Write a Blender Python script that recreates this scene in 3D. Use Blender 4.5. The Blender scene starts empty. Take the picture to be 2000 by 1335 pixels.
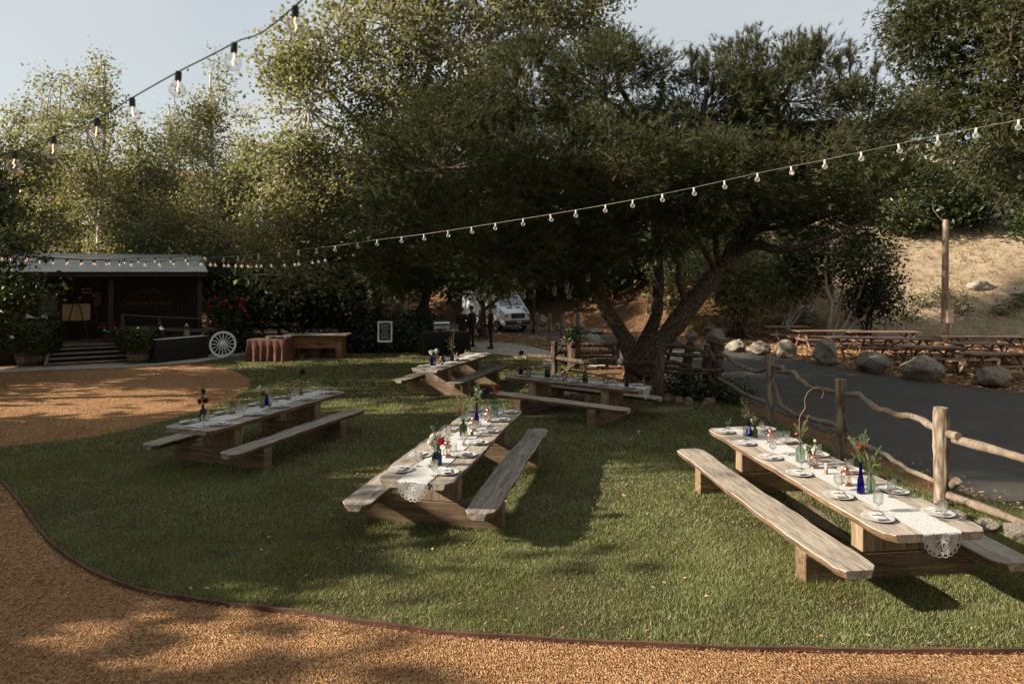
import bpy, bmesh, math, random
import numpy as np
from mathutils import Vector, Matrix, Euler, Quaternion

SC = bpy.context.scene
COL = SC.collection
R = math.radians
PI = math.pi

# ------------------------------------------------------------------ camera
CAM_H = 3.2            # the photographer stands on a raised terrace
FPX = 1333.3           # 24 mm lens, in pixels of a 2000 px wide picture
HOR = 530.0            # picture row of the horizon
cd = bpy.data.cameras.new('camera')
cam = bpy.data.objects.new('camera', cd)
COL.objects.link(cam)
cam.location = (0, 0, CAM_H)
cam.rotation_euler = (PI / 2, 0, 0)
cd.sensor_width = 36.0
cd.lens = 24.0
cd.shift_y = -(667.5 - HOR) / 2000.0
cd.clip_start = 0.05
cd.clip_end = 3000
cd.dof.use_dof = True
cd.dof.focus_distance = 9.0
cd.dof.aperture_fstop = 4.0
SC.camera = cam

# ------------------------------------------------------------------ light
SUN_EL = R(25)
SUN_AZ = R(7)           # the sun stands left of the picture, a little behind the camera
sun_from = Vector((-math.cos(SUN_EL) * math.cos(SUN_AZ), -math.cos(SUN_EL) * math.sin(SUN_AZ), math.sin(SUN_EL)))
sd = bpy.data.lights.new('sun', 'SUN')
sd.energy = 5.0
sd.angle = R(0.6)
sd.color = (1.0, 0.88, 0.72)
sun = bpy.data.objects.new('sun', sd)
COL.objects.link(sun)
sun.rotation_euler = (-sun_from).to_track_quat('-Z', 'Y').to_euler()
W = bpy.data.worlds.new('World')
SC.world = W
W.use_nodes = True
wn = W.node_tree
bg = wn.nodes['Background']
sky = wn.nodes.new('ShaderNodeTexSky')
sky.sky_type = 'NISHITA'
sky.sun_disc = False
sky.sun_elevation = SUN_EL
sky.sun_rotation = R(-97)
sky.air_density = 1.0
sky.dust_density = 2.2
sky.ozone_density = 1.0
# a thin even veil of high cloud over the whole sky
wtc = wn.nodes.new('ShaderNodeTexCoord')
wmp = wn.nodes.new('ShaderNodeMapping'); wmp.inputs['Scale'].default_value = (1.2, 1.2, 3.5)
wns = wn.nodes.new('ShaderNodeTexNoise'); wns.inputs['Scale'].default_value = 1.6; wns.inputs['Detail'].default_value = 6; wns.inputs['Distortion'].default_value = 0.6
wrg = wn.nodes.new('ShaderNodeMapRange')
wrg.inputs[1].default_value = 0.3; wrg.inputs[2].default_value = 0.7; wrg.inputs[3].default_value = 0.55; wrg.inputs[4].default_value = 0.86
wmx = wn.nodes.new('ShaderNodeMix'); wmx.data_type = 'RGBA'
wmx.inputs[7].default_value = (3.9, 3.95, 3.72, 1)
wn.links.new(wtc.outputs['Generated'], wmp.inputs[0]); wn.links.new(wmp.outputs[0], wns.inputs['Vector'])
wn.links.new(wns.outputs['Fac'], wrg.inputs[0]); wn.links.new(wrg.outputs[0], wmx.inputs[0])
wn.links.new(sky.outputs[0], wmx.inputs[6])
wn.links.new(wmx.outputs[2], bg.inputs['Color'])
bg.inputs['Strength'].default_value = 0.084
SC.view_settings.view_transform = 'Standard'
SC.view_settings.look = 'None'
SC.view_settings.exposure = 1.15
SC.view_settings.gamma = 1.0
SC.render.engine = 'CYCLES'
SC.cycles.use_denoising = True
SC.cycles.max_bounces = 6
SC.cycles.diffuse_bounces = 3
SC.cycles.glossy_bounces = 3
SC.cycles.transmission_bounces = 6
SC.cycles.transparent_max_bounces = 8
SC.cycles.sample_clamp_indirect = 4.0
SC.cycles.caustics_reflective = False
SC.cycles.caustics_refractive = False

# ------------------------------------------------------------------ helpers
def G(u, v, z=0.0):
    """place on the level z that a surveyor at the terrace sights at (u, v)"""
    y = FPX * (CAM_H - z) / (v - HOR)
    return Vector(((u - 1000) / FPX * y, y, z))

def D(u, v, y):
    """place sighted at (u, v) at the distance y"""
    return Vector(((u - 1000) / FPX * y, y, CAM_H - (v - HOR) / FPX * y))

def tag(o, label=None, cat=None, group=None, kind=None):
    if label: o['label'] = label
    if cat: o['category'] = cat
    if group: o['group'] = group
    if kind: o['kind'] = kind
    return o

def empty(name, loc=(0, 0, 0), rz=0.0, label=None, cat=None, group=None):
    o = bpy.data.objects.new(name, None)
    o.empty_display_size = 0.1
    COL.objects.link(o)
    o.location = loc
    o.rotation_euler = (0, 0, rz)
    return tag(o, label, cat, group)

def dup(root, loc=None, rz=None, label=None, group=None, scale=None):
    r = root.copy(); COL.objects.link(r)
    if loc is not None: r.location = loc
    if rz is not None: r.rotation_euler = (0, 0, rz)
    if label: r['label'] = label
    if group: r['group'] = group
    if scale is not None: r.scale = scale if hasattr(scale, '__len__') else (scale,) * 3
    for ch in KIDS.get(root.name, []):
        c = ch.copy(); COL.objects.link(c); c.parent = r
        KIDS.setdefault(r.name, []).append(c)
        for g in KIDS.get(ch.name, []):
            d = g.copy(); COL.objects.link(d); d.parent = c
            KIDS.setdefault(c.name, []).append(d)
    return r

KIDS = {}

def link_mesh(name, me, mat=None, parent=None, smooth=False):
    o = bpy.data.objects.new(name, me)
    COL.objects.link(o)
    if mat is not None and len(me.materials) == 0:
        me.materials.append(mat)
    if parent is not None:
        o.parent = parent
        KIDS.setdefault(parent.name, []).append(o)
    if smooth:
        me.polygons.foreach_set('use_smooth', np.ones(len(me.polygons), dtype=bool))
    return o

class MB:
    def __init__(self):
        self.v = []; self.f = []; self.m = []
    def add(self, vs, fs, mi=0):
        b = len(self.v)
        self.v.extend([tuple(p) for p in vs])
        for f in fs:
            self.f.append(tuple(i + b for i in f)); self.m.append(mi)
        return self
    def box(self, c, s, rot=None, mi=0):
        hx, hy, hz = s[0] / 2, s[1] / 2, s[2] / 2
        vs = [Vector((x, y, z)) for z in (-hz, hz) for y in (-hy, hy) for x in (-hx, hx)]
        if rot is not None:
            vs = [rot @ p for p in vs]
        c = Vector(c)
        vs = [p + c for p in vs]
        return self.add(vs, [(0, 2, 3, 1), (4, 5, 7, 6), (0, 1, 5, 4), (2, 6, 7, 3), (0, 4, 6, 2), (1, 3, 7, 5)], mi)
    def bbox(self, c, s, bev=0.01, rot=None, mi=0):
        """box with chamfered edges"""
        hx, hy, hz = s[0] / 2, s[1] / 2, s[2] / 2
        b = min(bev, hx * .9, hy * .9, hz * .9)
        bm = bmesh.new()
        bmesh.ops.create_cube(bm, size=1.0)
        for p in bm.verts:
            p.co = Vector((p.co.x * 2 * hx, p.co.y * 2 * hy, p.co.z * 2 * hz))
        bmesh.ops.bevel(bm, geom=list(bm.edges), offset=b, segments=1, affect='EDGES')
        bm.verts.ensure_lookup_table()
        vs = [p.co.copy() for p in bm.verts]
        for i, p in enumerate(bm.verts): p.index = i
        fs = [tuple(l.vert.index for l in f.loops) for f in bm.faces]
        bm.free()
        if rot is not None:
            vs = [rot @ p for p in vs]
        c = Vector(c)
        return self.add([p + c for p in vs], fs, mi)
    def tube(self, pts, rad, seg=8, cap=True, mi=0, wob=0.0, rng=None):
        pts = [Vector(p) for p in pts]
        n = len(pts)
        if not hasattr(rad, '__len__'): rad = [rad] * n
        vs = []; fs = []
        up = Vector((0, 0, 1))
        prev = None
        for i, p in enumerate(pts):
            t = (pts[min(i + 1, n - 1)] - pts[max(i - 1, 0)])
            if t.length < 1e-9: t = Vector((0, 0, 1))
            t.normalize()
            if prev is None:
                a = t.cross(up)
                if a.length < 0.05: a = t.cross(Vector((1, 0, 0)))
            else:
                a = prev - t * prev.dot(t)
                if a.length < 1e-4: a = t.cross(up)
            a.normalize(); prev = a
            b = t.cross(a)
            for k in range(seg):
                an = 2 * PI * k / seg
                r = rad[i]
                if wob and rng: r *= 1 + rng.uniform(-wob, wob)
                vs.append(p + (a * math.cos(an) + b * math.sin(an)) * r)
        for i in range(n - 1):
            for k in range(seg):
                k2 = (k + 1) % seg
                fs.append((i * seg + k, i * seg + k2, (i + 1) * seg + k2, (i + 1) * seg + k))
        if cap:
            fs.append(tuple(range(seg - 1, -1, -1)))
            fs.append(tuple((n - 1) * seg + k for k in range(seg)))
        return self.add(vs, fs, mi)
    def lathe(self, prof, seg=16, c=(0, 0, 0), mi=0, rot=None, sx=1.0, sy=1.0):
        c = Vector(c); vs = []; fs = []
        n = len(prof)
        for (r, z) in prof:
            for k in range(seg):
                an = 2 * PI * k / seg
                p = Vector((r * math.cos(an) * sx, r * math.sin(an) * sy, z))
                if rot is not None: p = rot @ p
                vs.append(c + p)
        for i in range(n - 1):
            for k in range(seg):
                k2 = (k + 1) % seg
                fs.append((i * seg + k, i * seg + k2, (i + 1) * seg + k2, (i + 1) * seg + k))
        if prof[0][0] > 1e-5: fs.append(tuple(range(seg - 1, -1, -1)))
        if prof[-1][0] > 1e-5: fs.append(tuple((n - 1) * seg + k for k in range(seg)))
        return self.add(vs, fs, mi)
    def prism(self, poly, z0, z1, mi=0, M=None):
        n = len(poly)
        vs = [Vector((p[0], p[1], z0)) for p in poly] + [Vector((p[0], p[1], z1)) for p in poly]
        if M is not None: vs = [M @ p for p in vs]
        fs = [tuple(range(n - 1, -1, -1)), tuple(range(n, 2 * n))]
        for i in range(n):
            j = (i + 1) % n
            fs.append((i, j, n + j, n + i))
        return self.add(vs, fs, mi)
    def mesh(self, name):
        me = bpy.data.meshes.new(name)
        me.from_pydata(self.v, [], self.f)
        if self.m and max(self.m) > 0:
            me.polygons.foreach_set('material_index', self.m)
        me.update()
        return me
    def build(self, name, mat, parent=None, smooth=False, mats=None):
        me = self.mesh(name)
        if mats:
            for m in mats: me.materials.append(m)
        o = link_mesh(name, me, mat, parent, smooth)
        return o

def soft(o, ang=40):
    """smooth shading with sharp edges above ang"""
    me = o.data
    me.polygons.foreach_set('use_smooth', np.ones(len(me.polygons), dtype=bool))
    try:
        me.set_sharp_from_angle(angle=R(ang))
    except Exception:
        pass
    return o

def np_mesh(name, verts, nper, mat, parent=None, smooth=False):
    """faces of nper consecutive vertices each"""
    n = len(verts) // nper
    me = bpy.data.meshes.new(name)
    me.vertices.add(len(verts))
    me.vertices.foreach_set('co', verts.astype(np.float32).ravel())
    me.loops.add(n * nper)
    me.loops.foreach_set('vertex_index', np.arange(n * nper, dtype=np.int32))
    me.polygons.add(n)
    me.polygons.foreach_set('loop_start', np.arange(0, n * nper, nper, dtype=np.int32))
    me.polygons.foreach_set('loop_total', np.full(n, nper, dtype=np.int32))
    me.update(calc_edges=True)
    return link_mesh(name, me, mat, parent, smooth)

def unit(a):
    return a / np.maximum(np.linalg.norm(a, axis=-1, keepdims=True), 1e-9)

def catmull(pts, n=6):
    pts = [Vector(p) for p in pts]
    out = []
    for i in range(len(pts) - 1):
        p0 = pts[max(i - 1, 0)]; p1 = pts[i]; p2 = pts[i + 1]; p3 = pts[min(i + 2, len(pts) - 1)]
        for k in range(n):
            t = k / n
            out.append(0.5 * ((2 * p1) + (p2 - p0) * t + (2 * p0 - 5 * p1 + 4 * p2 - p3) * t * t + (3 * p1 - p0 - 3 * p2 + p3) * t ** 3))
    out.append(pts[-1])
    return out

def lerp(a, b, t): return a + (b - a) * t

# ------------------------------------------------------------------ materials
def new_mat(name):
    m = bpy.data.materials.new(name); m.use_nodes = True
    nt = m.node_tree
    return m, nt, nt.nodes['Principled BSDF']

def node(nt, typ, **kw):
    n = nt.nodes.new(typ)
    for k, v in kw.items():
        if k in n.inputs: n.inputs[k].default_value = v
        else: setattr(n, k, v)
    return n

def ramp(nt, fac, stops):
    r = nt.nodes.new('ShaderNodeValToRGB')
    el = r.color_ramp.elements
    while len(el) < len(stops): el.new(0.5)
    for e, (p, c) in zip(el, stops):
        e.position = p; e.color = (c[0], c[1], c[2], 1)
    nt.links.new(fac, r.inputs[0])
    return r.outputs[0]

def coords(nt, scale=(1, 1, 1), kind='Object', rot=(0, 0, 0)):
    tc = nt.nodes.new('ShaderNodeTexCoord')
    mp = nt.nodes.new('ShaderNodeMapping')
    mp.inputs['Scale'].default_value = scale
    mp.inputs['Rotation'].default_value = rot
    nt.links.new(tc.outputs[kind], mp.inputs[0])
    return mp.outputs[0]

def noise(nt, vec, scale=5, detail=4, rough=0.55, dist=0.0):
    n = nt.nodes.new('ShaderNodeTexNoise')
    n.inputs['Scale'].default_value = scale
    n.inputs['Detail'].default_value = detail
    n.inputs['Roughness'].default_value = rough
    n.inputs['Distortion'].default_value = dist
    if vec is not None: nt.links.new(vec, n.inputs['Vector'])
    return n.outputs['Fac']

def mixc(nt, fac, a, b, typ='MIX'):
    m = nt.nodes.new('ShaderNodeMix'); m.data_type = 'RGBA'; m.blend_type = typ
    def put(sock, val):
        if isinstance(val, (tuple, list)): sock.default_value = (*val[:3], 1)
        elif isinstance(val, (int, float)): sock.default_value = val
        else: nt.links.new(val, sock)
    put(m.inputs[0], fac); put(m.inputs[6], a); put(m.inputs[7], b)
    return m.outputs[2]

def bump(nt, bs, h, strength=0.3, dist=0.02):
    b = nt.nodes.new('ShaderNodeBump')
    b.inputs['Strength'].default_value = strength
    b.inputs['Distance'].default_value = dist
    nt.links.new(h, b.inputs['Height'])
    nt.links.new(b.outputs[0], bs.inputs['Normal'])

def M_plain(name, c, rough=0.6, metal=0.0, var=0.12, scale=8.0, **kw):
    m, nt, bs = new_mat(name)
    f = noise(nt, coords(nt), scale, 3)
    lo = tuple(max(0, x * (1 - var)) for x in c); hi = tuple(min(1, x * (1 + var)) for x in c)
    nt.links.new(ramp(nt, f, [(0.3, lo), (0.7, hi)]), bs.inputs['Base Color'])
    bs.inputs['Roughness'].default_value = rough
    bs.inputs['Metallic'].default_value = metal
    for k, v in kw.items(): bs.inputs[k.replace('_', ' ')].default_value = v
    return m

def M_wood(name, c1, c2, c3, axis='Y', rough=0.75, fine=60, bumps=0.35, stain=0.25):
    """weathered sawn timber, grain along the local axis"""
    m, nt, bs = new_mat(name)
    s = {'X': (1, 14, 14), 'Y': (14, 1, 14), 'Z': (14, 14, 1)}[axis]
    v = coords(nt, s)
    g1 = noise(nt, v, 1.6, 6, 0.62, 0.6)
    g2 = noise(nt, v, fine / 14, 4, 0.6, 0.3)
    blot = noise(nt, coords(nt), 2.4, 3, 0.5)
    base = ramp(nt, g1, [(0.32, c1), (0.5, c2), (0.68, c3)])
    dk = tuple(x * 0.45 for x in c1)
    col = mixc(nt, ramp(nt, g2, [(0.52, (0, 0, 0)), (0.60, (1, 1, 1))]), base, mixc(nt, 0.6, base, dk))
    kn = nt.nodes.new('ShaderNodeTexVoronoi'); kn.inputs['Scale'].default_value = 1.0
    ks = {'X': (0.7, 5, 5), 'Y': (5, 0.7, 5), 'Z': (5, 5, 0.7)}[axis]
    nt.links.new(coords(nt, ks), kn.inputs['Vector'])
    col = mixc(nt, ramp(nt, kn.outputs['Distance'], [(0.05, (0.8,) * 3), (0.13, (0, 0, 0))]), col, dk)
    col = mixc(nt, ramp(nt, blot, [(0.45, (0, 0, 0)), (0.75, (stain,) * 3)]), col, tuple(x * 0.6 for x in c1))
    oi = nt.nodes.new('ShaderNodeObjectInfo')
    hsv = nt.nodes.new('ShaderNodeHueSaturation')
    mr = nt.nodes.new('ShaderNodeMapRange')
    mr.inputs[3].default_value = 0.85; mr.inputs[4].default_value = 1.15
    nt.links.new(oi.outputs['Random'], mr.inputs[0])
    nt.links.new(mr.outputs[0], hsv.inputs['Value'])
    nt.links.new(col, hsv.inputs['Color'])
    nt.links.new(hsv.outputs[0], bs.inputs['Base Color'])
    bs.inputs['Roughness'].default_value = rough
    bump(nt, bs, g2, bumps, 0.006)
    return m

def M_bark(name, c1, c2, c3, scale=6.0, stretch=0.25, bumps=0.9, dist=0.05):
    m, nt, bs = new_mat(name)
    v = coords(nt, (1, 1, stretch))
    vo = nt.nodes.new('ShaderNodeTexVoronoi'); vo.feature = 'DISTANCE_TO_EDGE'
    vo.inputs['Scale'].default_value = scale
    nt.links.new(v, vo.inputs['Vector'])
    n = noise(nt, v, scale * 1.3, 5, 0.65, 0.4)
    h = nt.nodes.new('ShaderNodeMath'); h.operation = 'MULTIPLY_ADD'
    nt.links.new(vo.outputs[0], h.inputs[0]); h.inputs[1].default_value = 1.5
    nt.links.new(n, h.inputs[2])
    nt.links.new(ramp(nt, h.outputs[0], [(0.35, c1), (0.65, c2), (1.0, c3)]), bs.inputs['Base Color'])
    bs.inputs['Roughness'].default_value = 0.9
    bump(nt, bs, h.outputs[0], bumps, dist)
    return m

def M_leaf(name, stops, trans=0.35, rough=0.5, tint=(1.25, 1.3, 0.55), spec=0.25):
    m, nt, bs = new_mat(name)
    ge = nt.nodes.new('ShaderNodeNewGeometry')
    c = ramp(nt, ge.outputs['Random Per Island'], stops)
    # clumps of older and younger growth
    big = noise(nt, coords(nt), 0.9, 2)
    c = mixc(nt, ramp(nt, big, [(0.35, (0, 0, 0)), (0.7, (0.5,) * 3)]), c, mixc(nt, 1.0, c, (0.7, 0.78, 0.62), 'MULTIPLY'))
    nt.links.new(c, bs.inputs['Base Color'])
    bs.inputs['Roughness'].default_value = rough
    bs.inputs['Specular IOR Level'].default_value = spec
    tr = nt.nodes.new('ShaderNodeBsdfTranslucent')
    nt.links.new(mixc(nt, 1.0, c, tint, 'MULTIPLY'), tr.inputs['Color'])
    mx = nt.nodes.new('ShaderNodeMixShader')
    mx.inputs[0].default_value = trans
    nt.links.new(bs.outputs[0], mx.inputs[1]); nt.links.new(tr.outputs[0], mx.inputs[2])
    out = nt.nodes['Material Output']
    nt.links.new(mx.outputs[0], out.inputs['Surface'])
    return m

def M_glass(name, c=(1, 1, 1), rough=0.03, ior=1.45, alpha_mix=0.0):
    m, nt, bs = new_mat(name)
    bs.inputs['Base Color'].default_value = (*c, 1)
    bs.inputs['Roughness'].default_value = rough
    bs.inputs['IOR'].default_value = ior
    bs.inputs['Transmission Weight'].default_value = 1.0
    if alpha_mix > 0:
        tp = nt.nodes.new('ShaderNodeBsdfTransparent')
        tp.inputs[0].default_value = (*c, 1)
        mx = nt.nodes.new('ShaderNodeMixShader'); mx.inputs[0].default_value = alpha_mix
        nt.links.new(bs.outputs[0], mx.inputs[1]); nt.links.new(tp.outputs[0], mx.inputs[2])
        nt.links.new(mx.outputs[0], nt.nodes['Material Output'].inputs['Surface'])
    return m

def M_emit(name, c, s):
    m, nt, bs = new_mat(name)
    bs.inputs['Base Color'].default_value = (*c, 1)
    bs.inputs['Emission Color'].default_value = (*c, 1)
    bs.inputs['Emission Strength'].default_value = s
    return m

def make_materials():
    m = {}
    # ---- ground
    a, nt, bs = new_mat('lawn_soil')
    v = coords(nt)
    n1 = noise(nt, v, 1.1, 5, 0.6); n2 = noise(nt, v, 40, 3, 0.6)
    c = ramp(nt, n1, [(0.3, (0.06, 0.052, 0.028)), (0.55, (0.095, 0.075, 0.044)), (0.72, (0.15, 0.112, 0.07))])
    c = mixc(nt, n2, c, (0.03, 0.03, 0.012))
    nt.links.new(c, bs.inputs['Base Color']); bs.inputs['Roughness'].default_value = 1.0
    bs.inputs['Specular IOR Level'].default_value = 0.1
    bump(nt, bs, n2, 0.6, 0.03); m['lawn'] = a
    a, nt, bs = new_mat('wood_chips_bed')
    v = coords(nt)
    vo = nt.nodes.new('ShaderNodeTexVoronoi'); vo.inputs['Scale'].default_value = 55
    vo.inputs['Randomness'].default_value = 1.0
    mp = coords(nt, (1.0, 0.62, 1.0), rot=(0, 0, 0.5)); nt.links.new(mp, vo.inputs['Vector'])
    sep = nt.nodes.new('ShaderNodeSeparateColor'); nt.links.new(vo.outputs['Color'], sep.inputs[0])
    c = ramp(nt, sep.outputs[0], [(0.0, (0.21, 0.095, 0.038)), (0.35, (0.33, 0.172, 0.074)), (0.7, (0.42, 0.24, 0.115)), (1.0, (0.52, 0.345, 0.195))])
    n1 = noise(nt, v, 0.7, 4, 0.6)
    c = mixc(nt, ramp(nt, n1, [(0.35, (0, 0, 0)), (0.7, (0.55,) * 3)]), c, mixc(nt, 1.0, c, (0.62, 0.55, 0.5), 'MULTIPLY'))
    nt.links.new(c, bs.inputs['Base Color']); bs.inputs['Roughness'].default_value = 0.95
    bs.inputs['Specular IOR Level'].default_value = 0.15
    bump(nt, bs, vo.outputs['Distance'], 1.0, 0.03); m['chipbed'] = a
    a, nt, bs = new_mat('wood_chip')
    ge = nt.nodes.new('ShaderNodeNewGeometry')
    nt.links.new(ramp(nt, ge.outputs['Random Per Island'], [(0.0, (0.18, 0.082, 0.033)), (0.25, (0.33, 0.172, 0.076)), (0.75, (0.43, 0.25, 0.125)), (1.0, (0.58, 0.41, 0.25))]), bs.inputs['Base Color'])
    bs.inputs['Roughness'].default_value = 0.9; bs.inputs['Specular IOR Level'].default_value = 0.2
    m['chip'] = a
    a, nt, bs = new_mat('dry_earth')
    v = coords(nt)
    n1 = noise(nt, v, 0.25, 6, 0.6); n2 = noise(nt, v, 7, 5, 0.7); n3 = noise(nt, v, 45, 3, 0.6)
    c = ramp(nt, n1, [(0.3, (0.14, 0.082, 0.045)), (0.6, (0.20, 0.12, 0.068)), (0.8, (0.26, 0.175, 0.11))])
    c = mixc(nt, ramp(nt, n2, [(0.4, (0, 0, 0)), (0.75, (0.8,) * 3)]), c, (0.105, 0.05, 0.022))
    c = mixc(nt, ramp(nt, n3, [(0.5, (0, 0, 0)), (0.8, (0.6,) * 3)]), c, (0.36, 0.22, 0.12))
    nt.links.new(c, bs.inputs['Base Color']); bs.inputs['Roughness'].default_value = 1.0
    bs.inputs['Specular IOR Level'].default_value = 0.1
    bump(nt, bs, n3, 0.8, 0.04); m['earth'] = a
    a, nt, bs = new_mat('dry_slope')
    v = coords(nt)
    n1 = noise(nt, v, 0.22, 6, 0.62); n2 = noise(nt, v, 2.2, 6, 0.7); n3 = noise(nt, v, 14, 4, 0.7)
    c = ramp(nt, n1, [(0.3, (0.42, 0.31, 0.205)), (0.55, (0.58, 0.465, 0.335)), (0.75, (0.65, 0.55, 0.42))])
    c = mixc(nt, ramp(nt, n2, [(0.45, (0, 0, 0)), (0.65, (0.85,) * 3)]), c, (0.34, 0.25, 0.165))
    c = mixc(nt, ramp(nt, n3, [(0.55, (0, 0, 0)), (0.8, (0.6,) * 3)]), c, (0.12, 0.085, 0.045))
    nt.links.new(c, bs.inputs['Base Color']); bs.inputs['Roughness'].default_value = 1.0
    bs.inputs['Specular IOR Level'].default_value = 0.1
    # rust brown needle litter where the slope lies under the trees
    sx = nt.nodes.new('ShaderNodeSeparateXYZ'); nt.links.new(v, sx.inputs[0])
    ad = nt.nodes.new('ShaderNodeMath'); ad.operation = 'MULTIPLY_ADD'; nt.links.new(n1, ad.inputs[0]); ad.inputs[1].default_value = 7.0; nt.links.new(sx.outputs[0], ad.inputs[2])
    mr = nt.nodes.new('ShaderNodeMapRange'); mr.inputs[1].default_value = 18.5; mr.inputs[2].default_value = 23.0; nt.links.new(ad.outputs[0], mr.inputs[0])
    lit = mixc(nt, ramp(nt, n3, [(0.4, (0, 0, 0)), (0.7, (1, 1, 1))]), (0.19, 0.105, 0.055), (0.30, 0.185, 0.105))
    c = mixc(nt, mr.outputs[0], lit, c)
    nt.links.new(c, bs.inputs['Base Color'])
    bump(nt, bs, n3, 1.0, 0.25); m['slope'] = a
    a, nt, bs = new_mat('asphalt')
    v = coords(nt)
    n1 = noise(nt, coords(nt, (0.25, 1.2, 1), rot=(0, 0, 0.35)), 0.8, 4, 0.6); n2 = noise(nt, v, 120, 2, 0.6)
    c = ramp(nt, n1, [(0.3, (0.026, 0.023, 0.02)), (0.7, (0.05, 0.044, 0.037))])
    c = mixc(nt, n2, c, (0.058, 0.052, 0.045))
    n3 = noise(nt, v, 1.6, 6, 0.7, 0.4); n4 = noise(nt, v, 18, 4, 0.7)
    c = mixc(nt, ramp(nt, n3, [(0.5, (0, 0, 0)), (0.72, (0.55,) * 3)]), c, (0.10, 0.085, 0.068))
    c = mixc(nt, ramp(nt, n4, [(0.55, (0, 0, 0)), (0.75, (0.5,) * 3)]), c, (0.02, 0.018, 0.015))
    nt.links.new(c, bs.inputs['Base Color']); bs.inputs['Roughness'].default_value = 0.85
    bump(nt, bs, n2, 0.5, 0.01); m['asphalt'] = a
    m['bare'] = M_plain('bare_soil', (0.185, 0.13, 0.085), 1.0, var=.45, scale=14)
    m['concrete'] = M_plain('concrete', (0.36, 0.32, 0.27), 0.9, var=0.18, scale=3)
    # ---- stone
    a, nt, bs = new_mat('boulder_stone')
    v = coords(nt); oi = nt.nodes.new('ShaderNodeObjectInfo')
    n1 = noise(nt, v, 2.2, 6, 0.65); n2 = noise(nt, v, 22, 4, 0.7)
    c = ramp(nt, n1, [(0.3, (0.30, 0.255, 0.20)), (0.5, (0.43, 0.38, 0.315)), (0.75, (0.53, 0.475, 0.40))])
    n3 = noise(nt, v, 5.5, 5, 0.7, 0.6)
    c = mixc(nt, ramp(nt, n3, [(0.48, (0, 0, 0)), (0.62, (0.7,) * 3)]), c, (0.17, 0.14, 0.11))
    c = mixc(nt, ramp(nt, n2, [(0.45, (0, 0, 0)), (0.72, (0.75,) * 3)]), c, (0.13, 0.11, 0.09))
    nt.links.new(c, bs.inputs['Base Color']); bs.inputs['Roughness'].default_value = 0.95
    bump(nt, bs, n3, 1.0, 0.12); m['stone'] = a
    # ---- wood
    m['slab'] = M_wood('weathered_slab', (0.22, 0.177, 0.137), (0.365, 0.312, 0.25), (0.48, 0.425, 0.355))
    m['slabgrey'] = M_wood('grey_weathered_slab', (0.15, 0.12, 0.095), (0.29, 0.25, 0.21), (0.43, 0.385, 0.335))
    m['timber'] = M_wood('base_timber', (0.10, 0.062, 0.034), (0.175, 0.115, 0.065), (0.27, 0.19, 0.115), axis='X', fine=80)
    m['timberz'] = M_wood('post_timber', (0.14, 0.092, 0.054), (0.23, 0.16, 0.10), (0.34, 0.255, 0.17), axis='Z', fine=80)
    m['slabedge'] = M_wood('slab_bark_edge', (0.09, 0.05, 0.027), (0.18, 0.105, 0.06), (0.30, 0.20, 0.125), fine=110, bumps=.8)
    m['redwood'] = M_wood('redwood_plank', (0.12, 0.066, 0.042), (0.195, 0.118, 0.078), (0.30, 0.20, 0.138), axis='X')
    m['darkboard'] = M_wood('dark_board', (0.020, 0.012, 0.007), (0.032, 0.020, 0.012), (0.05, 0.033, 0.02), axis='Z', stain=0.1)
    m['deck'] = M_wood('deck_board', (0.12, 0.085, 0.055), (0.20, 0.15, 0.105), (0.29, 0.23, 0.165), axis='X')
    m['rail'] = M_wood('rail_board', (0.05, 0.037, 0.025), (0.09, 0.068, 0.048), (0.14, 0.11, 0.08), axis='X')
    m['stave'] = M_wood('barrel_stave', (0.12, 0.085, 0.055), (0.18, 0.135, 0.09), (0.26, 0.2, 0.14), axis='Z')
    m['barwood'] = M_wood('bar_board', (0.13, 0.06, 0.022), (0.2, 0.095, 0.035), (0.28, 0.14, 0.055), axis='X')
    m['edging'] = M_plain('edging_board', (0.10, 0.042, 0.028), 0.8, var=0.5, scale=3)
    # ---- bark
    m['pinebark'] = M_bark('pine_bark', (0.015, 0.009, 0.006), (0.07, 0.044, 0.028), (0.18, 0.125, 0.085), 15, 0.4)
    m['darkbark'] = M_bark('dark_bark', (0.02, 0.014, 0.009), (0.06, 0.042, 0.028), (0.12, 0.09, 0.062), 9, 0.25)
    a, nt, bs = new_mat('sycamore_bark')
    v = coords(nt, (1, 1, 0.5))
    n1 = noise(nt, v, 2.2, 4, 0.6); n2 = noise(nt, v, 9, 4)
    c = ramp(nt, n1, [(0.35, (0.23, 0.19, 0.14)), (0.5, (0.48, 0.44, 0.36)), (0.7, (0.62, 0.58, 0.5))])
    c = mixc(nt, ramp(nt, n2, [(0.5, (0, 0, 0)), (0.7, (0.5,) * 3)]), c, (0.25, 0.2, 0.14))
    nt.links.new(c, bs.inputs['Base Color']); bs.inputs['Roughness'].default_value = 0.85
    m['palebark'] = a
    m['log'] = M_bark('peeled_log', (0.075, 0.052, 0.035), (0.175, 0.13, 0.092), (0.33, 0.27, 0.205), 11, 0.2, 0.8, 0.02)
    a, nt, bs = new_mat('peeled_rail')
    v = coords(nt); n1 = noise(nt, v, 3.5, 6, 0.7, 0.8); n2 = noise(nt, v, 26, 5, 0.7, 1.0)
    c = ramp(nt, n1, [(0.3, (0.09, 0.062, 0.042)), (0.5, (0.19, 0.145, 0.105)), (0.72, (0.31, 0.255, 0.195))])
    c = mixc(nt, ramp(nt, n2, [(0.5, (0, 0, 0)), (0.66, (0.75,) * 3)]), c, (0.075, 0.05, 0.032))
    nt.links.new(c, bs.inputs['Base Color']); bs.inputs['Roughness'].default_value = 0.85
    bump(nt, bs, n2, 0.5, 0.012); m['lograil'] = a
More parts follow.
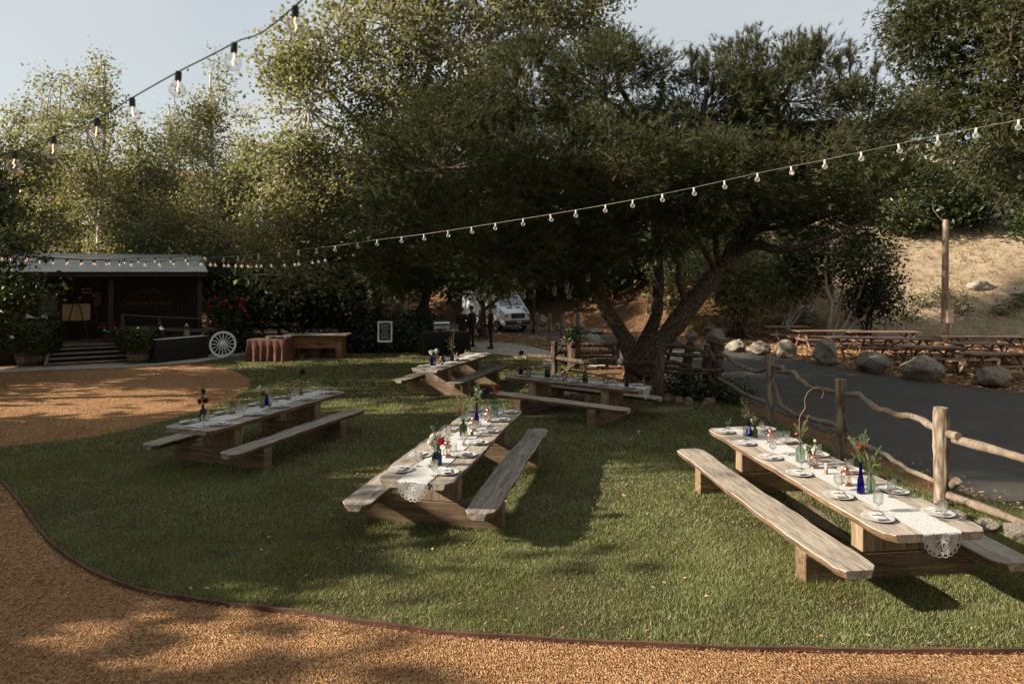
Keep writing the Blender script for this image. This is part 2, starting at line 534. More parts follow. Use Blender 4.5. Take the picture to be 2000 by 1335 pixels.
    m['darklog'] = M_bark('dark_log', (0.03, 0.018, 0.011), (0.065, 0.042, 0.027), (0.13, 0.09, 0.06), 9, 0.25, 0.6, 0.03)
    # ---- foliage
    a = m['grass'] = M_leaf('grass_blade', [(0.0, (0.135, 0.15, 0.062)), (0.4, (0.25, 0.26, 0.135)), (0.8, (0.37, 0.36, 0.225)), (1.0, (0.50, 0.45, 0.31))], 0.35, 0.45, (1.15, 1.2, 0.6), 0.35)
    # drier and greener patches across the turf
    nt = a.node_tree; bs = nt.nodes['Principled BSDF']
    src = bs.inputs['Base Color'].links[0].from_socket
    v = coords(nt)
    pt = noise(nt, v, 0.9, 5, 0.6, 0.5); pt2 = noise(nt, v, 4.5, 3, 0.6)
    c = mixc(nt, ramp(nt, pt, [(0.38, (0, 0, 0)), (0.68, (0.75,) * 3)]), mixc(nt, 1.0, src, (0.74, 0.86, 0.62), 'MULTIPLY'), mixc(nt, 1.0, src, (1.12, 1.02, 0.95), 'MULTIPLY'))
    c = mixc(nt, ramp(nt, pt2, [(0.45, (0, 0, 0)), (0.75, (0.5,) * 3)]), c, mixc(nt, 1.0, c, (0.68, 0.72, 0.58), 'MULTIPLY'))
    nt.links.new(c, bs.inputs['Base Color'])
    m['straw'] = M_leaf('dry_straw', [(0.0, (0.30, 0.21, 0.12)), (0.5, (0.48, 0.37, 0.24)), (1.0, (0.62, 0.52, 0.37))], 0.25)
    m['sycleaf'] = M_leaf('sycamore_leaf', [(0.0, (0.15, 0.15, 0.075)), (0.5, (0.21, 0.20, 0.11)), (0.9, (0.245, 0.23, 0.145)), (1.0, (0.28, 0.25, 0.15))], 0.45, 0.45, (1.18, 1.18, 0.7), 0.4)
    m['cottonleaf'] = M_leaf('cottonwood_leaf', [(0.0, (0.135, 0.138, 0.07)), (0.5, (0.20, 0.195, 0.108)), (1.0, (0.265, 0.248, 0.15))], 0.45, 0.45, (1.18, 1.18, 0.7), 0.35)
    m['darkleaf'] = M_leaf('dark_leaf', [(0.0, (0.02, 0.032, 0.010)), (0.6, (0.04, 0.056, 0.018)), (1.0, (0.075, 0.085, 0.03))], 0.25, 0.4, spec=0.4)
    m['shrubleaf'] = M_leaf('oleander_leaf', [(0.0, (0.06, 0.075, 0.03)), (0.5, (0.11, 0.12, 0.055)), (1.0, (0.19, 0.185, 0.10))], 0.25, 0.4, spec=0.5)
    m['boxleaf'] = M_leaf('box_leaf', [(0.0, (0.03, 0.045, 0.012)), (0.6, (0.055, 0.075, 0.02)), (1.0, (0.10, 0.11, 0.035))], 0.25, 0.4, spec=0.4)
    m['needle'] = M_leaf('pine_needle', [(0.0, (0.032, 0.038, 0.015)), (0.5, (0.058, 0.063, 0.026)), (0.9, (0.092, 0.092, 0.043)), (1.0, (0.13, 0.105, 0.06))], 0.2, 0.6, (1.1, 1.15, 0.6), 0.15)
    m['cypress'] = M_leaf('cypress_spray', [(0.0, (0.024, 0.03, 0.011)), (0.5, (0.05, 0.055, 0.02)), (1.0, (0.10, 0.097, 0.04))], 0.22, 0.5)
    m['stem'] = M_plain('green_stem', (0.07, 0.10, 0.035), 0.6)
    m['sprig'] = M_leaf('pale_sprig', [(0.0, (0.16, 0.19, 0.09)), (1.0, (0.32, 0.33, 0.19))], 0.3)
    m['eucalyptus'] = M_leaf('eucalyptus_leaf', [(0.0, (0.12, 0.16, 0.10)), (1.0, (0.24, 0.28, 0.20))], 0.25)
    m['twig'] = M_plain('curly_twig', (0.33, 0.15, 0.08), 0.6)
    m['petalred'] = M_leaf('red_petal', [(0.0, (0.42, 0.012, 0.04)), (1.0, (0.62, 0.03, 0.08))], 0.3, 0.6, (1.2, .8, .9), 0.2)
    m['petaldark'] = M_leaf('dark_red_petal', [(0.0, (0.10, 0.005, 0.01)), (1.0, (0.22, 0.012, 0.025))], 0.2, 0.6, (1.2, .8, .9), 0.2)
    m['petalwhite'] = M_leaf('white_petal', [(0.0, (0.66, 0.64, 0.58)), (1.0, (0.82, 0.8, 0.76))], 0.3, 0.6, (1, 1, .95), 0.2)
    m['petalpink'] = M_leaf('pink_petal', [(0.0, (0.55, 0.06, 0.09)), (1.0, (0.72, 0.2, 0.2))], 0.3, 0.6, (1.1, .9, .9), 0.2)
    # ---- tableware
    m['ceramic'] = M_plain('white_ceramic', (0.52, 0.50, 0.48), 0.22, var=0.04)
    m['napkin'] = M_plain('white_linen', (0.55, 0.54, 0.53), 0.9, var=0.05, scale=40)
    a, nt, bs = new_mat('lace_cloth')
    v = coords(nt)
    n1 = noise(nt, v, 38, 3, 0.6); n2 = noise(nt, v, 160, 2)
    nt.links.new(ramp(nt, n1, [(0.35, (0.40, 0.395, 0.38)), (0.65, (0.58, 0.57, 0.55))]), bs.inputs['Base Color'])
    bs.inputs['Roughness'].default_value = 0.95
    bump(nt, bs, n1, 0.4, 0.006); m['lace'] = a
    m['glass'] = M_glass('clear_glass', (0.97, 0.985, 0.98), 0.02, 1.4, 0.6)
    m['blueglass'] = M_glass('cobalt_glass', (0.02, 0.06, 0.62), 0.03, 1.4, 0.25)
    m['tealglass'] = M_glass('slate_blue_glass', (0.12, 0.19, 0.33), 0.05, 1.4, 0.2)
    m['greenglass'] = M_glass('olive_glass', (0.36, 0.42, 0.2), 0.04, 1.4, 0.25)
    m['palegreenglass'] = M_glass('pale_green_glass', (0.72, 0.84, 0.74), 0.04, 1.4, 0.3)
    m['amberglass'] = M_glass('brown_glass', (0.16, 0.07, 0.03), 0.05, 1.4, 0.15)
    m['copper'] = M_plain('copper_metal', (0.62, 0.30, 0.18), 0.28, 1.0, var=0.2, scale=20)
    m['bronze'] = M_plain('dark_bronze', (0.20, 0.10, 0.06), 0.4, 0.9, var=0.2)
    m['wax'] = M_plain('candle_wax', (0.8, 0.76, 0.66), 0.5, var=0.03)
    m['cork'] = M_plain('brown_holder', (0.30, 0.17, 0.08), 0.7)
    m['tie'] = M_plain('burgundy_sprig', (0.17, 0.045, 0.035), 0.7)
    # ---- metals, paint, cloth
    m['black'] = M_plain('black_metal', (0.012, 0.011, 0.010), 0.45, var=0.2)
    m['rubber'] = M_plain('black_rubber', (0.014, 0.013, 0.012), 0.8)
    m['steel'] = M_plain('steel', (0.55, 0.57, 0.58), 0.25, 1.0, var=0.1)
    a, nt, bs = new_mat('corrugated_zinc')
    v = coords(nt); n1 = noise(nt, v, 1.3, 5, 0.6); n2 = noise(nt, v, 14, 3, 0.6)
    c = ramp(nt, n1, [(0.3, (0.34, 0.355, 0.36)), (0.7, (0.50, 0.515, 0.52))])
    c = mixc(nt, ramp(nt, n2, [(0.58, (0, 0, 0)), (0.75, (0.5,) * 3)]), c, (0.2, 0.15, 0.11))
    nt.links.new(c, bs.inputs['Base Color']); bs.inputs['Roughness'].default_value = 0.42
    bs.inputs['Metallic'].default_value = 0.35; m['zinc'] = a
    m['white'] = M_plain('white_paint', (0.70, 0.72, 0.74), 0.5, var=0.08)
    m['vanwhite'] = M_plain('van_paint', (0.62, 0.65, 0.69), 0.3, var=0.04, Coat_Weight=0.5)
    m['darkglass'] = M_plain('tinted_glass', (0.16, 0.2, 0.22), 0.08, 0.0, var=0.1, Specular_IOR_Level=0.8)
    m['greyplastic'] = M_plain('dark_plastic', (0.03, 0.031, 0.033), 0.5)
    m['headlight'] = M_plain('headlamp_lens', (0.35, 0.36, 0.37), 0.12, 0.6)
    m['emblem'] = M_plain('blue_emblem', (0.04, 0.08, 0.25), 0.3)
    m['blackcloth'] = M_plain('black_cloth', (0.012, 0.009, 0.008), 0.95)
    m['rustcloth'] = M_plain('rust_cloth', (0.115, 0.038, 0.022), 0.85, var=0.3, scale=4)
    m['blackwear'] = M_plain('black_clothing', (0.012, 0.011, 0.011), 0.9)
    m['skin'] = M_plain('skin', (0.34, 0.19, 0.13), 0.55, var=0.05)
    m['hair'] = M_plain('dark_hair', (0.018, 0.012, 0.008), 0.6)
    m['gold'] = M_plain('gold_letters', (0.20, 0.115, 0.035), 0.5, 0.3)
    m['card'] = M_plain('kraft_board', (0.36, 0.24, 0.12), 0.85, var=0.05)
    m['chalk'] = M_plain('chalk', (0.55, 0.55, 0.53), 0.9)
    m['slate'] = M_plain('chalkboard', (0.018, 0.017, 0.016), 0.8)
    m['poster'] = M_plain('faded_poster', (0.24, 0.13, 0.09), 0.7, var=0.5, scale=9)
    m['cream'] = M_plain('cream_paint', (0.52, 0.45, 0.36), 0.7, var=0.1)
    m['pole'] = M_wood('pole_wood', (0.15, 0.105, 0.075), (0.26, 0.195, 0.145), (0.40, 0.325, 0.26), axis='Z')
    m['box'] = M_plain('tan_box', (0.52, 0.38, 0.29), 0.6)
    a, nt, bs = new_mat('bulb_glass')
    bs.inputs['Base Color'].default_value = (0.85, 0.82, 0.8, 1); bs.inputs['Roughness'].default_value = 0.06
    lw = nt.nodes.new('ShaderNodeLayerWeight'); lw.inputs[0].default_value = 0.45
    mr = nt.nodes.new('ShaderNodeMapRange'); mr.inputs[3].default_value = 0.05; mr.inputs[4].default_value = 0.55
    nt.links.new(lw.outputs['Facing'], mr.inputs[0]); nt.links.new(mr.outputs[0], bs.inputs['Alpha']); m['bulbglass'] = a
    m['lemonade'] = M_plain('lemonade', (0.55, 0.56, 0.36), 0.15, var=0.03)
    m['filament'] = M_emit('glowing_filament', (1.0, 0.5, 0.24), 3.0)
    m['wire'] = M_plain('black_wire', (0.015, 0.013, 0.012), 0.6)
    m['greywire'] = M_plain('grey_wire', (0.22, 0.2, 0.18), 0.5)
    m['white_plastic'] = M_plain('white_socket', (0.6, 0.58, 0.55), 0.5)
    return m
MT = make_materials()
# ================================================================== the setting
from mathutils import noise as mnoise
RNG = np.random.default_rng(11)
rnd = random.Random(5)

def sheet(name, poly, z, mat, kind='structure', parent=None):
    me = bpy.data.meshes.new(name)
    me.from_pydata([(p[0], p[1], z) for p in poly], [], [tuple(range(len(poly)))])
    me.update()
    if me.polygons[0].normal.z < 0: me.flip_normals()
    o = link_mesh(name, me, mat, parent)
    if parent is None: tag(o, kind=kind)
    return o

def inside(px, py, poly):
    x = np.array([p[0] for p in poly]); y = np.array([p[1] for p in poly])
    c = np.zeros(len(px), dtype=bool)
    j = len(poly) - 1
    for i in range(len(poly)):
        con = ((y[i] > py) != (y[j] > py)) & (px < (x[j] - x[i]) * (py - y[i]) / (y[j] - y[i] + 1e-12) + x[i])
        c ^= con; j = i
    return c

sheet('ground', [(-1500, -60), (1500, -60), (1500, 2500), (-1500, 2500)], -0.03, MT['earth'])

fe = [Vector((-10.1, 11.8, 0)), Vector((-8.95, 11.35, 0))] + [G(u, v) for (u, v) in [(0, 938), (40, 985), (90, 1052), (150, 1100), (230, 1140), (330, 1165), (450, 1182), (600, 1200), (750, 1222), (900, 1240), (1100, 1252), (1300, 1262), (1500, 1269), (1700, 1272), (2000, 1273), (2300, 1262), (2700, 1240)]]
front = catmull(fe, 5)
right = [G(u, v) for (u, v) in [(2500, 1120), (2000, 1030), (1860, 985), (1740, 925), (1650, 885), (1500, 815), (1400, 782), (1300, 770), (1240, 755), (1120, 718), (1085, 703), (1000, 693), (960, 690), (880, 688), (780, 690), (680, 692), (560, 694), (480, 690), (390, 706)]]
circ = [G(u, v) for (u, v) in [(370, 711), (410, 715), (455, 723), (480, 735), (488, 748), (480, 762), (440, 784), (350, 814), (200, 849), (60, 866), (-150, 890)]]
left = catmull(circ, 5)
LAWN = [(p.x, p.y) for p in (front + right + left)]
sheet('lawn', LAWN, 0.0, MT['lawn'])
sheet('wood_chip_path', [(-45, -5), (14, -5), (14, 5.6), (6, 7.2), (0, 8), (-3, 20), (-9, 24.2), (-45, 23.5)], -0.012, MT['chipbed'])

road_near = [G(u, v) for (u, v) in [(2000, 1000), (1850, 950), (1660, 862), (1520, 802), (1420, 772), (1280, 733), (1160, 690), (1100, 670), (1050, 655)]]
road_far = [G(u, v) for (u, v) in [(1060, 643), (1200, 653), (1330, 670), (1420, 680), (1480, 690), (1535, 698), (1610, 710), (1700, 726), (1795, 742), (1940, 760)]]
road = [(9.5, -6), (7.4, 5)] + [(p.x, p.y) for p in road_near] + [(-3, 38), (-16, 44), (-16, 50), (-2, 42.5)] + [(p.x, p.y) for p in road_far] + [(16, 14), (17, 5), (18, -6)]
sheet('road', road, -0.022, MT['asphalt'])

# concrete walks, laid in slabs
walk = tag(sheet('concrete_path', [(-9.5, 29.4), (-2.7, 28.3), (-0.9, 26.6), (1.45, 24.5), (3.1, 22.6), (3.3, 24.2), (1.8, 26.4), (0.4, 30.4), (-2.4, 31.3), (-9.5, 31.6)], 0.006, MT['concrete']), kind='structure')
slabs = [((-2.7, 28.3), (-0.9, 26.6), (0.9, 28.7), (-0.7, 30.7)), ((-0.86, 26.55), (0.55, 25.3), (1.9, 26.4), (0.93, 28.6)), ((0.6, 25.25), (1.5, 24.5), (2.55, 25.3), (1.93, 26.35)), ((1.55, 24.45), (3.1, 22.6), (3.3, 24.2), (2.6, 25.2)), ((-5.6, 28.75), (-2.75, 28.35), (-0.76, 30.75), (-5.6, 31.4))]
for s in slabs:
    cx = sum(p[0] for p in s) / 4; cy = sum(p[1] for p in s) / 4
    mb = MB(); mb.prism([(cx + (p[0] - cx) * 0.985, cy + (p[1] - cy) * 0.985) for p in s], 0.0, 0.03)
    mb.build('slab', MT['concrete'], walk)
sheet('terrace_walk', [tuple(G(u, v)[:2]) for (u, v) in [(-40, 722), (60, 716), (252, 707), (300, 703), (400, 693), (478, 683), (482, 692), (390, 706), (262, 717), (100, 722), (-40, 730)]], 0.004, MT['concrete'])

# bare slope on the right and the far hill on the left
BX = [-40, -20, 0, 5, 9, 14, 21, 30, 40, 90]
BY = [60, 52, 44, 39, 33.5, 32.5, 33.5, 31, 27, 20]
def hill_z(x, y):
    b = float(np.interp(x, BX, BY))
    t = max(y - b, (x - 25) * 0.9)      # the canyon side also runs along the right of the road
    if t <= 0: return -0.25 + max(t, -3) * 0.1
    z = 0.66 * t * (t / (t + 2.5))
    z = 24 * (1 - math.exp(-z / 24))
    n = mnoise.fractal(Vector((x * 0.16, y * 0.16, 0.3)), 0.9, 2.0, 4) * 0.55 + mnoise.noise(Vector((x * 0.9, y * 0.9, 3))) * 0.14
    return z - 0.12 + n * min(1, t / 5)
def heightfield(name, xs, ys, fn, mat):
    V = [(x, y, fn(x, y)) for y in ys for x in xs]
    nx = len(xs)
    F = [(j * nx + i, j * nx + i + 1, (j + 1) * nx + i + 1, (j + 1) * nx + i) for j in range(len(ys) - 1) for i in range(nx - 1)]
    me = bpy.data.meshes.new(name); me.from_pydata(V, [], F); me.update()
    return tag(link_mesh(name, me, mat, None, True), kind='structure')
heightfield('hillside', list(np.arange(-34, 46, 0.7)) + list(np.arange(46, 110, 4)), list(np.arange(-45, 18, 3)) + list(np.arange(18, 58, 0.7)) + list(np.arange(58, 150, 4)), hill_z, MT['slope'])
def far_z(x, y):
    r = math.hypot((x + 95) / 95, (y - 185) / 60)
    return max(-2, 33 * max(0, 1 - r * r) - 2 + 4 * mnoise.fractal(Vector((x * .03, y * .03, 1)), 1, 2, 4))
heightfield('far_hill', list(np.arange(-230, 40, 6)), list(np.arange(115, 260, 6)), far_z, MT['slope'])

# edging board along the lawn
def ribbon(name, pts, w, z0, z1, mat):
    n = len(pts); V = []; F = []
    for i, p in enumerate(pts):
        t = (pts[min(i + 1, n - 1)] - pts[max(i - 1, 0)]).normalized()
        nrm = Vector((-t.y, t.x, 0)) * w / 2
        dz = 0.006 * math.sin(i * 0.9) + 0.004 * math.sin(i * 2.3)
        V += [p - nrm + Vector((0, 0, z0)), p + nrm + Vector((0, 0, z0)), p + nrm + Vector((0, 0, z1 + dz)), p - nrm + Vector((0, 0, z1 + dz))]
    for i in range(n - 1):
        for k in range(4):
            k2 = (k + 1) % 4
            F.append((i * 4 + k, i * 4 + k2, (i + 1) * 4 + k2, (i + 1) * 4 + k))
    F += [(3, 2, 1, 0), tuple((n - 1) * 4 + k for k in range(4))]
    mb = MB(); mb.add(V, F)
    return mb.build(name, mat)
eo = ribbon('lawn_edging', front, 0.022, -0.03, 0.032, MT['edging'])
tag(eo, 'thin reddish brown edging board bending between the lawn and the wood chips', 'edging')

# ------------------------------------------------------------------ grass and chips
def bald(px, py):
    """1 where the turf is worn thin"""
    b = np.zeros(len(px))
    for (u, v, ru, rv) in [(1160, 965, 0.75, 0.5), (1110, 955, .4, .25), (1600, 1010, .45, 1.6), (1660, 1180, .28, .3), (1900, 1170, .35, .18), (740, 782, .7, .35), (900, 790, .6, .3), (1080, 800, 1.2, .6), (430, 1085, .5, .2), (1430, 900, .7, .9), (1290, 790, 1.2, .8), (1730, 1245, .15, .08), (700, 700, .9, .4), (620, 880, 1.0, .5), (1000, 880, .8, .6)]:
        c = G(u, v)
        b = np.maximum(b, 1.0 - np.sqrt(((px - c.x) / ru) ** 2 + ((py - c.y) / rv) ** 2))
    return np.clip(b, 0, 1)

def vnoise(px, py, s, seed=0):
    k = np.random.default_rng(seed)
    out = np.zeros(len(px))
    for i in range(6):
        a = k.uniform(0, 2 * PI); f = s * k.uniform(0.6, 1.7); ph = k.uniform(0, 2 * PI)
        out += np.sin((px * math.cos(a) + py * math.sin(a)) * f + ph + 1.3 * np.sin((px * math.sin(a) - py * math.cos(a)) * f * 0.7 + ph))
    return out / 6

def grass_band(y0, y1, dens, L, wd, seed):
    r = np.random.default_rng(seed)
    xa = -0.82 * y1 - 0.5; xb = 0.82 * y1 + 0.5
    n = int((xb - xa) * (y1 - y0) * dens)
    px = r.uniform(xa, xb, n); py = r.uniform(y0, y1, n)
    k = (np.abs(px) < 0.80 * py + 0.6) & inside(px, py, LAWN)
    k &= r.uniform(0, 1, n) > bald(px, py) * 0.85
    k &= r.uniform(0, 1, n) < 0.78 + 0.4 * vnoise(px, py, 2.2, 3)
    px = px[k]; py = py[k]; n = len(px)
    h = L * (0.75 + 0.4 * vnoise(px, py, 1.5, 8) + 0.45 * vnoise(px, py, 7.0, 9)) * r.uniform(0.5, 1.35, n)
    a = r.uniform(0, 2 * PI, n) ; lean = r.uniform(0.2, 1.25, n)
    gx = vnoise(px, py, 2.6, 21); gy = vnoise(px, py, 2.6, 22)
    dx = np.cos(a) * lean + gx * 0.9; dy = np.sin(a) * lean + gy * 0.9
    w = wd * r.uniform(0.6, 1.4, n)
    b = r.uniform(0, 2 * PI, n)
    V = np.zeros((n, 3, 3))
    V[:, 0] = np.stack([px - np.cos(b) * w, py - np.sin(b) * w, np.full(n, -0.004)], 1)
    V[:, 1] = np.stack([px + np.cos(b) * w, py + np.sin(b) * w, np.full(n, -0.004)], 1)
    V[:, 2] = np.stack([px + dx * h * 0.75, py + dy * h * 0.75, h * 0.85 / np.sqrt(1 + 0.35 * (dx * dx + dy * dy))], 1)
    return V.reshape(-1, 3)
gv = np.concatenate([grass_band(5.6, 8.5, 8200, 0.058, 0.0035, 1), grass_band(8.5, 12, 4400, 0.058, 0.0048, 2), grass_band(12, 17, 1800, 0.060, 0.007, 3), grass_band(17, 29, 460, 0.064, 0.012, 4)])
def blob(c, rx, ry, seed):
    q = random.Random(seed); ph = [q.uniform(0, 6.28) for _ in range(4)]
    out = []
    for i in range(30):
        a = 2 * PI * i / 30
        k = 1 + .22 * math.sin(2 * a + ph[0]) + .15 * math.sin(3 * a + ph[1]) + .12 * math.sin(5 * a + ph[2]) + .08 * math.sin(9 * a + ph[3])
        out.append((c.x + rx * k * math.cos(a), c.y + ry * k * math.sin(a)))
    return out
for i, (u, v, rx, ry) in enumerate([(1585, 1000, .3, 1.3), (1080, 812, .9, .3), (1300, 800, .9, .5), (1710, 1000, .5, 1.4)]):
    sheet('bare_earth', blob(G(u, v), rx * .6, ry * .6, i), 0.004 + .0006 * i, MT['bare'])
tag(np_mesh('grass', gv, 3, MT['grass']), 'short green turf grass of the lawn', 'grass', kind='stuff')
# long grass by the roadside fence
def tall_grass(spots, seed):
    r = np.random.default_rng(seed); out = []
    for (x, y, rad, n, L) in spots:
        a = r.uniform(0, 2 * PI, n); q = rad * np.sqrt(r.uniform(0, 1, n))
        px = x + q * np.cos(a); py = y + q * np.sin(a)
        h = L * r.uniform(0.4, 1.2, n); d = r.uniform(0, 2 * PI, n); ln = r.uniform(0.1, 0.8, n)
        w = 0.004 * r.uniform(.7, 1.4, n)
        V = np.zeros((n, 3, 3))
        V[:, 0] = np.stack([px - w, py, np.full(n, -.03)], 1); V[:, 1] = np.stack([px + w, py + w, np.full(n, -.03)], 1)
        V[:, 2] = np.stack([px + np.cos(d) * ln * h, py + np.sin(d) * ln * h, h], 1)
        out.append(V.reshape(-1, 3))
    return np.concatenate(out)
tg = []
for (u, v, q, n, L) in [(1890, 985, .35, 260, .2), (1940, 1005, .4, 320, .22), (1985, 1025, .4, 320, .2), (1740, 925, .25, 150, .14), (1700, 905, .25, 120, .12), (1990, 1075, .35, 300, .14), (1780, 1140, .25, 120, .12), (1600, 1150, .22, 160, .11), (1700, 1155, .3, 160, .10), (1520, 1060, .3, 140, .1), (1120, 690, .8, 300, .22), (1050, 672, 1.2, 500, .25), (950, 665, 1.0, 300, .2)]:
    p = G(u, v); tg.append((p.x, p.y, q, n, L))
tag(np_mesh('tall_grass', tall_grass(tg, 6), 3, MT['grass']), 'longer grass tufts left standing along the road fence', 'grass', kind='stuff')

def chips(seed):
    r = np.random.default_rng(seed); out = []
    for (xa, xb, y0, y1, n, s) in [(-5.5, 5.2, 4.9, 7.2, 75000, 0.0088), (-8, -1.5, 7.0, 12.5, 26000, 0.013), (-16, -5.5, 12.0, 23.5, 24000, 0.019), (-12, -6, 9, 13, 6000, 0.018)]:
        px = r.uniform(xa, xb, n); py = r.uniform(y0, y1, n)
        k = ~inside(px, py, LAWN) & (np.abs(px) < 0.8 * py + .5)
        px = px[k]; py = py[k]; m = len(px)
        L = s * r.uniform(0.5, 1.7, m); w = s * r.uniform(0.18, 0.45, m)
        a = r.uniform(0, 2 * PI, m); tl = r.normal(0, 0.22, m)
        ux = np.cos(a); uy = np.sin(a)
        rl = r.normal(0, 0.3, m)
        V = np.zeros((m, 4, 3)); z0 = r.uniform(-0.008, 0.014, m)
        for q, (sa, sb) in enumerate([(-1, -1), (1, -.7), (.8, 1), (-1, .8)]):
            V[:, q, 0] = px + ux * L * sa - uy * w * sb
            V[:, q, 1] = py + uy * L * sa + ux * w * sb
            V[:, q, 2] = z0 + L * sa * tl + w * sb * rl
        V[:, :, 2] = np.maximum(V[:, :, 2], -0.0105)
        out.append(V.reshape(-1, 3))
    # stray chips on the turf
    n = 500
    p = np.stack([r.uniform(-4, 4.5, n), r.uniform(5.7, 12, n)], 1)
    p = p[inside(p[:, 0], p[:, 1], LAWN)]; m = len(p)
    a = r.uniform(0, 2 * PI, m); V = np.zeros((m, 4, 3))
    L = .018 * r.uniform(.4, 1.5, m); w = .005
    for q, (sa, sb) in enumerate([(-1, -1), (1, -.7), (.8, 1), (-1, .8)]):
        V[:, q, 0] = p[:, 0] + np.cos(a) * L * sa - np.sin(a) * w * sb
        V[:, q, 1] = p[:, 1] + np.sin(a) * L * sa + np.cos(a) * w * sb
        V[:, q, 2] = 0.035
    out.append(V.reshape(-1, 3))
    return np.concatenate(out)
tag(np_mesh('wood_chips', chips(9), 4, MT['chip']), 'loose tan wood chips covering the path', 'wood chips', kind='stuff')

# dead leaves on the chips and the slope litter
def litter(spots, size, seed, zf=None, on_road=False):
    r = np.random.default_rng(seed); out = []
    for (x, y, rx, ry, n) in spots:
        px = x + r.normal(0, 1, n) * rx; py = y + r.normal(0, 1, n) * ry
        k = ~inside(px, py, road) | on_road; px = px[k]; py = py[k]; n = len(px)
        z = np.array([max(zf(a, b), -0.03) if zf else 0 for a, b in zip(px, py)]) + 0.02
        a = r.uniform(0, 2 * PI, n); L = size * r.uniform(.5, 1.5, n); V = np.zeros((n, 4, 3))
        for q, (sa, sb) in enumerate([(-1, -.2), (0, -.5), (1, .1), (0, .5)]):
            V[:, q, 0] = px + np.cos(a) * L * sa - np.sin(a) * L * sb
            V[:, q, 1] = py + np.sin(a) * L * sa + np.cos(a) * L * sb
            V[:, q, 2] = z + r.uniform(0, .6, n) * L
        out.append(V.reshape(-1, 3))
    return np.concatenate(out)
edge_spots = [(p.x + rnd.uniform(-.1, .1), p.y, .22, .3, 26) for e in (road_near, road_far) for i in range(len(e) - 1) for p in [e[i].lerp(e[i + 1], t) for t in (0, .25, .5, .75)]]
tag(np_mesh('road_litter', litter(edge_spots, 0.03, 13, None, True), 4, MT['chip']), 'small dry leaves blown along both road edges', 'leaf litter', kind='stuff')
tag(np_mesh('leaf_litter', litter([(12, 24.5, 5, 2.2, 6000), (17, 20, 3, 2.5, 3500), (7, 30, 5, 1.6, 3500), (15, 29, 6, 2, 4500), (2, 37, 5, 2, 1500)], 0.07, 3, hill_z), 4, MT['chip']), 'rust brown leaf litter under the picnic tables', 'leaf litter', kind='stuff')

def lawn_leaves(n, seed):
    r = np.random.default_rng(seed)
    p = np.stack([r.uniform(-8, 6, n), r.uniform(5.8, 24, n)], 1); p = p[inside(p[:, 0], p[:, 1], LAWN) & (np.abs(p[:, 0]) < .78 * p[:, 1])]
    m = len(p); a = r.uniform(0, 6.28, m); L = .022 * r.uniform(.5, 1.6, m); V = np.zeros((m, 4, 3))
    for q, (sa, sb) in enumerate([(-1, 0), (0, -.6), (1, .1), (0, .6)]):
        V[:, q, 0] = p[:, 0] + np.cos(a) * L * sa - np.sin(a) * L * sb
        V[:, q, 1] = p[:, 1] + np.sin(a) * L * sa + np.cos(a) * L * sb
        V[:, q, 2] = .034 + r.uniform(0, .5, m) * L
    return V.reshape(-1, 3)
tag(np_mesh('fallen_leaves', lawn_leaves(600, 5), 4, MT['chip']), 'small tan fallen leaves strewn over the turf', 'fallen leaves', kind='stuff')
def straw(n, seed):
    r = np.random.default_rng(seed); V = []
    px = r.uniform(8, 40, n); py = r.uniform(31, 52, n)
    k = r.uniform(0, 1, n) < .55 + .6 * vnoise(px, py, .8, 5); px = px[k]; py = py[k]
    pz = np.array([hill_z(a, b) for a, b in zip(px, py)]); k = pz > 0.05
    px = px[k]; py = py[k]; pz = pz[k]; m = len(px)
    K = 5; V = np.zeros((m, K, 3, 3))
    for q in range(K):
        a = r.uniform(0, 6.28, m); h = r.uniform(.06, .32, m); l = r.uniform(.2, .9, m); w = .018
        V[:, q, 0] = np.stack([px - w, py, pz - .03], 1); V[:, q, 1] = np.stack([px + w, py + w, pz - .03], 1)
        V[:, q, 2] = np.stack([px + np.cos(a) * l * h, py + np.sin(a) * l * h, pz + h], 1)
    return V.reshape(-1, 3)
tag(np_mesh('dry_grass', straw(16000, 8), 3, MT['straw']), 'dry straw coloured grass tufts over the bare slope', 'dry grass', kind='stuff')

# ------------------------------------------------------------------ stones
def stone_mesh(name, seed, sub=4):
    bm = bmesh.new()
    bmesh.ops.create_icosphere(bm, subdivisions=sub, radius=1.0)
    r = random.Random(seed)
    planes = [(Vector((r.gauss(0, 1), r.gauss(0, 1), r.gauss(0, .8))).normalized(), r.uniform(0.62, 0.9)) for _ in range(12)]
    o = Vector((r.uniform(0, 50), r.uniform(0, 50), r.uniform(0, 50)))
    for v in bm.verts:
        p = v.co.copy()
        for n, d in planes:
            e = p.dot(n) - d
            if e > 0: p -= n * e * 0.92
        p *= 1.08 * (1 + 0.2 * mnoise.noise(p * 1.5 + o) + 0.11 * mnoise.noise(p * 3.6 + o) + 0.05 * mnoise.noise(p * 9 + o))
        v.co = p
    me = bpy.data.meshes.new(name); bm.to_mesh(me); bm.free()
    me.materials.append(MT['stone'])
    me.polygons.foreach_set('use_smooth', np.ones(len(me.polygons), dtype=bool))
    return me
SM = [stone_mesh('boulder', 20 + i) for i in range(6)]
def boulder(p, sx, sy, sz, i, label, rz=0.0, name='boulder', group=None, parent=None, sink=0.25):
    o = bpy.data.objects.new(name, SM[i % 6]); COL.objects.link(o)
    o.location = (p[0], p[1], p[2] + sz * (1 - sink)); o.scale = (sx, sy, sz); o.rotation_euler = (0, 0, rz)
    if parent is not None:
        o.parent = parent; KIDS.setdefault(parent.name, []).append(o)
    else: tag(o, label, 'boulder', group)
    return o
GB = 'boulders along the far road edge'
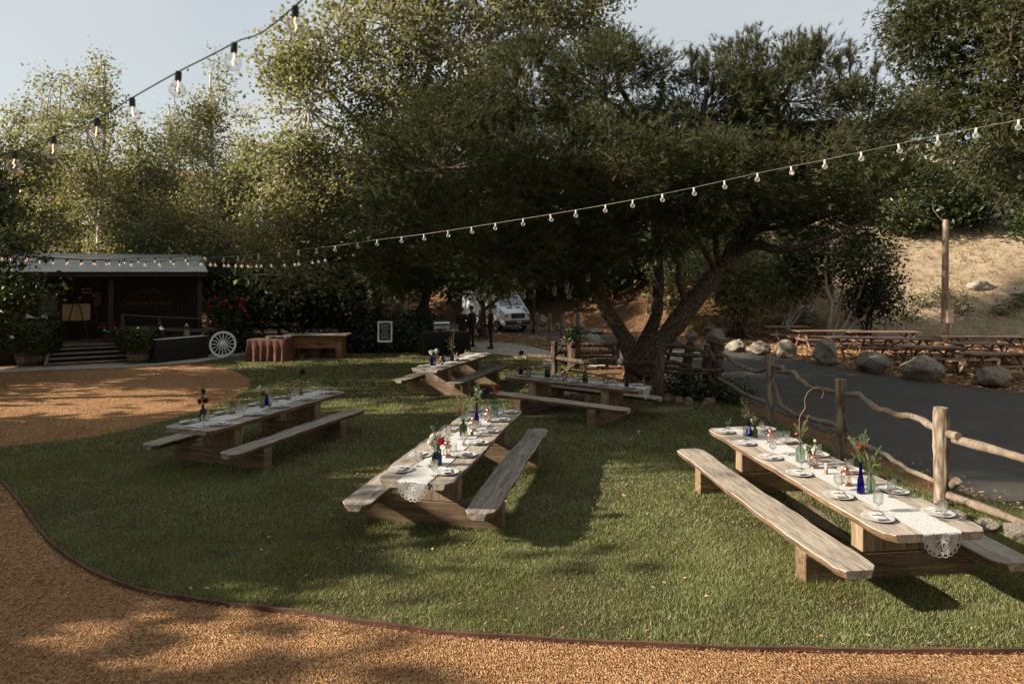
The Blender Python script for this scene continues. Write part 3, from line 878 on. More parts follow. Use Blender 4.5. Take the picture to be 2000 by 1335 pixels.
for i, (u, v, w, hgt, lab) in enumerate([
    (1940, 752, 66, 40, 'low rounded grey boulder at the road edge beside the closest picnic table'),
    (1795, 738, 66, 44, 'broad domed grey boulder between the square boulder and the low rounded one'),
    (1702, 724, 64, 46, 'blocky grey boulder with a dark cleft on the far road edge'),
    (1612, 708, 58, 46, 'tall pointed boulder on the far road edge, peak in the middle'),
    (1535, 697, 38, 32, 'small squarish boulder next to the tall pointed boulder'),
    (1481, 692, 42, 28, 'rough flat topped boulder beside the small squarish boulder'),
    (1436, 685, 40, 24, 'low sloping boulder just behind the stone capped gate post'),
    (1305, 676, 40, 30, 'dark boulder across the road behind the pine trunk'),
    (1165, 652, 22, 14, 'small pale boulder across the road by itself'),
    (1131, 648, 34, 24, 'pale twin topped boulder across the road by the rope posts'),
    (1092, 645, 18, 14, 'small grey boulder on the verge beyond the rope posts'),
    (1062, 636, 22, 22, 'rounded pale boulder on the verge beside the parked van'),
    (1158, 677, 44, 26, 'large smooth boulder on the near side of the road behind the log benches')]):
    p = G(u, v); k = p.y / FPX
    boulder(p, w * k / 2 * 1.08, w * k / 2 * 0.9, hgt * k / 2 * 1.12, i, lab, rnd.uniform(0, 6))
# pale rock heap below the oleanders and stones scattered on the slope
for i in range(16):
    u = rnd.uniform(1385, 1470); v = rnd.uniform(615, 648)
    x = (u - 1000) / FPX * 33.5; y = 33.2 + (648 - v) * 0.06
    s = rnd.uniform(0.12, 0.32)
    boulder((x, y, hill_z(x, y)), s, s, s * .7, i, 'pale broken rock in the heap at the foot of the oleanders', rnd.uniform(0, 6), 'rock', 'rocks heaped below the oleanders')
for i in range(14):
    u = rnd.uniform(1525, 1600); v = rnd.uniform(618, 640)
    y = 34.5 + rnd.uniform(0, 1.5); x = (u - 1000) / FPX * y
    s = rnd.uniform(0.12, 0.3)
    boulder((x, y, hill_z(x, y)), s, s, s * .75, i, 'sunlit white rock in the pile behind the end picnic table', rnd.uniform(0, 6), 'rock', 'white rocks piled behind the picnic tables')
for i, (u, y, s, lab) in enumerate([(1915, 38.2, .7, 'dark rock sitting in the shaded part of the bare slope'), (1990, 37, .55, 'brown rock among low scrub on the shaded slope')]):
    x = (u - 1000) / FPX * y
    boulder((x, y, hill_z(x, y)), s, s * .8, s * .5, i + 1, lab, rnd.uniform(0, 6), 'rock', sink=.75)
# ================================================================== vegetation
def lobe(u, v, ru, rv, y, ry=None):
    c = D(u, v, y); k = y / FPX
    return (np.array(c), np.array([ru * k, (ry if ry else (ru + rv) / 2 * k), rv * k]))

def clump_centres(lobes, n, r, shell=0.55):
    w = np.array([np.prod(l[1]) ** (2 / 3) for l in lobes]); w = w / w.sum()
    idx = r.choice(len(lobes), n, p=w)
    d = unit(r.normal(0, 1, (n, 3)))
    q = shell + (1 - shell) * r.uniform(0, 1, n) ** 0.7
    C = np.array([l[0] for l in lobes])[idx]; S = np.array([l[1] for l in lobes])[idx]
    return C + d * S * q[:, None], unit(d * S), idx

def leaves(P, N, size, r, aspect=0.55, fold=0.25):
    """kite-shaped leaves, P centres, N rough normals"""
    n = len(P)
    t = unit(np.cross(N, unit(r.normal(0, 1, (n, 3)))))
    b = np.cross(N, t)
    s = size * r.uniform(0.6, 1.4, n)[:, None]
    V = np.zeros((n, 4, 3))
    V[:, 0] = P - t * s
    V[:, 1] = P - b * s * aspect + N * s * fold * 0.5
    V[:, 2] = P + t * s * 0.9 - N * s * fold
    V[:, 3] = P + b * s * aspect + N * s * fold * 0.5
    return V.reshape(-1, 3)

def tufts(P, Dr, r, K=18, L=0.2, w=0.006, spread=0.9):
    n = len(P)
    d = unit(Dr[:, None, :] + spread * r.normal(0, 0.55, (n, K, 3)))
    base = P[:, None, :] + Dr[:, None, :] * r.uniform(-0.5, 0.35, (n, K, 1)) * L
    side = unit(np.cross(d, r.normal(0, 1, (n, K, 3)))) * w
    ln = L * r.uniform(0.65, 1.2, (n, K, 1))
    V = np.stack([base - side, base + side, base + d * ln], 2)
    return V.reshape(-1, 3)

def sprays(P, Dr, r, K=7, L=0.35, w=0.03):
    """long narrow drooping leaves in a bunch"""
    n = len(P)
    d = unit(Dr[:, None, :] + r.normal(0, 0.5, (n, K, 3)))
    d[..., 2] -= 0.15
    side = unit(np.cross(d, r.normal(0, 1, (n, K, 3)))) * w
    ln = L * r.uniform(0.6, 1.25, (n, K, 1))
    p = P[:, None, :] + 0 * d
    m = p + d * ln * 0.5
    V = np.stack([p, m - side, p + d * ln + np.array([0, 0, -0.06]) * ln, m + side], 2)
    return V.reshape(-1, 3)

def limb(mb, a, b, r0, r1, r, seg=6, bow=0.12, n=5):
    a = np.array(a); b = np.array(b); L = np.linalg.norm(b - a)
    off = r.normal(0, bow * L, 3); off[2] = abs(off[2]) * 0.5
    pts = []; rad = []
    for i in range(n + 1):
        t = i / n
        p = a + (b - a) * t + off * math.sin(PI * t) + (r.normal(0, 0.02 * L, 3) if 0 < i < n else 0)
        pts.append(p); rad.append(r0 + (r1 - r0) * t)
    mb.tube(pts, rad, seg, cap=False)

def broad_tree(name, label, base, trunk_top, lobes, nclump, per, size, leafmat, barkmat, seed, r0=0.3, rc=0.55, group=None, cat='tree', shell=0.5, twigs=True, up=0.5, aspect=0.55, spray=False):
    r = np.random.default_rng(seed)
    root = empty(name, base, 0, label, cat, group)
    B = np.array(base)
    mb = MB()
    top = np.array(trunk_top)
    n = 8; tp = []
    for i in range(n + 1):
        t = i / n
        tp.append(B + (top - B) * t + np.array([math.sin(t * 3 + seed), math.cos(t * 2.3 + seed), 0]) * 0.18 * t * np.linalg.norm(top - B) * 0.15 - B)
    mb.tube(tp, [r0 * (1.5 if i == 0 else 1.15 - 0.85 * i / n) for i in range(n + 1)], 9, cap=True)
    TP = np.array(tp)
    for (c, s) in lobes:
        cz = c - B
        k = min(n, max(2, int(np.argmin(np.linalg.norm(TP + np.array([0, 0, 1.0]) - cz, axis=1)))))
        limb(mb, TP[max(1, k - 1)], cz, r0 * 0.42, r0 * 0.12, r, 6)
    C, dr, idx = clump_centres(lobes, nclump, r, shell)
    if twigs:
        for i in range(0, nclump):
            lc = lobes[idx[i]][0]
            st = lc + (C[i] - lc) * r.uniform(0.0, 0.35)
            limb(mb, st - B, C[i] - B, 0.03 + r0 * 0.03, 0.012, r, 3, 0.08, 3)
    P = np.repeat(C, per, 0) + r.normal(0, 1, (nclump * per, 3)) * np.array([rc, rc, rc * 0.7])
    if spray:
        dd = unit(np.repeat(dr, per, 0) + r.normal(0, .6, (len(P), 3)) + np.array([0, 0, .2]))
        V = sprays(P, dd, r, 6, size, size * 0.085)
    else:
        N = unit(r.normal(0, 1, (len(P), 3)) + np.array([0, 0, up]) + np.array(sun_from) * 0.9)   # leaves turn to the light
        V = leaves(P, N, size, r, aspect)
    mb.build('trunk', barkmat, root, True)
    np_mesh('crown', V - B, 4, leafmat, root)
    return root

# ---------------- the big pine
def big_pine():
    r = np.random.default_rng(77)
    y0 = 19.3
    base = G(1252, 757)
    B = np.array(base)
    root = empty('pine_tree', base, 0, 'big spreading pine with three thick leaning stems rising behind the log fence', 'tree')
    mb = MB()
    def path(pts, rad, seg=14):
        p = [Vector(np.array(D(u, v, y)) - B) for (u, v, y) in pts]
        cp = catmull(p, 5)
        rr = np.interp(np.linspace(0, len(rad) - 1, len(cp)), range(len(rad)), rad)
        rg = random.Random(3)
        rr = [a * (1 + 0.05 * math.sin(i * 1.7)) for i, a in enumerate(rr)]
        mb.tube(cp, rr, seg, True, wob=0.07, rng=rg)
        return cp
    # flared foot and the three stems
    path([(1252, 770, 18.9), (1250, 735, 18.95), (1248, 700, 19.1), (1246, 670, 19.2)], [0.58, 0.44, 0.38, 0.27])
    st = {}
    st['l'] = path([(1243, 720, 19), (1222, 665, 19.1), (1198, 625, 19.2), (1175, 585, 19.3), (1160, 520, 19.4), (1130, 430, 19.6), (1090, 330, 20)], [0.3, 0.22, 0.2, 0.18, 0.16, 0.12, 0.07])
    st['m'] = path([(1246, 705, 19.3), (1262, 662, 19.5), (1280, 620, 19.8), (1286, 560, 20.1), (1284, 480, 20.4), (1275, 380, 20.8), (1270, 260, 21)], [0.28, 0.2, 0.18, 0.165, 0.14, 0.11, 0.06])
    st['r'] = path([(1252, 728, 18.8), (1272, 690, 18.7), (1302, 655, 18.7), (1345, 600, 18.8), (1392, 542, 19), (1430, 498, 19.2), (1462, 450, 19.4), (1480, 380, 19.8), (1495, 280, 20.2)], [0.4, 0.3, 0.275, 0.26, 0.24, 0.21, 0.18, 0.12, 0.06])
    path([(1425, 505, 19.2), (1470, 478, 18.8), (1530, 488, 18.2), (1600, 470, 17.6), (1700, 430, 17.2)], [0.17, 0.13, 0.1, 0.07, 0.03], 8)
    path([(1440, 485, 19.3), (1500, 430, 19.6), (1580, 380, 20), (1660, 330, 20.4)], [0.16, 0.13, 0.1, 0.05], 8)
    path([(1410, 522, 19.1), (1450, 540, 18.6), (1490, 545, 18.2), (1530, 560, 17.9)], [0.05, 0.035, 0.025, 0.012], 6)
    path([(1400, 532, 19), (1370, 480, 18.4), (1345, 440, 18), (1330, 390, 17.6)], [0.09, 0.07, 0.05, 0.03], 6)
    path([(1166, 560, 19.3), (1080, 520, 18.6), (980, 490, 18), (860, 480, 17.6)], [0.14, 0.11, 0.08, 0.03], 8)
    path([(1150, 490, 19.4), (1060, 420, 19.8), (950, 350, 20.2), (850, 300, 20.4)], [0.14, 0.11, 0.08, 0.03], 8)
    LB = [lobe(860, 330, 150, 130, 19.5, 2.4), lobe(800, 440, 120, 105, 18, 2.0), lobe(760, 520, 70, 60, 18, 1.4), lobe(960, 480, 130, 85, 16.6, 1.8), lobe(900, 230, 120, 90, 21.5, 2.0),
          lobe(1030, 210, 140, 120, 21, 2.4), lobe(1040, 380, 140, 120, 17.5, 2.2), lobe(1180, 190, 140, 110, 20.5, 2.4), lobe(1210, 330, 140, 110, 17.5, 2.2), lobe(1120, 500, 110, 60, 17.8, 1.6),
          lobe(1370, 230, 130, 110, 20.5, 2.4), lobe(1390, 350, 140, 90, 17.8, 2.2), lobe(1540, 200, 120, 110, 20.5, 2.4), lobe(1560, 330, 150, 90, 18.2, 2.2), lobe(1690, 250, 110, 110, 20.5, 2.0), lobe(1720, 370, 100, 60, 18.6, 1.6),
          lobe(1450, 430, 120, 45, 18.5, 1.4), lobe(1620, 420, 110, 50, 18.6, 1.5), lobe(1280, 440, 90, 70, 17.4, 1.4), lobe(1600, 110, 60, 40, 21, 1.0), lobe(1450, 130, 80, 50, 21, 1.0), lobe(1290, 140, 60, 40, 21, .9), lobe(1040, 110, 80, 40, 21.5, 1.0), lobe(1190, 100, 60, 35, 21.5, .9)]
    LB += [lobe(900, 400, 170, 120, 22.5, 2.2), lobe(1120, 330, 180, 140, 22.5, 2.2), lobe(1420, 320, 220, 120, 22.5, 2.0), lobe(1000, 500, 150, 70, 22.5, 1.8), lobe(1180, 450, 150, 80, 22, 1.5)]
    main = st['l'] + st['m'] + st['r']
    MA = np.array([list(p) for p in main])
    nc = 1250
    C, dr, idx = clump_centres(LB, nc, r, 0.45)
    for i, (c, s) in enumerate(LB):
        cz = c - B
        a = MA[np.argmin(np.linalg.norm(MA - cz + np.array([0, 0, 1.4]), axis=1))]
        limb(mb, a, cz, 0.11, 0.04, r, 6, 0.1)
    for i in range(nc):
        lc = LB[idx[i]][0]
        limb(mb, lc - B + (C[i] - lc) * r.uniform(0, .4), C[i] - B, 0.024, 0.01, r, 3, 0.12, 3)
    # bare dead twigs inside the crown
    for i in range(260):
        lc = LB[r.integers(len(LB))]
        a = lc[0] + lc[1] * r.normal(0, .22, 3); b = a + r.normal(0, .45, 3) * np.array([1, 1, .6])
        limb(mb, a - B, b - B, 0.010, 0.004, r, 3, 0.22, 4)
    per = 34
    P = np.repeat(C, per, 0) + r.normal(0, 1, (nc * per, 3)) * np.array([0.29, 0.29, 0.2])
    dd = unit(np.repeat(dr, per, 0) * 0.8 + (P - np.repeat(C, per, 0)) * 1.6 + np.array([0, 0, 0.3]))
    V = tufts(P, dd, r, 14, 0.19, 0.0092, 0.95)
    # upright leaders breaking the skyline
    sp = []
    for (u, v, y, h) in [(1560, 62, 20.5, 1.3), (1600, 60, 20.6, 1.1), (1530, 85, 20.4, 1.0), (1450, 95, 20.6, 1.0), (1350, 90, 20.4, 1.1), (1480, 90, 20.6, .8), (1660, 85, 20.4, 1.0), (1590, 80, 20.8, .9), (1240, 85, 20.6, .8), (1180, 80, 20.6, .7), (1050, 95, 21, .7), (1640, 105, 20.4, .8), (1710, 110, 20.4, .9), (1010, 120, 20.5, .8), (1380, 105, 20.3, .8)]:
        tip = np.array(D(u, v, y))
        mb.tube([tip - B - np.array([0, 0, h]), tip - B], [0.03, 0.012], 4, False)
        for j in range(5):
            a = r.uniform(0, 6.28); st0 = tip - np.array([0, 0, h * r.uniform(.3, .8)])
            q = st0 + np.array([math.cos(a) * .3, math.sin(a) * .3, .3]) * h * .6
            mb.tube([st0 - B, q - B], [.015, .008], 3, False)
            for k in np.linspace(.2, 1, 5): sp.append(st0 + (q - st0) * k)
        for k in np.linspace(0, 1, 14): sp.append(tip - np.array([0, 0, h * k * .8]))
    sp = np.array(sp)
    V2 = tufts(sp, np.tile(np.array([0, 0, 1.0]), (len(sp), 1)) + r.normal(0, .15, sp.shape), r, 26, 0.2, 0.006, 0.8)
    mb.build('trunk', MT['pinebark'], root, True)
    np_mesh('crown', np.concatenate([V, V2]) - B, 3, MT['needle'], root)
    return root
big_pine()

# ---------------- the tall sycamore behind it
broad_tree('sycamore_tree', 'tall pale barked sycamore with bright leaves towering behind the pine', D(775, 640, 31.5) * Vector((1, 1, 0)), D(860, -60, 31),
    [lobe(600, 210, 120, 110, 29), lobe(560, 330, 80, 90, 28.5), lobe(640, 360, 110, 100, 29), lobe(590, 440, 120, 70, 28), lobe(560, 540, 90, 60, 27), lobe(640, 545, 80, 55, 27), lobe(700, 470, 100, 80, 29),
     lobe(640, 90, 120, 90, 30), lobe(760, 180, 130, 110, 29.5), lobe(760, 50, 130, 100, 30), lobe(900, 110, 130, 100, 29.5), lobe(920, -10, 150, 100, 31), lobe(1050, 40, 110, 70, 31), lobe(1140, 20, 80, 60, 31), lobe(720, -70, 140, 90, 31), lobe(860, -130, 160, 90, 32), lobe(1040, -70, 120, 80, 32), lobe(560, 120, 60, 60, 29.5), lobe(1180, 60, 50, 40, 31), lobe(860, 260, 160, 120, 31), lobe(780, 330, 140, 100, 31)],
    1000, 62, 0.105, MT['sycleaf'], MT['palebark'], 4, r0=0.3, rc=0.43, shell=0.35)

# ---------------- the grove beyond the market building
GT = 'slender trees of the grove behind the market building'
grove = [(30, 200, 32, 70, 'thin crowned tree at the open end of the grove behind the market roof'),
         (100, 130, 40, 62, 'slender tree with a bare spire behind the market roof'),
         (190, 90, 36, 58, 'tallest spindly tree of the grove, its thin spire against the sky'),
         (270, 215, 33, 70, 'bushy grey green tree directly behind the market ridge'),
         (345, 180, 42, 62, 'pale stemmed tree behind the corner of the market roof'),
         (425, 110, 38, 62, 'open crowned tree standing beside the tall sycamore'),
         (480, 250, 33, 60, 'low dense tree filling the gap next to the sycamore'),
         (-60, 160, 47, 80, 'wide tree at the edge of the grove past the market')]
for i, (u, v, y, w, lab) in enumerate(grove):
    lb = []
    rr = random.Random(i + 40)
    top = v; z = top
    lb.append(lobe(u, top + 40, w * 0.4, 48, y))
    lb.append(lobe(u + rr.uniform(-10, 10), top + 100, w * 0.75, 60, y))
    while z < 470:
        z += 62
        ww = w * min(1.5, 0.75 + (z - top) / 240)
        lb.append(lobe(u + rr.uniform(-.5, .5) * w, z + 40, ww * rr.uniform(.7, 1), 62, y + rr.uniform(-2, 1.5)))
        lb.append(lobe(u + rr.uniform(-.8, .8) * w, z + 60, ww * rr.uniform(.5, .8), 50, y + rr.uniform(-2, 1.5)))
    p = D(u, 600, y); p.z = 0
    broad_tree('cottonwood_tree', lab, p, D(u, top + 30, y), lb, 270, 46, 0.09, MT['cottonleaf'], MT['palebark'], 60 + i, r0=0.17, rc=0.38, group=GT, shell=0.3)

# ---------------- dark wood closing the valley behind the pine
GW = 'dark evergreens closing the valley'
for i, (u, v, ru, rv, y, lab) in enumerate([
    (560, 400, 120, 130, 44, 'dark oak in the valley behind the low sycamore boughs'), (700, 420, 120, 130, 46, 'dark oak in the valley behind the lattice fence'), (830, 440, 110, 130, 47, 'dark oak in the valley behind the serving staff'),
    (960, 430, 110, 140, 48, 'dark oak in the valley directly behind the parked van'), (1090, 440, 110, 130, 46, 'dark oak on the foot of the slope past the van'), (1220, 430, 110, 120, 45, 'dark oak on the slope seen between the pine stems'),
    (1350, 420, 100, 110, 44, 'dark oak on the slope above the oleanders'), (1480, 400, 100, 100, 53, 'dark oak on the slope seen through the pine boughs'), (1610, 390, 100, 90, 55, 'dark oak on the slope above the picnic tables'), (400, 430, 110, 110, 54, 'dark oak behind the pale stemmed grove'), (250, 430, 120, 90, 56, 'dark oak deep in the grove behind the market'), (90, 430, 130, 90, 55, 'dark oak in the grove behind the hanging bough')]):
    x = (u - 1000) / FPX * y
    z = max(0, hill_z(x, y))
    broad_tree('oak_tree', lab, (x, y, z - .2), (x, y, CAM_H - (v - HOR) / FPX * y), [lobe(u, v, ru, rv, y), lobe(u - 50, v + 50, ru * .7, rv * .7, y - 2), lobe(u + 45, v + 60, ru * .7, rv * .7, y - 2), lobe(u, v + 90, ru, rv * .5, y - 2)],
        150, 42, 0.19, MT['darkleaf'], MT['darkbark'], 120 + i, r0=0.3, rc=0.8, group=GW, shell=0.5, twigs=False)

# ---------------- right-hand side: cypress, hill trees, shrubs
yc = 26.0
for nm, lab, lb, sd, n in [
    ('cypress_tree', 'huge dark feathery cypress overhanging the road from the slope',
     [lobe(1830, 60, 95, 90, yc), lobe(1790, 20, 60, 60, yc), lobe(1900, 20, 110, 110, yc + 1), lobe(1860, 160, 80, 70, yc), lobe(1790, 200, 60, 60, yc + 1.5), lobe(1900, 240, 90, 60, yc), lobe(1850, -80, 120, 90, yc + 1)], 8, 330),
    ('cypress_tree', 'second feathery cypress, its lit boughs hanging beside the string lights',
     [lobe(1975, 90, 60, 90, 23), lobe(2010, 200, 70, 90, 23), lobe(1965, 300, 60, 55, 23), lobe(2030, 20, 80, 100, 23.5), lobe(2050, 330, 80, 90, 24), lobe(2080, 150, 90, 140, 24.5)], 9, 260)]:
    x = (2130 if sd == 8 else 2120) ; yy = yc + 2.5 if sd == 8 else 25
    p = Vector(((x - 1000) / FPX * yy, yy, 0))
    broad_tree(nm, lab, p, p + Vector((-1.5 if sd == 8 else 0, 0, 12)), lb, n, 22, 0.26, MT['cypress'], MT['darkbark'], sd, r0=0.4, rc=0.42, shell=0.5, spray=True)
def slope_hit(u, v):
    """where the line of sight meets the slope"""
    y = 30.0
    while y < 90:
        p = D(u, v, y)
        if p.z <= hill_z(p.x, y): return p
        y += 0.25
    return D(u, v, 60)
for i, (u, v, ru, rv, lab) in enumerate([
    (1835, 445, 95, 75, 'dark scrub oak at the top of the bare slope behind the pole'), (1770, 395, 100, 110, 'dark scrub oak on the ridge beside the pine crown'),
    (2050, 450, 50, 45, 'dark bush overhanging the end of the sunlit slope'), (1790, 440, 60, 40, 'sunlit leafy bush on the slope just behind the wooden pole'), (1690, 380, 80, 120, 'dark scrub oak high on the ridge over the picnic ground'), (1985, 372, 90, 90, 'dark scrub oak beneath the cypress boughs on the ridge')]):
    p = slope_hit(u, v); y = p.y; vc = v - rv * .85
    broad_tree('scrub_oak', lab, (p.x, y, p.z - .2), D(u, vc, y), [lobe(u, vc, ru, rv, y), lobe(u - ru * .5, vc + rv * .4, ru * .6, rv * .6, y - 1), lobe(u + ru * .5, vc + rv * .3, ru * .6, rv * .6, y - 1)],
        120, 48, 0.15, MT['darkleaf'] if i != 3 else MT['shrubleaf'], MT['darkbark'], 160 + i, r0=0.12, rc=0.55, shell=.45, cat='tree', twigs=False)

def multi_stem(name, label, base, stems, lobes, n, per, size, leafmat, barkmat, seed, rc=.35, r0=.05, spray=True, cat='shrub', group=None):
    r = np.random.default_rng(seed)
    root = empty(name, base, 0, label, cat, group); B = np.array(base)
    tops = [l[0] for l in lobes]
    for i in range(stems):
        t = tops[i % len(tops)] - B + r.normal(0, .3, 3)
        mb = MB(); a = np.array([r.normal(0, .22), r.normal(0, .18), -.05])
        limb(mb, a, t, r0 * r.uniform(.7, 1.3), r0 * .4, r, 6, .12, 6)
        mb.build('stem', barkmat, root, True)
    C, dr, idx = clump_centres(lobes, n, r, .35)
    P = np.repeat(C, per, 0) + r.normal(0, 1, (n * per, 3)) * rc
    dd = unit(np.repeat(dr, per, 0) + r.normal(0, .6, (len(P), 3)) + np.array([0, 0, .5]))
    V = sprays(P, dd, r, 6, size, size * .09) if spray else leaves(P, dd, size, r)
    np_mesh('crown', V - B, 4, leafmat, root)
    return root
def hp(u, y, off=0.0):
    x = (u - 1000) / FPX * y
    return Vector((x, y, max(0.0, hill_z(x, y)) + off))
GO = 'oleander shrubs at the foot of the slope'
multi_stem('oleander_shrub', 'oleander with dark upright canes behind the stone capped gate post', hp(1445, 33), 11, [lobe(1420, 540, 55, 45, 33), lobe(1470, 530, 45, 50, 33), lobe(1440, 590, 50, 28, 33)], 150, 10, .3, MT['shrubleaf'], MT['darkbark'], 31, group=GO)
multi_stem('oleander_shrub', 'oleander with bright sunlit canes beside the end picnic table', hp(1530, 34.2), 9, [lobe(1520, 545, 45, 45, 34), lobe(1560, 540, 45, 40, 34)], 130, 10, .3, MT['shrubleaf'], MT['palebark'], 32, group=GO)
multi_stem('oleander_shrub', 'grey green oleander mass seen through the fork of the pine', hp(1335, 36), 8, [lobe(1330, 500, 55, 60, 36), lobe(1320, 570, 45, 40, 35), lobe(1385, 520, 40, 50, 36), lobe(1300, 440, 40, 50, 37), lobe(1420, 470, 60, 40, 37)], 240, 10, .3, MT['shrubleaf'], MT['darkbark'], 33, group=GO)
multi_stem('bay_tree', 'dark bushy tree with several pale sunlit trunks behind the picnic tables', hp(1622, 33.5), 7, [lobe(1620, 500, 75, 55, 33), lobe(1690, 510, 75, 60, 33), lobe(1730, 570, 40, 45, 33), lobe(1560, 480, 55, 50, 33.5), lobe(1660, 450, 90, 45, 34), lobe(1700, 600, 50, 30, 33)], 330, 26, .09, MT['darkleaf'], MT['palebark'], 34, r0=.09, spray=False, cat='tree', rc=.3)
multi_stem('bay_tree', 'slim dark leaved bay behind the long picnic table near the pole', hp(1695, 33.8), 6, [lobe(1700, 560, 45, 40, 33.8), lobe(1680, 590, 30, 25, 33.8)], 80, 26, .09, MT['darkleaf'], MT['darkbark'], 35, r0=.05, spray=False, cat='tree', rc=.25)
for i, (u, y) in enumerate([(1990, 36), (1800, 37), (1955, 35.5), (1880, 36), (1840, 37.5), (1770, 36)]):
    p = hp(u, y)
    multi_stem('scrub_bush', ['low dry scrub bush under the cypress on the shaded slope', 'low scrub bush on the shaded slope beside the bay trees', 'dark scrub bush low on the slope above the far table row', 'low scrub bush behind the meter pole', 'grey scrub bush up the slope from the meter pole', 'small scrub bush where the bay tree meets the slope'][i], p, 4,
        [(np.array(p) + np.array([0, 0, .25]), np.array([.6, .5, .3]))], 30, 10, .07, MT['shrubleaf'], MT['darkbark'], 50 + i, rc=.2, r0=.02, spray=False, group='scrub on the bare slope')

# ---------------- trees at the back of the lawn
broad_tree('oak_tree', 'leaning dark trunked oak beside the chalkboard sign', G(800, 672), D(850, 520, 28.5), [lobe(760, 520, 70, 40, 28), lobe(860, 520, 60, 40, 29), lobe(820, 480, 90, 50, 29)], 110, 40, .12, MT['darkleaf'], MT['darkbark'], 201, r0=.3, rc=.45)
broad_tree('oak_tree', 'straight dark oak trunk in front of the lattice fence', G(738, 668), D(742, 520, 29.5), [lobe(700, 520, 60, 45, 29), lobe(760, 500, 60, 40, 30), lobe(660, 560, 50, 40, 28)], 110, 40, .12, MT['darkleaf'], MT['darkbark'], 202, r0=.26, rc=.45)
broad_tree('oak_tree', 'slim tree with low leaves between the staff and the van', G(940, 660), D(945, 555, 32), [lobe(925, 552, 45, 24, 32), lobe(985, 552, 45, 20, 32), lobe(960, 535, 60, 30, 32)], 60, 36, .12, MT['darkleaf'], MT['darkbark'], 203, r0=.24, rc=.3)
broad_tree('oak_tree', 'dark tree crowding the back of the bar beside the bunting lights', G(600, 678), D(600, 520, 29), [lobe(560, 590, 60, 40, 28), lobe(620, 600, 60, 45, 28), lobe(500, 560, 55, 45, 29), lobe(430, 545, 45, 45, 29.5), lobe(650, 620, 45, 40, 28), lobe(480, 610, 50, 40, 29.5)], 320, 50, .075, MT['darkleaf'], MT['darkbark'], 204, r0=.2, rc=.4)
for i, (u, v, w, h, lab) in enumerate([(715, 692, 34, 44, 'ivy covered bush between the bar and the chalkboard sign'), (790, 690, 40, 40, 'dark bush behind the chalkboard sign easel'), (690, 690, 30, 30, 'low dark bush at the end of the wooden bar'), (830, 680, 30, 34, 'dark bush between the leaning oak and the buffet')]):
    p = G(u, v - 6); k = p.y / FPX
    multi_stem('ivy_bush', lab, p, 5, [(np.array(p) + np.array([0, 0, h * k]), np.array([w * k, w * k * .8, h * k])), (np.array(p) + np.array([.1, 0, h * k * .4]), np.array([w * k * 1.1, w * k * .8, h * k * .5]))], 110, 26, .07, MT['darkleaf'], MT['darkbark'], 220 + i, rc=.22, r0=.03, spray=False)

# bough hanging in at the side of the market building
broad_tree('maple_tree', 'dark leaved tree hanging its boughs over the corner of the market building', (-17.4, 20.0, 0), (-17.2, 20, 6.2), [lobe(20, 480, 60, 24, 18.5), lobe(-20, 570, 75, 50, 19), lobe(45, 575, 45, 24, 18.5), lobe(-60, 480, 90, 60, 20), lobe(-90, 380, 90, 80, 20), lobe(-40, 600, 60, 30, 19)], 220, 44, .075, MT['darkleaf'], MT['darkbark'], 205, r0=.25, rc=.32, shell=.35)

# trees standing beyond the open side of the lawn; their shade crosses it
GS = 'shade trees along the open side of the lawn'
def shade_tree(x, y, hgt, rad, n, per, size, seed, lab, low=2.0):
    c = np.array([x, y, 0.0]); r = random.Random(seed)
    lb = []
    for k in range(7):
        a = r.uniform(0, 6.28); q = rad * r.uniform(.2, .75); z = r.uniform(low + rad * .3, hgt - rad * .3)
        lb.append((c + np.array([math.cos(a) * q, math.sin(a) * q, z]), np.array([rad * .55, rad * .55, rad * .42])))
    lb.append((c + np.array([0, 0, hgt - rad * .4]), np.array([rad * .6, rad * .6, rad * .4])))
    broad_tree('shade_tree', lab, (x, y, 0), (x, y, hgt * .75), lb, n, per, size, MT['cottonleaf'], MT['darkbark'], seed, r0=.28, rc=.6, group=GS, shell=.3, twigs=False)
shade_tree(-13.0, 7.0, 4.7, 1.8, 150, 60, .2, 301, 'low round shade tree beside the open lawn', 0.8)
shade_tree(-15.5, 9.6, 5.2, 1.6, 110, 60, .2, 308, 'second low shade tree beside the open lawn', 0.8)
shade_tree(-14.5, 3.9, 4.8, 1.3, 46, 44, .17, 307, 'small shade tree beside the wood chip bend', 1.0)
shade_tree(-20.5, 9.8, 7.4, 2.4, 210, 56, .22, 302, 'tall shade tree past the near end of the lawn', 1.2)
shade_tree(-22.0, 11.5, 13.5, 2.4, 260, 56, .22, 303, 'tallest shade tree standing off the wood chip circle', 1.2)
shade_tree(-22.5, 20.4, 11.5, 2.0, 90, 44, .2, 309, 'open crowned shade tree with gaps between its boughs', 1.5)
shade_tree(-24.5, 24.6, 12.5, 2.8, 240, 54, .22, 304, 'broad shade tree short of the market building', 1.2)
shade_tree(-28.0, 28.0, 11.5, 3.2, 200, 50, .22, 305, 'broad shade tree around the side of the market', 1.2)
shade_tree(-26.0, 8.8, 19.0, 2.4, 190, 52, .22, 306, 'tall high crowned shade tree behind the broad ones', 13.2)
shade_tree(-27.0, 12.4, 19.0, 2.4, 190, 52, .22, 310, 'second tall high crowned shade tree behind the broad ones', 13.2)
GS = 'unseen trees added around the terrace to block sky light'  # out of view, added to hold sky light off the lawn and deepen its shade
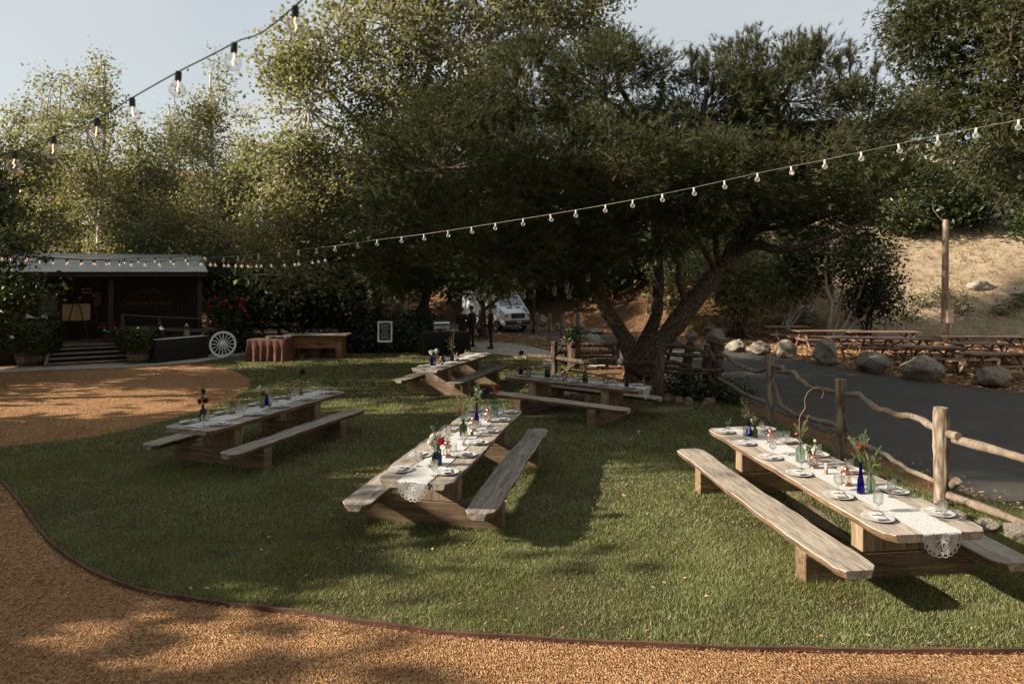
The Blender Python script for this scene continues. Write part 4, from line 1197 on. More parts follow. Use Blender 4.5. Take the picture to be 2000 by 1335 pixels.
for i, (x, y, h, rad, lab) in enumerate([(-13, -6, 17, 4.6, 'unseen sky blocking tree added behind the terrace on the lawn side'), (-5, -7, 18, 5, 'tall unseen sky blocking tree added straight behind the terrace'), (4, -7, 17, 4.8, 'unseen sky blocking tree added behind the terrace on the road side'), (13, -5, 17, 4.8, 'unseen sky blocking tree added behind the terrace beyond the road'), (-22, -2, 13, 4.2, 'unseen sky blocking tree added at the corner of the wood chip path'), (20, -1, 12, 4.0, 'unseen sky blocking tree added across the road from the terrace')]):
    shade_tree(x, y, h, rad, 190, 46, .34, 330 + i, lab, 1.0)
GS = 'shade trees along the open side of the lawn'
shade_tree(-16.5, 6.0, 7.6, 1.6, 40, 40, .16, 311, 'thin crowned young shade tree by the wood chip bend', 2.0)
shade_tree(-21.5, 16.0, 9.5, 1.7, 52, 42, .17, 312, 'thin crowned young shade tree off the wood chip circle', 1.0)
# ================================================================== the long tables
def slab(L, w, th, z, seed, x0=0.0, live=(1, 1), chamf=0.10, n=44, warp=0.004):
    """sawn slab with waney edges, length along Y, top face at z"""
    r = random.Random(seed)
    o = r.uniform(0, 90)
    mb = MB(); V = []; F = []
    ring = 10
    for i in range(n + 1):
        t = i / n; y = -L / 2 + L * t
        e = min(t, 1 - t) * L
        k = 1.0
        cut = max(0, 1 - e / chamf) if chamf > 0 else 0
        def edge(s, sd):
            a = 0.030 * mnoise.noise(Vector((y * 0.9, sd, o))) + 0.016 * mnoise.noise(Vector((y * 3.1, sd, o + 5))) + 0.006 * mnoise.noise(Vector((y * 9, sd, o)))
            kn = 0.028 * max(0, mnoise.noise(Vector((y * 1.7, sd + 9, o)))) ** 2
            return (w / 2 + (a + kn * 4) * s) - cut * cut * 0.085 * s
        el = edge(live[0], 1.0); er = edge(live[1], 7.0)
        el2 = el - (0.018 + 0.02 * abs(mnoise.noise(Vector((y * 2, 3, o))))) * live[0]; er2 = er - (0.018 + 0.02 * abs(mnoise.noise(Vector((y * 2, 11, o))))) * live[1]
        dz = warp * mnoise.noise(Vector((y * 0.8, 0, o)))
        bv = 0.008
        pts = [(-el + bv, z), (-el - 0.002, z - bv), (-(el + el2) / 2 - 0.004, z - th * .45), (-el2, z - th + bv), (-el2 + bv, z - th), (er2 - bv, z - th), (er2, z - th + bv), ((er + er2) / 2 + 0.004, z - th * .45), (er + 0.002, z - bv), (er - bv, z)]
        for (x, zz) in pts: V.append((x0 + x, y, zz + dz))
    for i in range(n):
        for k in range(ring):
            k2 = (k + 1) % ring
            F.append((i * ring + k, i * ring + k2, (i + 1) * ring + k2, (i + 1) * ring + k))
    M = [1 if k in (1, 2, 3, 5, 6, 7) and ((k < 4 and live[0] > .5) or (k > 4 and live[1] > .5)) else 0 for i in range(n) for k in range(ring)] + [0, 0]
    F.append(tuple(range(ring)))
    F.append(tuple(n * ring + k for k in range(ring - 1, -1, -1)))
    F = [tuple(reversed(f)) for f in F]
    mb.add(V, F)
    mb.m = M
    return mb

def long_table(near, far, Wd, label, seed, mats, bench=0.77, bw=0.40, bl=(1.0, 1.0), bo=(0.0, 0.0), ch=.14):
    near = Vector((near[0], near[1], 0)); far = Vector((far[0], far[1], 0))
    c = (near + far) / 2; d = far - near; L = d.length
    rz = math.atan2(d.y, d.x) - PI / 2
    t = empty('long_table', c, rz, label, 'table', 'heavy timber tables with attached benches')
    for s in (-1, 1):
        mb = slab(L, Wd / 2 - 0.004, 0.078, 0.75, seed + s, s * Wd / 4, (1, 0.05) if s < 0 else (0.05, 1), chamf=ch)
        soft(mb.build('tabletop_slab', mats[0], t, mats=[mats[0], MT['slabedge']]), 35)
    for q, s in enumerate((-1, 1)):
        mb = slab(L * bl[q], bw, 0.078, 0.435, seed + 10 * s, s * bench, (1, 1), chamf=ch * .85)
        o = soft(mb.build('bench_seat', mats[1], t, mats=[mats[1], MT['slabedge']]), 35)
        o.location = (0, bo[q], 0)
    for s in (-1, 1):
        y = s * (L / 2 - 0.78)
        mb = MB(); mb.bbox((0, y, 0.145), (2 * bench + 0.30, 0.20, 0.31), 0.012); mb.build('cross_beam', MT['timber'], t)
        mb = MB(); mb.bbox((0, y, 0.486), (0.68, 0.196, 0.369), 0.012); mb.build('pedestal', MT['timberz'], t)
        for q in (-1, 1):
            mb = MB(); mb.bbox((q * (bench - 0.005), y, 0.3275), (0.30, 0.196, 0.054), 0.008); mb.build('bench_block', MT['timberz'], t)
    return t, c, rz, L

TB = {}
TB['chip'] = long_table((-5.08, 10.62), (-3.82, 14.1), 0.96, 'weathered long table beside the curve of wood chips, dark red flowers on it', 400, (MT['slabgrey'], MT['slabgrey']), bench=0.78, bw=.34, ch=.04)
TB['mid'] = long_table((-1.15, 7.95), (-0.27, 12.2), 0.94, 'long table out on the open grass, lace runner hanging off one end', 420, (MT['slab'], MT['slabgrey']), bench=0.76, bw=.36)
TB['road'] = long_table((4.02, 6.40), (3.55, 10.75), 1.06, 'sunlit long table running along the twisted log fence', 440, (MT['slab'], MT['slab']), bench=0.81, bw=.42)
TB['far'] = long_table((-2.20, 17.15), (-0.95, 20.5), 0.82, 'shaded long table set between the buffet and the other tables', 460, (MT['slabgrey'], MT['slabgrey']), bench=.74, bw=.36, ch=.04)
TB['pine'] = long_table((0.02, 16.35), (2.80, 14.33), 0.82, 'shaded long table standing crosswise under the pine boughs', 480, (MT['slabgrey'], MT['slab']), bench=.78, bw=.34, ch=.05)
WID = {'chip': .96, 'mid': .94, 'road': 1.06, 'far': .82, 'pine': .82}
WHERE = {'chip': 'on the table by the wood chips', 'mid': 'on the table in the open grass', 'road': 'on the sunlit table by the log fence', 'far': 'on the shaded table nearest the buffet', 'pine': 'on the crosswise table under the pine'}

def tl(key, x, y, z=0.0):
    """table coordinates to world"""
    t, c, rz, L = TB[key]
    return Vector((c.x + x * math.cos(rz) - y * math.sin(rz), c.y + x * math.sin(rz) + y * math.cos(rz), z))
def tuv(key, u, v, z=0.752):
    """table coordinates of a sighted spot on the table top"""
    t, c, rz, L = TB[key]
    p = G(u, v, z) - c
    return (p.x * math.cos(-rz) - p.y * math.sin(-rz), p.x * math.sin(-rz) + p.y * math.cos(-rz))

TOP = 0.7535
# ---- lace runner with a real openwork drop
def lace_drop(mb, hw, sgn, yend, zt):
    A, Bn = 92, 72
    H = 0.25
    def keep(a, b):
        x = a; y = b - 0.06
        if b < 0.012: return abs(a) < hw
        th = math.atan2(y, x); r = math.hypot(x / hw, y / (H - 0.075) if y > 0 else y / 0.09)
        if y <= 0:
            rim = hw - 0.012 + 0.012 * abs(math.cos(b * 75)); rr = abs(a) / rim
        else:
            rim = 0.93 + 0.075 * abs(math.cos(th * 9)); rr = r / rim
        if rr > 1: return False
        if y > 0 and 0.80 < rr < 0.93 and abs(math.cos(th * 9)) > 0.72: return False      # petal eyes
        if y <= 0 and 0.84 < rr < 0.94 and abs(math.cos(b * 75)) > 0.72: return False
        h2 = math.hypot(x / 0.105, (y - 0.02 + 0.35 * abs(x)) / 0.10)                    # heart
        if 0.55 < h2 < 0.66 or 0.86 < h2 < 0.95: return (math.sin(th * 22) > 0.2)
        if 0.66 <= h2 <= 0.86: return not (math.sin(a * 900) > 0.35 and math.sin(b * 900) > 0.1)
        if h2 < 0.5 and 0.25 < h2 and math.sin(th * 6) > 0.55: return False
        return True
    V = {}; vs = []; fs = []
    def vid(i, j):
        if (i, j) not in V:
            a = -hw - 0.004 + (2 * hw + 0.008) * i / A; b = H * j / Bn
            wv = 0.008 * math.sin(a * 22) * min(1, b / 0.08)
            if b < 0.02: p = (a, yend + sgn * 0.022 * math.sin(b / 0.02 * PI / 2), zt - 0.02 * (1 - math.cos(b / 0.02 * PI / 2)))
            else: p = (a, yend + sgn * (0.022 + wv), zt - b)
            V[(i, j)] = len(vs); vs.append(p)
        return V[(i, j)]
    for j in range(Bn):
        for i in range(A):
            a = -hw - 0.004 + (2 * hw + 0.008) * (i + .5) / A; b = H * (j + .5) / Bn
            if keep(a, b): fs.append((vid(i, j), vid(i + 1, j), vid(i + 1, j + 1), vid(i, j + 1)))
    mb.add(vs, fs)

def runner(key, label, hw=0.185, drops=(), short=(0.0, 0.0)):
    t, c, rz, L = TB[key]
    mb = MB(); n = 60; m = 10
    y0 = -L / 2 + short[0]; y1 = L / 2 - short[1]
    V = []; F = []
    for i in range(n + 1):
        y = lerp(y0, y1, i / n)
        for k in range(m + 1):
            q = -1 + 2 * k / m
            sc = 0.006 * abs(math.sin(y * 60)) if abs(q) == 1 else 0
            x = q * (hw + sc) + 0.012 * math.sin(y * 1.3 + len(key))
            zz = TOP + 0.0035 + 0.0022 * mnoise.noise(Vector((x * 9, y * 7, 2))) + 0.0015
            V.append((x, y, zz))
    for i in range(n):
        for k in range(m):
            F.append((i * (m + 1) + k, i * (m + 1) + k + 1, (i + 1) * (m + 1) + k + 1, (i + 1) * (m + 1) + k))
    mb.add(V, F)
    for s in drops:
        lace_drop(mb, hw, s, s * L / 2, TOP + 0.006)
    o = mb.build('lace_runner', MT['lace'])
    o.location = c; o.rotation_euler = (0, 0, rz)
    soft(o, 60)
    return tag(o, label, 'table runner')
runner('chip', 'white lace runner along the table by the wood chips', short=(.12, .08))
runner('mid', 'white lace runner with scalloped drop on the table in the open grass', drops=(-1,))
runner('road', 'white lace runner with scalloped drop on the sunlit table by the fence', .2, drops=(-1,))
runner('far', 'white lace runner along the shaded table nearest the buffet', .17, short=(.02, .02))
runner('pine', 'bluish white lace runner with pointed drop under the pine', .17, drops=(1,))

# ---- plates, napkins, glasses
def P_plate():
    mb = MB()
    mb.lathe([(0, .004), (.085, .004), (.095, .0), (.10, .003), (.15, .018), (.153, .021), (.150, .0225), (.105, .009), (.09, .0075), (0, .0075)], 28)
    o = mb.build('dinner_plate', MT['ceramic']); soft(o, 50); return o
def P_napkin(seed):
    r = random.Random(seed)
    n = empty('folded_napkin')
    mb = MB(); V = []; F = []
    nx, ny = 8, 6
    for lay in range(2):
        w, l = (.115 - .012 * lay), (.20 - .02 * lay)
        b = len(V)
        for i in range(nx + 1):
            for j in range(ny + 1):
                x = (-.5 + i / nx) * l; y = (-.5 + j / ny) * w + lay * .004
                V.append((x, y, .012 + lay * .008 + .006 * abs(x) / .1 + .004 * mnoise.noise(Vector((x * 18, y * 18, seed + lay)))))
        for i in range(nx):
            for j in range(ny): F.append((b + i * (ny + 1) + j, b + (i + 1) * (ny + 1) + j, b + (i + 1) * (ny + 1) + j + 1, b + i * (ny + 1) + j + 1))
    mb.add(V, F); soft(mb.build('cloth', MT['napkin'], n), 60)
    mb = MB()
    for q in range(2):
        a = r.uniform(-.3, .3) + q * 2.4
        mb.tube([(0, 0, .026), (.02 * math.cos(a), .02 * math.sin(a), .033), (.05 * math.cos(a + .3), .04 * math.sin(a + .3), .028)], [.0035, .003, .002], 5)
    mb.tube([(-.012, -.05, .0225), (-.012, .0, .027), (-.012, .055, .0235)], .0035, 5)
    mb.build('burgundy_sprig', MT['tie'], n)
    return n
def P_goblet(h=.185):
    mb = MB()
    k = h / .15
    pr = [(0, 0), (.032, 0), (.033, .003), (.012, .010), (.008, .020), (.008, .045), (.016, .056), (.034, .068), (.039, .085), (.040, .12), (.0405, .15), (.0385, .15), (.0375, .12), (.036, .088), (.03, .073), (.0, .066)]
    mb.lathe([(a * 1.2, b * k) for a, b in pr], 14)
    o = mb.build('goblet', MT['glass']); soft(o, 50)
    # moulded lattice of the pressed glass
    me = o.data
    for v in me.vertices:
        if .07 * k < v.co.z < .125 * k and math.hypot(v.co.x, v.co.y) > .036:
            f = 1 + .035 * math.cos(math.atan2(v.co.y, v.co.x) * 7)
            v.co.x *= f; v.co.y *= f
    return o
def P_flute():
    mb = MB()
    mb.lathe([(0, 0), (.03, 0), (.031, .003), (.006, .009), (.0045, .02), (.0045, .075), (.012, .088), (.026, .115), (.031, .15), (.029, .20), (.0278, .20), (.0296, .15), (.024, .117), (0, .092)], 14)
    o = mb.build('wine_glass', MT['glass']); soft(o, 50); return o
PL = P_plate(); NP = [P_napkin(i) for i in range(4)]; GO = P_goblet(); FL = P_flute()
used = {}
def place(proto, loc, rz, label, cat, group):
    if proto.name not in used:
        used[proto.name] = 1; o = proto
        o.location = loc; o.rotation_euler = (0, 0, rz)
    else:
        o = dup(proto, loc, rz)
    return tag(o, label, cat, group)
rs = random.Random(12)
for key in TB:
    t, c, rz, L = TB[key]
    W = WHERE[key]
    n = 6 if key in ('road', 'mid') else 5
    for s in (-1, 1):
        for i in range(n):
            y = lerp(-L / 2 + .38, L / 2 - .30, i / (n - 1)) + rs.uniform(-.05, .05) + (0.06 if s > 0 else 0)
            x = s * (WID[key] / 2 - .185 + rs.uniform(-.01, .02))
            place(PL, tl(key, x, y, TOP), rs.uniform(0, 6), 'white dinner plate ' + W, 'plate', 'plates ' + W)
            place(NP[rs.randrange(4)], tl(key, x, y, TOP + .008), rz + s * PI / 2 + rs.uniform(-.35, .35) + PI / 2 * 0, 'white folded napkin with a burgundy sprig ' + W, 'napkin', 'napkins ' + W)
            gy = y + (-.17 if s > 0 else .19) + rs.uniform(-.03, .03)
            gx = s * (WID[key] / 2 - .30 + rs.uniform(-.03, .02))
            if key in ('pine', 'far'):
                place(FL, tl(key, gx, gy, TOP + .0055), rs.uniform(0, 6), 'stemmed wine glass ' + W, 'glass', 'wine glasses ' + W)
            else:
                place(GO, tl(key, gx, gy, TOP + .0055), rs.uniform(0, 6), 'pressed glass goblet ' + W, 'glass', 'goblets ' + W)

# ---- lanterns, candles
def P_lantern(cm='copper'):
    l = empty('copper_lantern' if cm == 'copper' else 'bronze_lantern')
    mb = MB(); mb.lathe([(0, 0), (.05, 0), (.052, .006), (.047, .016), (.05, .022), (0, .024)], 12); soft(mb.build('base', MT[cm], l), 40)
    for k in range(6):
        a = k * PI / 3
        mb = MB(); mb.tube([(.043 * math.cos(a), .043 * math.sin(a), .022), (.043 * math.cos(a), .043 * math.sin(a), .115)], .003, 5); mb.build('post', MT[cm], l)
    mb = MB(); mb.lathe([(.040, .024), (.040, .114)], 6); mb.f = mb.f[:6]; mb.m = mb.m[:6]; mb.build('glass_pane', MT['glass'], l)
    mb = MB(); mb.lathe([(.052, .112), (.056, .118), (.050, .13), (.034, .147), (.020, .152), (.018, .162), (.030, .172), (.026, .182), (.010, .190), (0, .192)], 14); r = soft(mb.build('roof', MT[cm], l), 40)
    mb = MB(); mb.tube([(.022 * math.cos(a), 0, .19 + .022 * math.sin(a)) for a in np.linspace(-.4, PI + .4, 12)], .0022, 5); mb.build('handle', MT['bronze'], l)
    mb = MB(); mb.lathe([(0, .024), (.018, .024), (.018, .048), (0, .048)], 10); mb.build('tealight', MT['wax'], l)
    return l
LA = P_lantern(); LB_ = P_lantern('bronze')
def lantern(key, u, v, sc=1.0, what='copper lantern'):
    x, y = tuv(key, u, v)
    o = place(LA if key in ('mid', 'road') else LB_, tl(key, x, y, TOP + .0055), rs.uniform(0, 6), None, 'lantern', 'small copper lanterns')
    o.scale = (sc, sc, sc)
    return o
lan = [('mid', 873, 893, 'copper lantern between the white bouquet and the olive bottle on the grass table'), ('mid', 924, 842, 'copper lantern partly behind the olive bottle on the grass table'), ('mid', 953, 824, 'copper lantern in front of the pale clear bottle on the grass table'),
       ('road', 1505, 868, 'copper lantern next to the teardrop bottle on the sunlit table'), ('road', 1590, 914, 'copper lantern beside the white flower jar on the sunlit table'), ('road', 1653, 948, 'copper lantern beside the tall cobalt bottle on the sunlit table'),
       ('chip', 453, 808, 'lantern beside the slate blue bottle on the wood chip table'), ('chip', 562, 780, 'lantern beside the clear bottle on the wood chip table'),
       ('pine', 1032, 735, 'lantern at the open end of the table under the pine'), ('pine', 1103, 743, 'lantern between the white flowers and green bottle under the pine'), ('pine', 1183, 751, 'lantern beside the dark blue bottle under the pine'),
       ('far', 862, 712, 'lantern beside the cobalt jar on the table nearest the buffet'), ('far', 893, 704, 'lantern far along the table nearest the buffet')]
for key, u, v, lab in lan:
    lantern(key, u, v, 1.12)['label'] = lab
def P_votive():
    c = empty('votive_candle')
    mb = MB(); mb.lathe([(0, .003), (.022, 0), (.026, .05), (.0235, .05), (.02, .004), (0, .006)], 12); soft(mb.build('cup', MT['glass'], c))
    mb = MB(); mb.lathe([(0, .006), (.019, .006), (.0205, .032), (0, .032)], 12); mb.build('wax', MT['wax'], c)
    return c
VO = P_votive()
for key, lst in {'pine': [(1006, 732), (1089, 742), (1125, 747), (1167, 751), (1195, 757), (1233, 760)], 'mid': [(838, 913), (905, 868), (985, 805), (940, 812)], 'road': [(1448, 852), (1640, 935), (1540, 890)], 'chip': [(404, 822), (540, 786)]}.items():
    for (u, v) in lst:
        x, y = tuv(key, u, v)
        place(VO, tl(key, max(-.17, min(.17, x)), y, TOP + .0055), 0, 'small white votive candle ' + WHERE[key], 'candle', 'votive candles ' + WHERE[key])
def taper(key, u, v, label):
    x, y = tuv(key, u, v); p = tl(key, x, y, TOP + .0055)
    c = empty('taper_candle', p, 0, label, 'candle')
    mb = MB(); mb.lathe([(0, 0), (.024, 0), (.022, .055), (.014, .058), (0, .058)], 12); mb.build('holder', MT['cork'], c)
    mb = MB(); mb.lathe([(0, .058), (.011, .058), (.0095, .13), (0, .135)], 10); mb.build('wax', MT['wax'], c)
    mb = MB(); mb.tube([(0, 0, .132), (.002, 0, .145)], .0012, 4); mb.build('wick', MT['black'], c)
taper('road', 1613, 926, 'short white taper in a brown holder on the sunlit table')
taper('mid', 922, 850, 'white taper candle behind the olive bottle on the grass table')
taper('chip', 527, 794, 'white taper candle in the middle of the wood chip table')

# ---- bottles and flowers
BP = {
 'tall':  [(0, 0), (.030, 0), (.033, .006), (.032, .06), (.025, .12), (.015, .17), (.0125, .23), (.0125, .265), (.015, .267), (.015, .275), (.011, .275), (.0105, .235), (.013, .17), (.022, .12), (.028, .06), (.029, .012), (0, .010)],
 'squat': [(0, 0), (.042, 0), (.045, .008), (.045, .11), (.038, .135), (.018, .155), (.015, .19), (.018, .192), (.018, .202), (.013, .202), (.013, .16), (.034, .132), (.041, .108), (.041, .014), (0, .012)],
 'jar':   [(0, 0), (.036, 0), (.039, .006), (.039, .085), (.034, .098), (.034, .115), (.031, .115), (.031, .098), (.0355, .085), (.0355, .012), (0, .010)],
 'drop':  [(0, 0), (.028, 0), (.038, .012), (.042, .03), (.034, .065), (.016, .10), (.012, .14), (.014, .165), (.011, .165), (.010, .14), (.013, .10), (.03, .064), (.037, .03), (.033, .014), (0, .010)],
 'mini':  [(0, 0), (.022, 0), (.024, .005), (.024, .07), (.012, .09), (.010, .115), (.012, .12), (.009, .12), (.008, .09), (.020, .068), (.020, .008), (0, .007)],
}
def bottle(key, u, v, kind, mat, label, sc=1.0):
    sc *= 1.25
    x, y = tuv(key, u, v)
    p = tl(key, max(-.2, min(.2, x)), y, TOP + .0055)
    mb = MB(); mb.lathe([(a * sc, b * sc) for a, b in BP[kind]], 18)
    o = mb.build('bottle', MT[mat]); soft(o, 40); o.location = p
    tag(o, label, 'bottle')
    top = max(b for a, b in BP[kind]) * sc
    return p, top

def bloom_petals(c, rad, n, r, up=.4, flat=.5):
    d = unit(r.normal(0, 1, (n, 3)) + np.array([0, 0, up]))
    P = np.array(c) + d * rad * r.uniform(.35, .8, (n, 1))
    N = unit(d + r.normal(0, .3, (n, 3)))
    return leaves(P, N, rad * .62, r, .8, .35)
def bunch(p, top, label, blooms, seed, leafk=None, spikes=0, grass=0, twig=None, spread=.07, hgt=.13, leafn=10):
    """cut flowers standing in a bottle: p foot of the bottle, top its rim"""
    r = np.random.default_rng(seed)
    root = empty('flower_bunch', p, 0, label, 'flowers'); root.scale = (1.25,) * 3; top = top / 1.25
    st = MB(); heads = []
    def stem(h, a, q, rad=.0018):
        e = (q * math.cos(a), q * math.sin(a), top + h)
        st.tube([(0.006 * math.cos(a + 3), .006 * math.sin(a + 3), .02), (0.004 * math.cos(a), .004 * math.sin(a), top), (e[0] * .45, e[1] * .45, top + h * .55), e], [rad] * 4, 5)
        return e
    lv = []
    for (mat, rad, h, a, q, n) in blooms:
        e = stem(h, a, q); heads.append((mat, e, rad, n))
    for i in range(leafn if leafk else 0):
        a = r.uniform(0, 6.28); q = spread * r.uniform(.3, 1); h = hgt * r.uniform(.1, 1.1)
        e = stem(h, a, q, .0012); lv.append(e)
        for k in range(3): lv.append((e[0] * r.uniform(.4, 1) + r.normal(0, .012), e[1] * r.uniform(.4, 1) + r.normal(0, .012), top + h * r.uniform(.35, 1)))
    sp = []
    for i in range(grass):
        a = r.uniform(0, 6.28); q = spread * r.uniform(.5, 1.6); h = hgt * r.uniform(.8, 1.9)
        e = np.array(stem(h, a, q, .0013))
        b = np.array([0, 0, top])
        for k in np.linspace(.45, 1, 9): sp.append((b + (e - b) * np.array([k * k, k * k, k]), unit(e - b)))
    soft(st.build('stems', MT['stem'], root))
    if lv:
        P = np.array(lv); N = unit(r.normal(0, 1, P.shape) + np.array([0, -.4, .3]))
        np_mesh('leaves', leaves(P, N, .02 if leafk != 'eucalyptus' else .024, r, .75 if leafk == 'eucalyptus' else .45, .15), 4, MT['eucalyptus' if leafk == 'eucalyptus' else 'boxleaf'], root)
    if sp:
        P = np.array([s[0] for s in sp]); dd = np.array([s[1] for s in sp])
        np_mesh('sprigs', tufts(P, dd, r, 7, .022, .0022, .9), 3, MT['sprig'], root)
    for (mat, e, rad, n) in heads:
        np_mesh('bloom', bloom_petals(e, rad, n, r), 4, MT[mat], root)
    if twig:
        mb = MB(); mb.tube(catmull([Vector(q) for q in twig], 5), np.linspace(.0035, .0015, (len(twig) - 1) * 5 + 1), 5); mb.build('curly_twig', MT['twig'], root)
    return root

# table out on the grass
p, tp = bottle('mid', 848, 906, 'mini', 'amberglass', 'tiny brown bottle in front of the white bouquet on the grass table')
p, tp = bottle('mid', 855, 908, 'jar', 'tealglass', 'small slate blue jar under the white bouquet on the grass table', 1.1)
bunch(p, tp, 'white bouquet with one bright red peony and pale spikes on the grass table', [('petalwhite', .045, .14, 2.5, .06, 40), ('petalwhite', .04, .16, 1.2, .02, 36), ('petalwhite', .035, .10, 3.4, .07, 30), ('petalred', .038, .115, -.6, .045, 44), ('petalwhite', .03, .06, 3.6, .06, 26), ('petalwhite', .025, .02, 3.9, .06, 20)], 1, 'box', 0, 5, None, .07, .14, 12)
p, tp = bottle('mid', 905, 852, 'squat', 'greenglass', 'olive green wine bottle on the grass table', 1.0)
bunch(p, tp, 'loose grasses and two small red blooms in the olive bottle on the grass table', [('petalpink', .022, .10, 2.8, .06, 24), ('petaldark', .018, .11, .2, .03, 18)], 2, 'box', 0, 9, [(0, 0, tp), (-.05, 0, tp + .12), (-.07, .0, tp + .2), (-.13, .02, tp + .27), (-.2, .02, tp + .36)], .11, .19, 5)
p, tp = bottle('mid', 931, 832, 'tall', 'blueglass', 'tall cobalt bottle with eucalyptus on the grass table', 1.05)
bunch(p, tp, 'eucalyptus stems with small white blooms in the cobalt bottle on the grass table', [('petalwhite', .026, .13, .3, .05, 20), ('petalwhite', .022, .09, -.4, .03, 18), ('petalwhite', .02, .05, .1, .04, 16)], 3, 'eucalyptus', 0, 3, None, .06, .2, 13)
p, tp = bottle('mid', 966, 812, 'squat', 'palegreenglass', 'pale clear bottle with magenta flowers on the grass table', 1.05)
bunch(p, tp, 'magenta red lilies standing in the pale clear bottle on the grass table', [('petalred', .032, .16, 2.0, .03, 26), ('petalred', .028, .18, .3, .045, 24), ('petalred', .024, .12, -.5, .04, 20), ('petaldark', .02, .12, 3, .03, 16)], 4, 'box', 0, 2, None, .04, .17, 5)
# sunlit table
p, tp = bottle('road', 1463, 852, 'drop', 'blueglass', 'blue teardrop bottle at the far end of the sunlit table', 1.1)
bunch(p, tp, 'one red carnation with eucalyptus and a long grass on the sunlit table', [('petalred', .03, .085, .2, .02, 30)], 5, 'eucalyptus', 0, 3, None, .08, .16, 9)
p, tp = bottle('road', 1475, 855, 'mini', 'greenglass', 'little green bottle touching the blue teardrop bottle', 1.25)
bunch(p, tp, 'small white and blush posy in the little green bottle', [('petalwhite', .028, .07, 1, .02, 26), ('petalwhite', .022, .05, 2.6, .03, 20), ('petalpink', .018, .02, .1, .03, 14)], 6, 'box', 0, 0, None, .04, .08, 6)
p, tp = bottle('road', 1563, 902, 'squat', 'palegreenglass', 'clear bottle holding a curly willow twig on the sunlit table', 1.0)
bunch(p, tp, 'long curly willow twig with green buds rising from the clear bottle', [('petalpink', .016, .08, 2.9, .04, 14), ('petalpink', .016, .07, .1, .045, 14)], 7, 'box', 0, 6, [(0, 0, tp - .05), (-.01, 0, tp + .12), (.0, 0, tp + .22), (.05, 0, tp + .30), (.045, 0, tp + .38), (.08, 0, tp + .46), (.14, 0, tp + .50), (.21, 0, tp + .50), (.24, 0, tp + .46), (.22, .0, tp + .40)], .06, .16, 4)
p, tp = bottle('road', 1583, 908, 'jar', 'glass', 'small clear jar of white daisies on the sunlit table', .9)
bunch(p, tp, 'white daisies in the small clear jar on the sunlit table', [('petalwhite', .032, .07, 2.6, .04, 26), ('petalwhite', .034, .06, .2, .05, 28), ('petalwhite', .02, .13, .4, .06, 14), ('petalwhite', .028, .05, -1, .03, 22)], 8, 'box', 0, 0, None, .05, .09, 9)
p, tp = bottle('road', 1681, 964, 'tall', 'blueglass', 'tall cobalt bottle with a peony on the sunlit table', 1.0)
bunch(p, tp, 'one bright pink peony with long pale grasses in the cobalt bottle', [('petalred', .04, .13, .3, .015, 50)], 9, 'box', 0, 12, None, .09, .15, 3)
p, tp = bottle('road', 1701, 960, 'squat', 'palegreenglass', 'clear bottle of green sprigs beside the tall cobalt bottle', .85)
bunch(p, tp, 'arching pale green sprigs in the clear bottle beside the cobalt one', [('petalwhite', .01, .1, .3, .04, 8)], 10, 'box', 0, 12, None, .1, .12, 4)
# table by the wood chips
p, tp = bottle('chip', 396, 821, 'squat', 'tealglass', 'slate blue bottle on the wood chip table', 1.0)
bunch(p, tp, 'dark red ranunculus with a grey leaf tip in the slate blue bottle', [('petaldark', .04, .05, .5, .03, 34), ('petaldark', .032, .045, 3.3, .04, 28), ('petaldark', .032, .18, .2, .005, 26)], 11, 'box', 0, 2, None, .03, .2, 5)
p, tp = bottle('chip', 512, 796, 'squat', 'palegreenglass', 'clear round bottle with white blooms on the wood chip table', .8)
bunch(p, tp, 'white blooms with a red one above in the clear round bottle', [('petalwhite', .045, .10, 2.9, .05, 30), ('petalwhite', .045, .09, .2, .04, 30), ('petaldark', .03, .03, 0, .02, 20), ('petaldark', .028, .29, 2.4, .02, 18)], 12, 'box', 0, 2, None, .05, .25, 7)
p, tp = bottle('chip', 521, 792, 'mini', 'blueglass', 'small cobalt bottle behind the white blooms on the wood chip table', 1.3)
p, tp = bottle('chip', 588, 772, 'tall', 'palegreenglass', 'clear tall bottle with a dark rose on the wood chip table', .95)
bunch(p, tp, 'dark red rose and a tall green sprig in the clear tall bottle', [('petaldark', .048, .11, .3, .03, 40)], 13, 'box', 0, 4, None, .04, .25, 7)
# table nearest the buffet
p, tp = bottle('far', 846, 714, 'jar', 'blueglass', 'stout cobalt jar of white flowers on the table nearest the buffet', 1.5)
bunch(p, tp, 'white hydrangea heads in the stout cobalt jar', [('petalwhite', .06, .10, 2.6, .05, 40), ('petalwhite', .055, .11, .3, .07, 36), ('petalwhite', .04, .04, .9, .08, 24)], 14, 'box', 0, 0, None, .06, .1, 8)
p, tp = bottle('far', 866, 708, 'drop', 'blueglass', 'blue teardrop bottle along the table nearest the buffet', 1.1)
p, tp = bottle('far', 883, 705, 'squat', 'greenglass', 'green bottle with a tall twig on the table nearest the buffet', 1.0)
bunch(p, tp, 'tall leafy twig in the green bottle on the table nearest the buffet', [('petalwhite', .025, .1, .3, .05, 16)], 15, 'box', 0, 4, [(0, 0, tp), (-.02, 0, tp + .25), (.0, 0, tp + .45), (.04, 0, tp + .6)], .1, .3, 9)
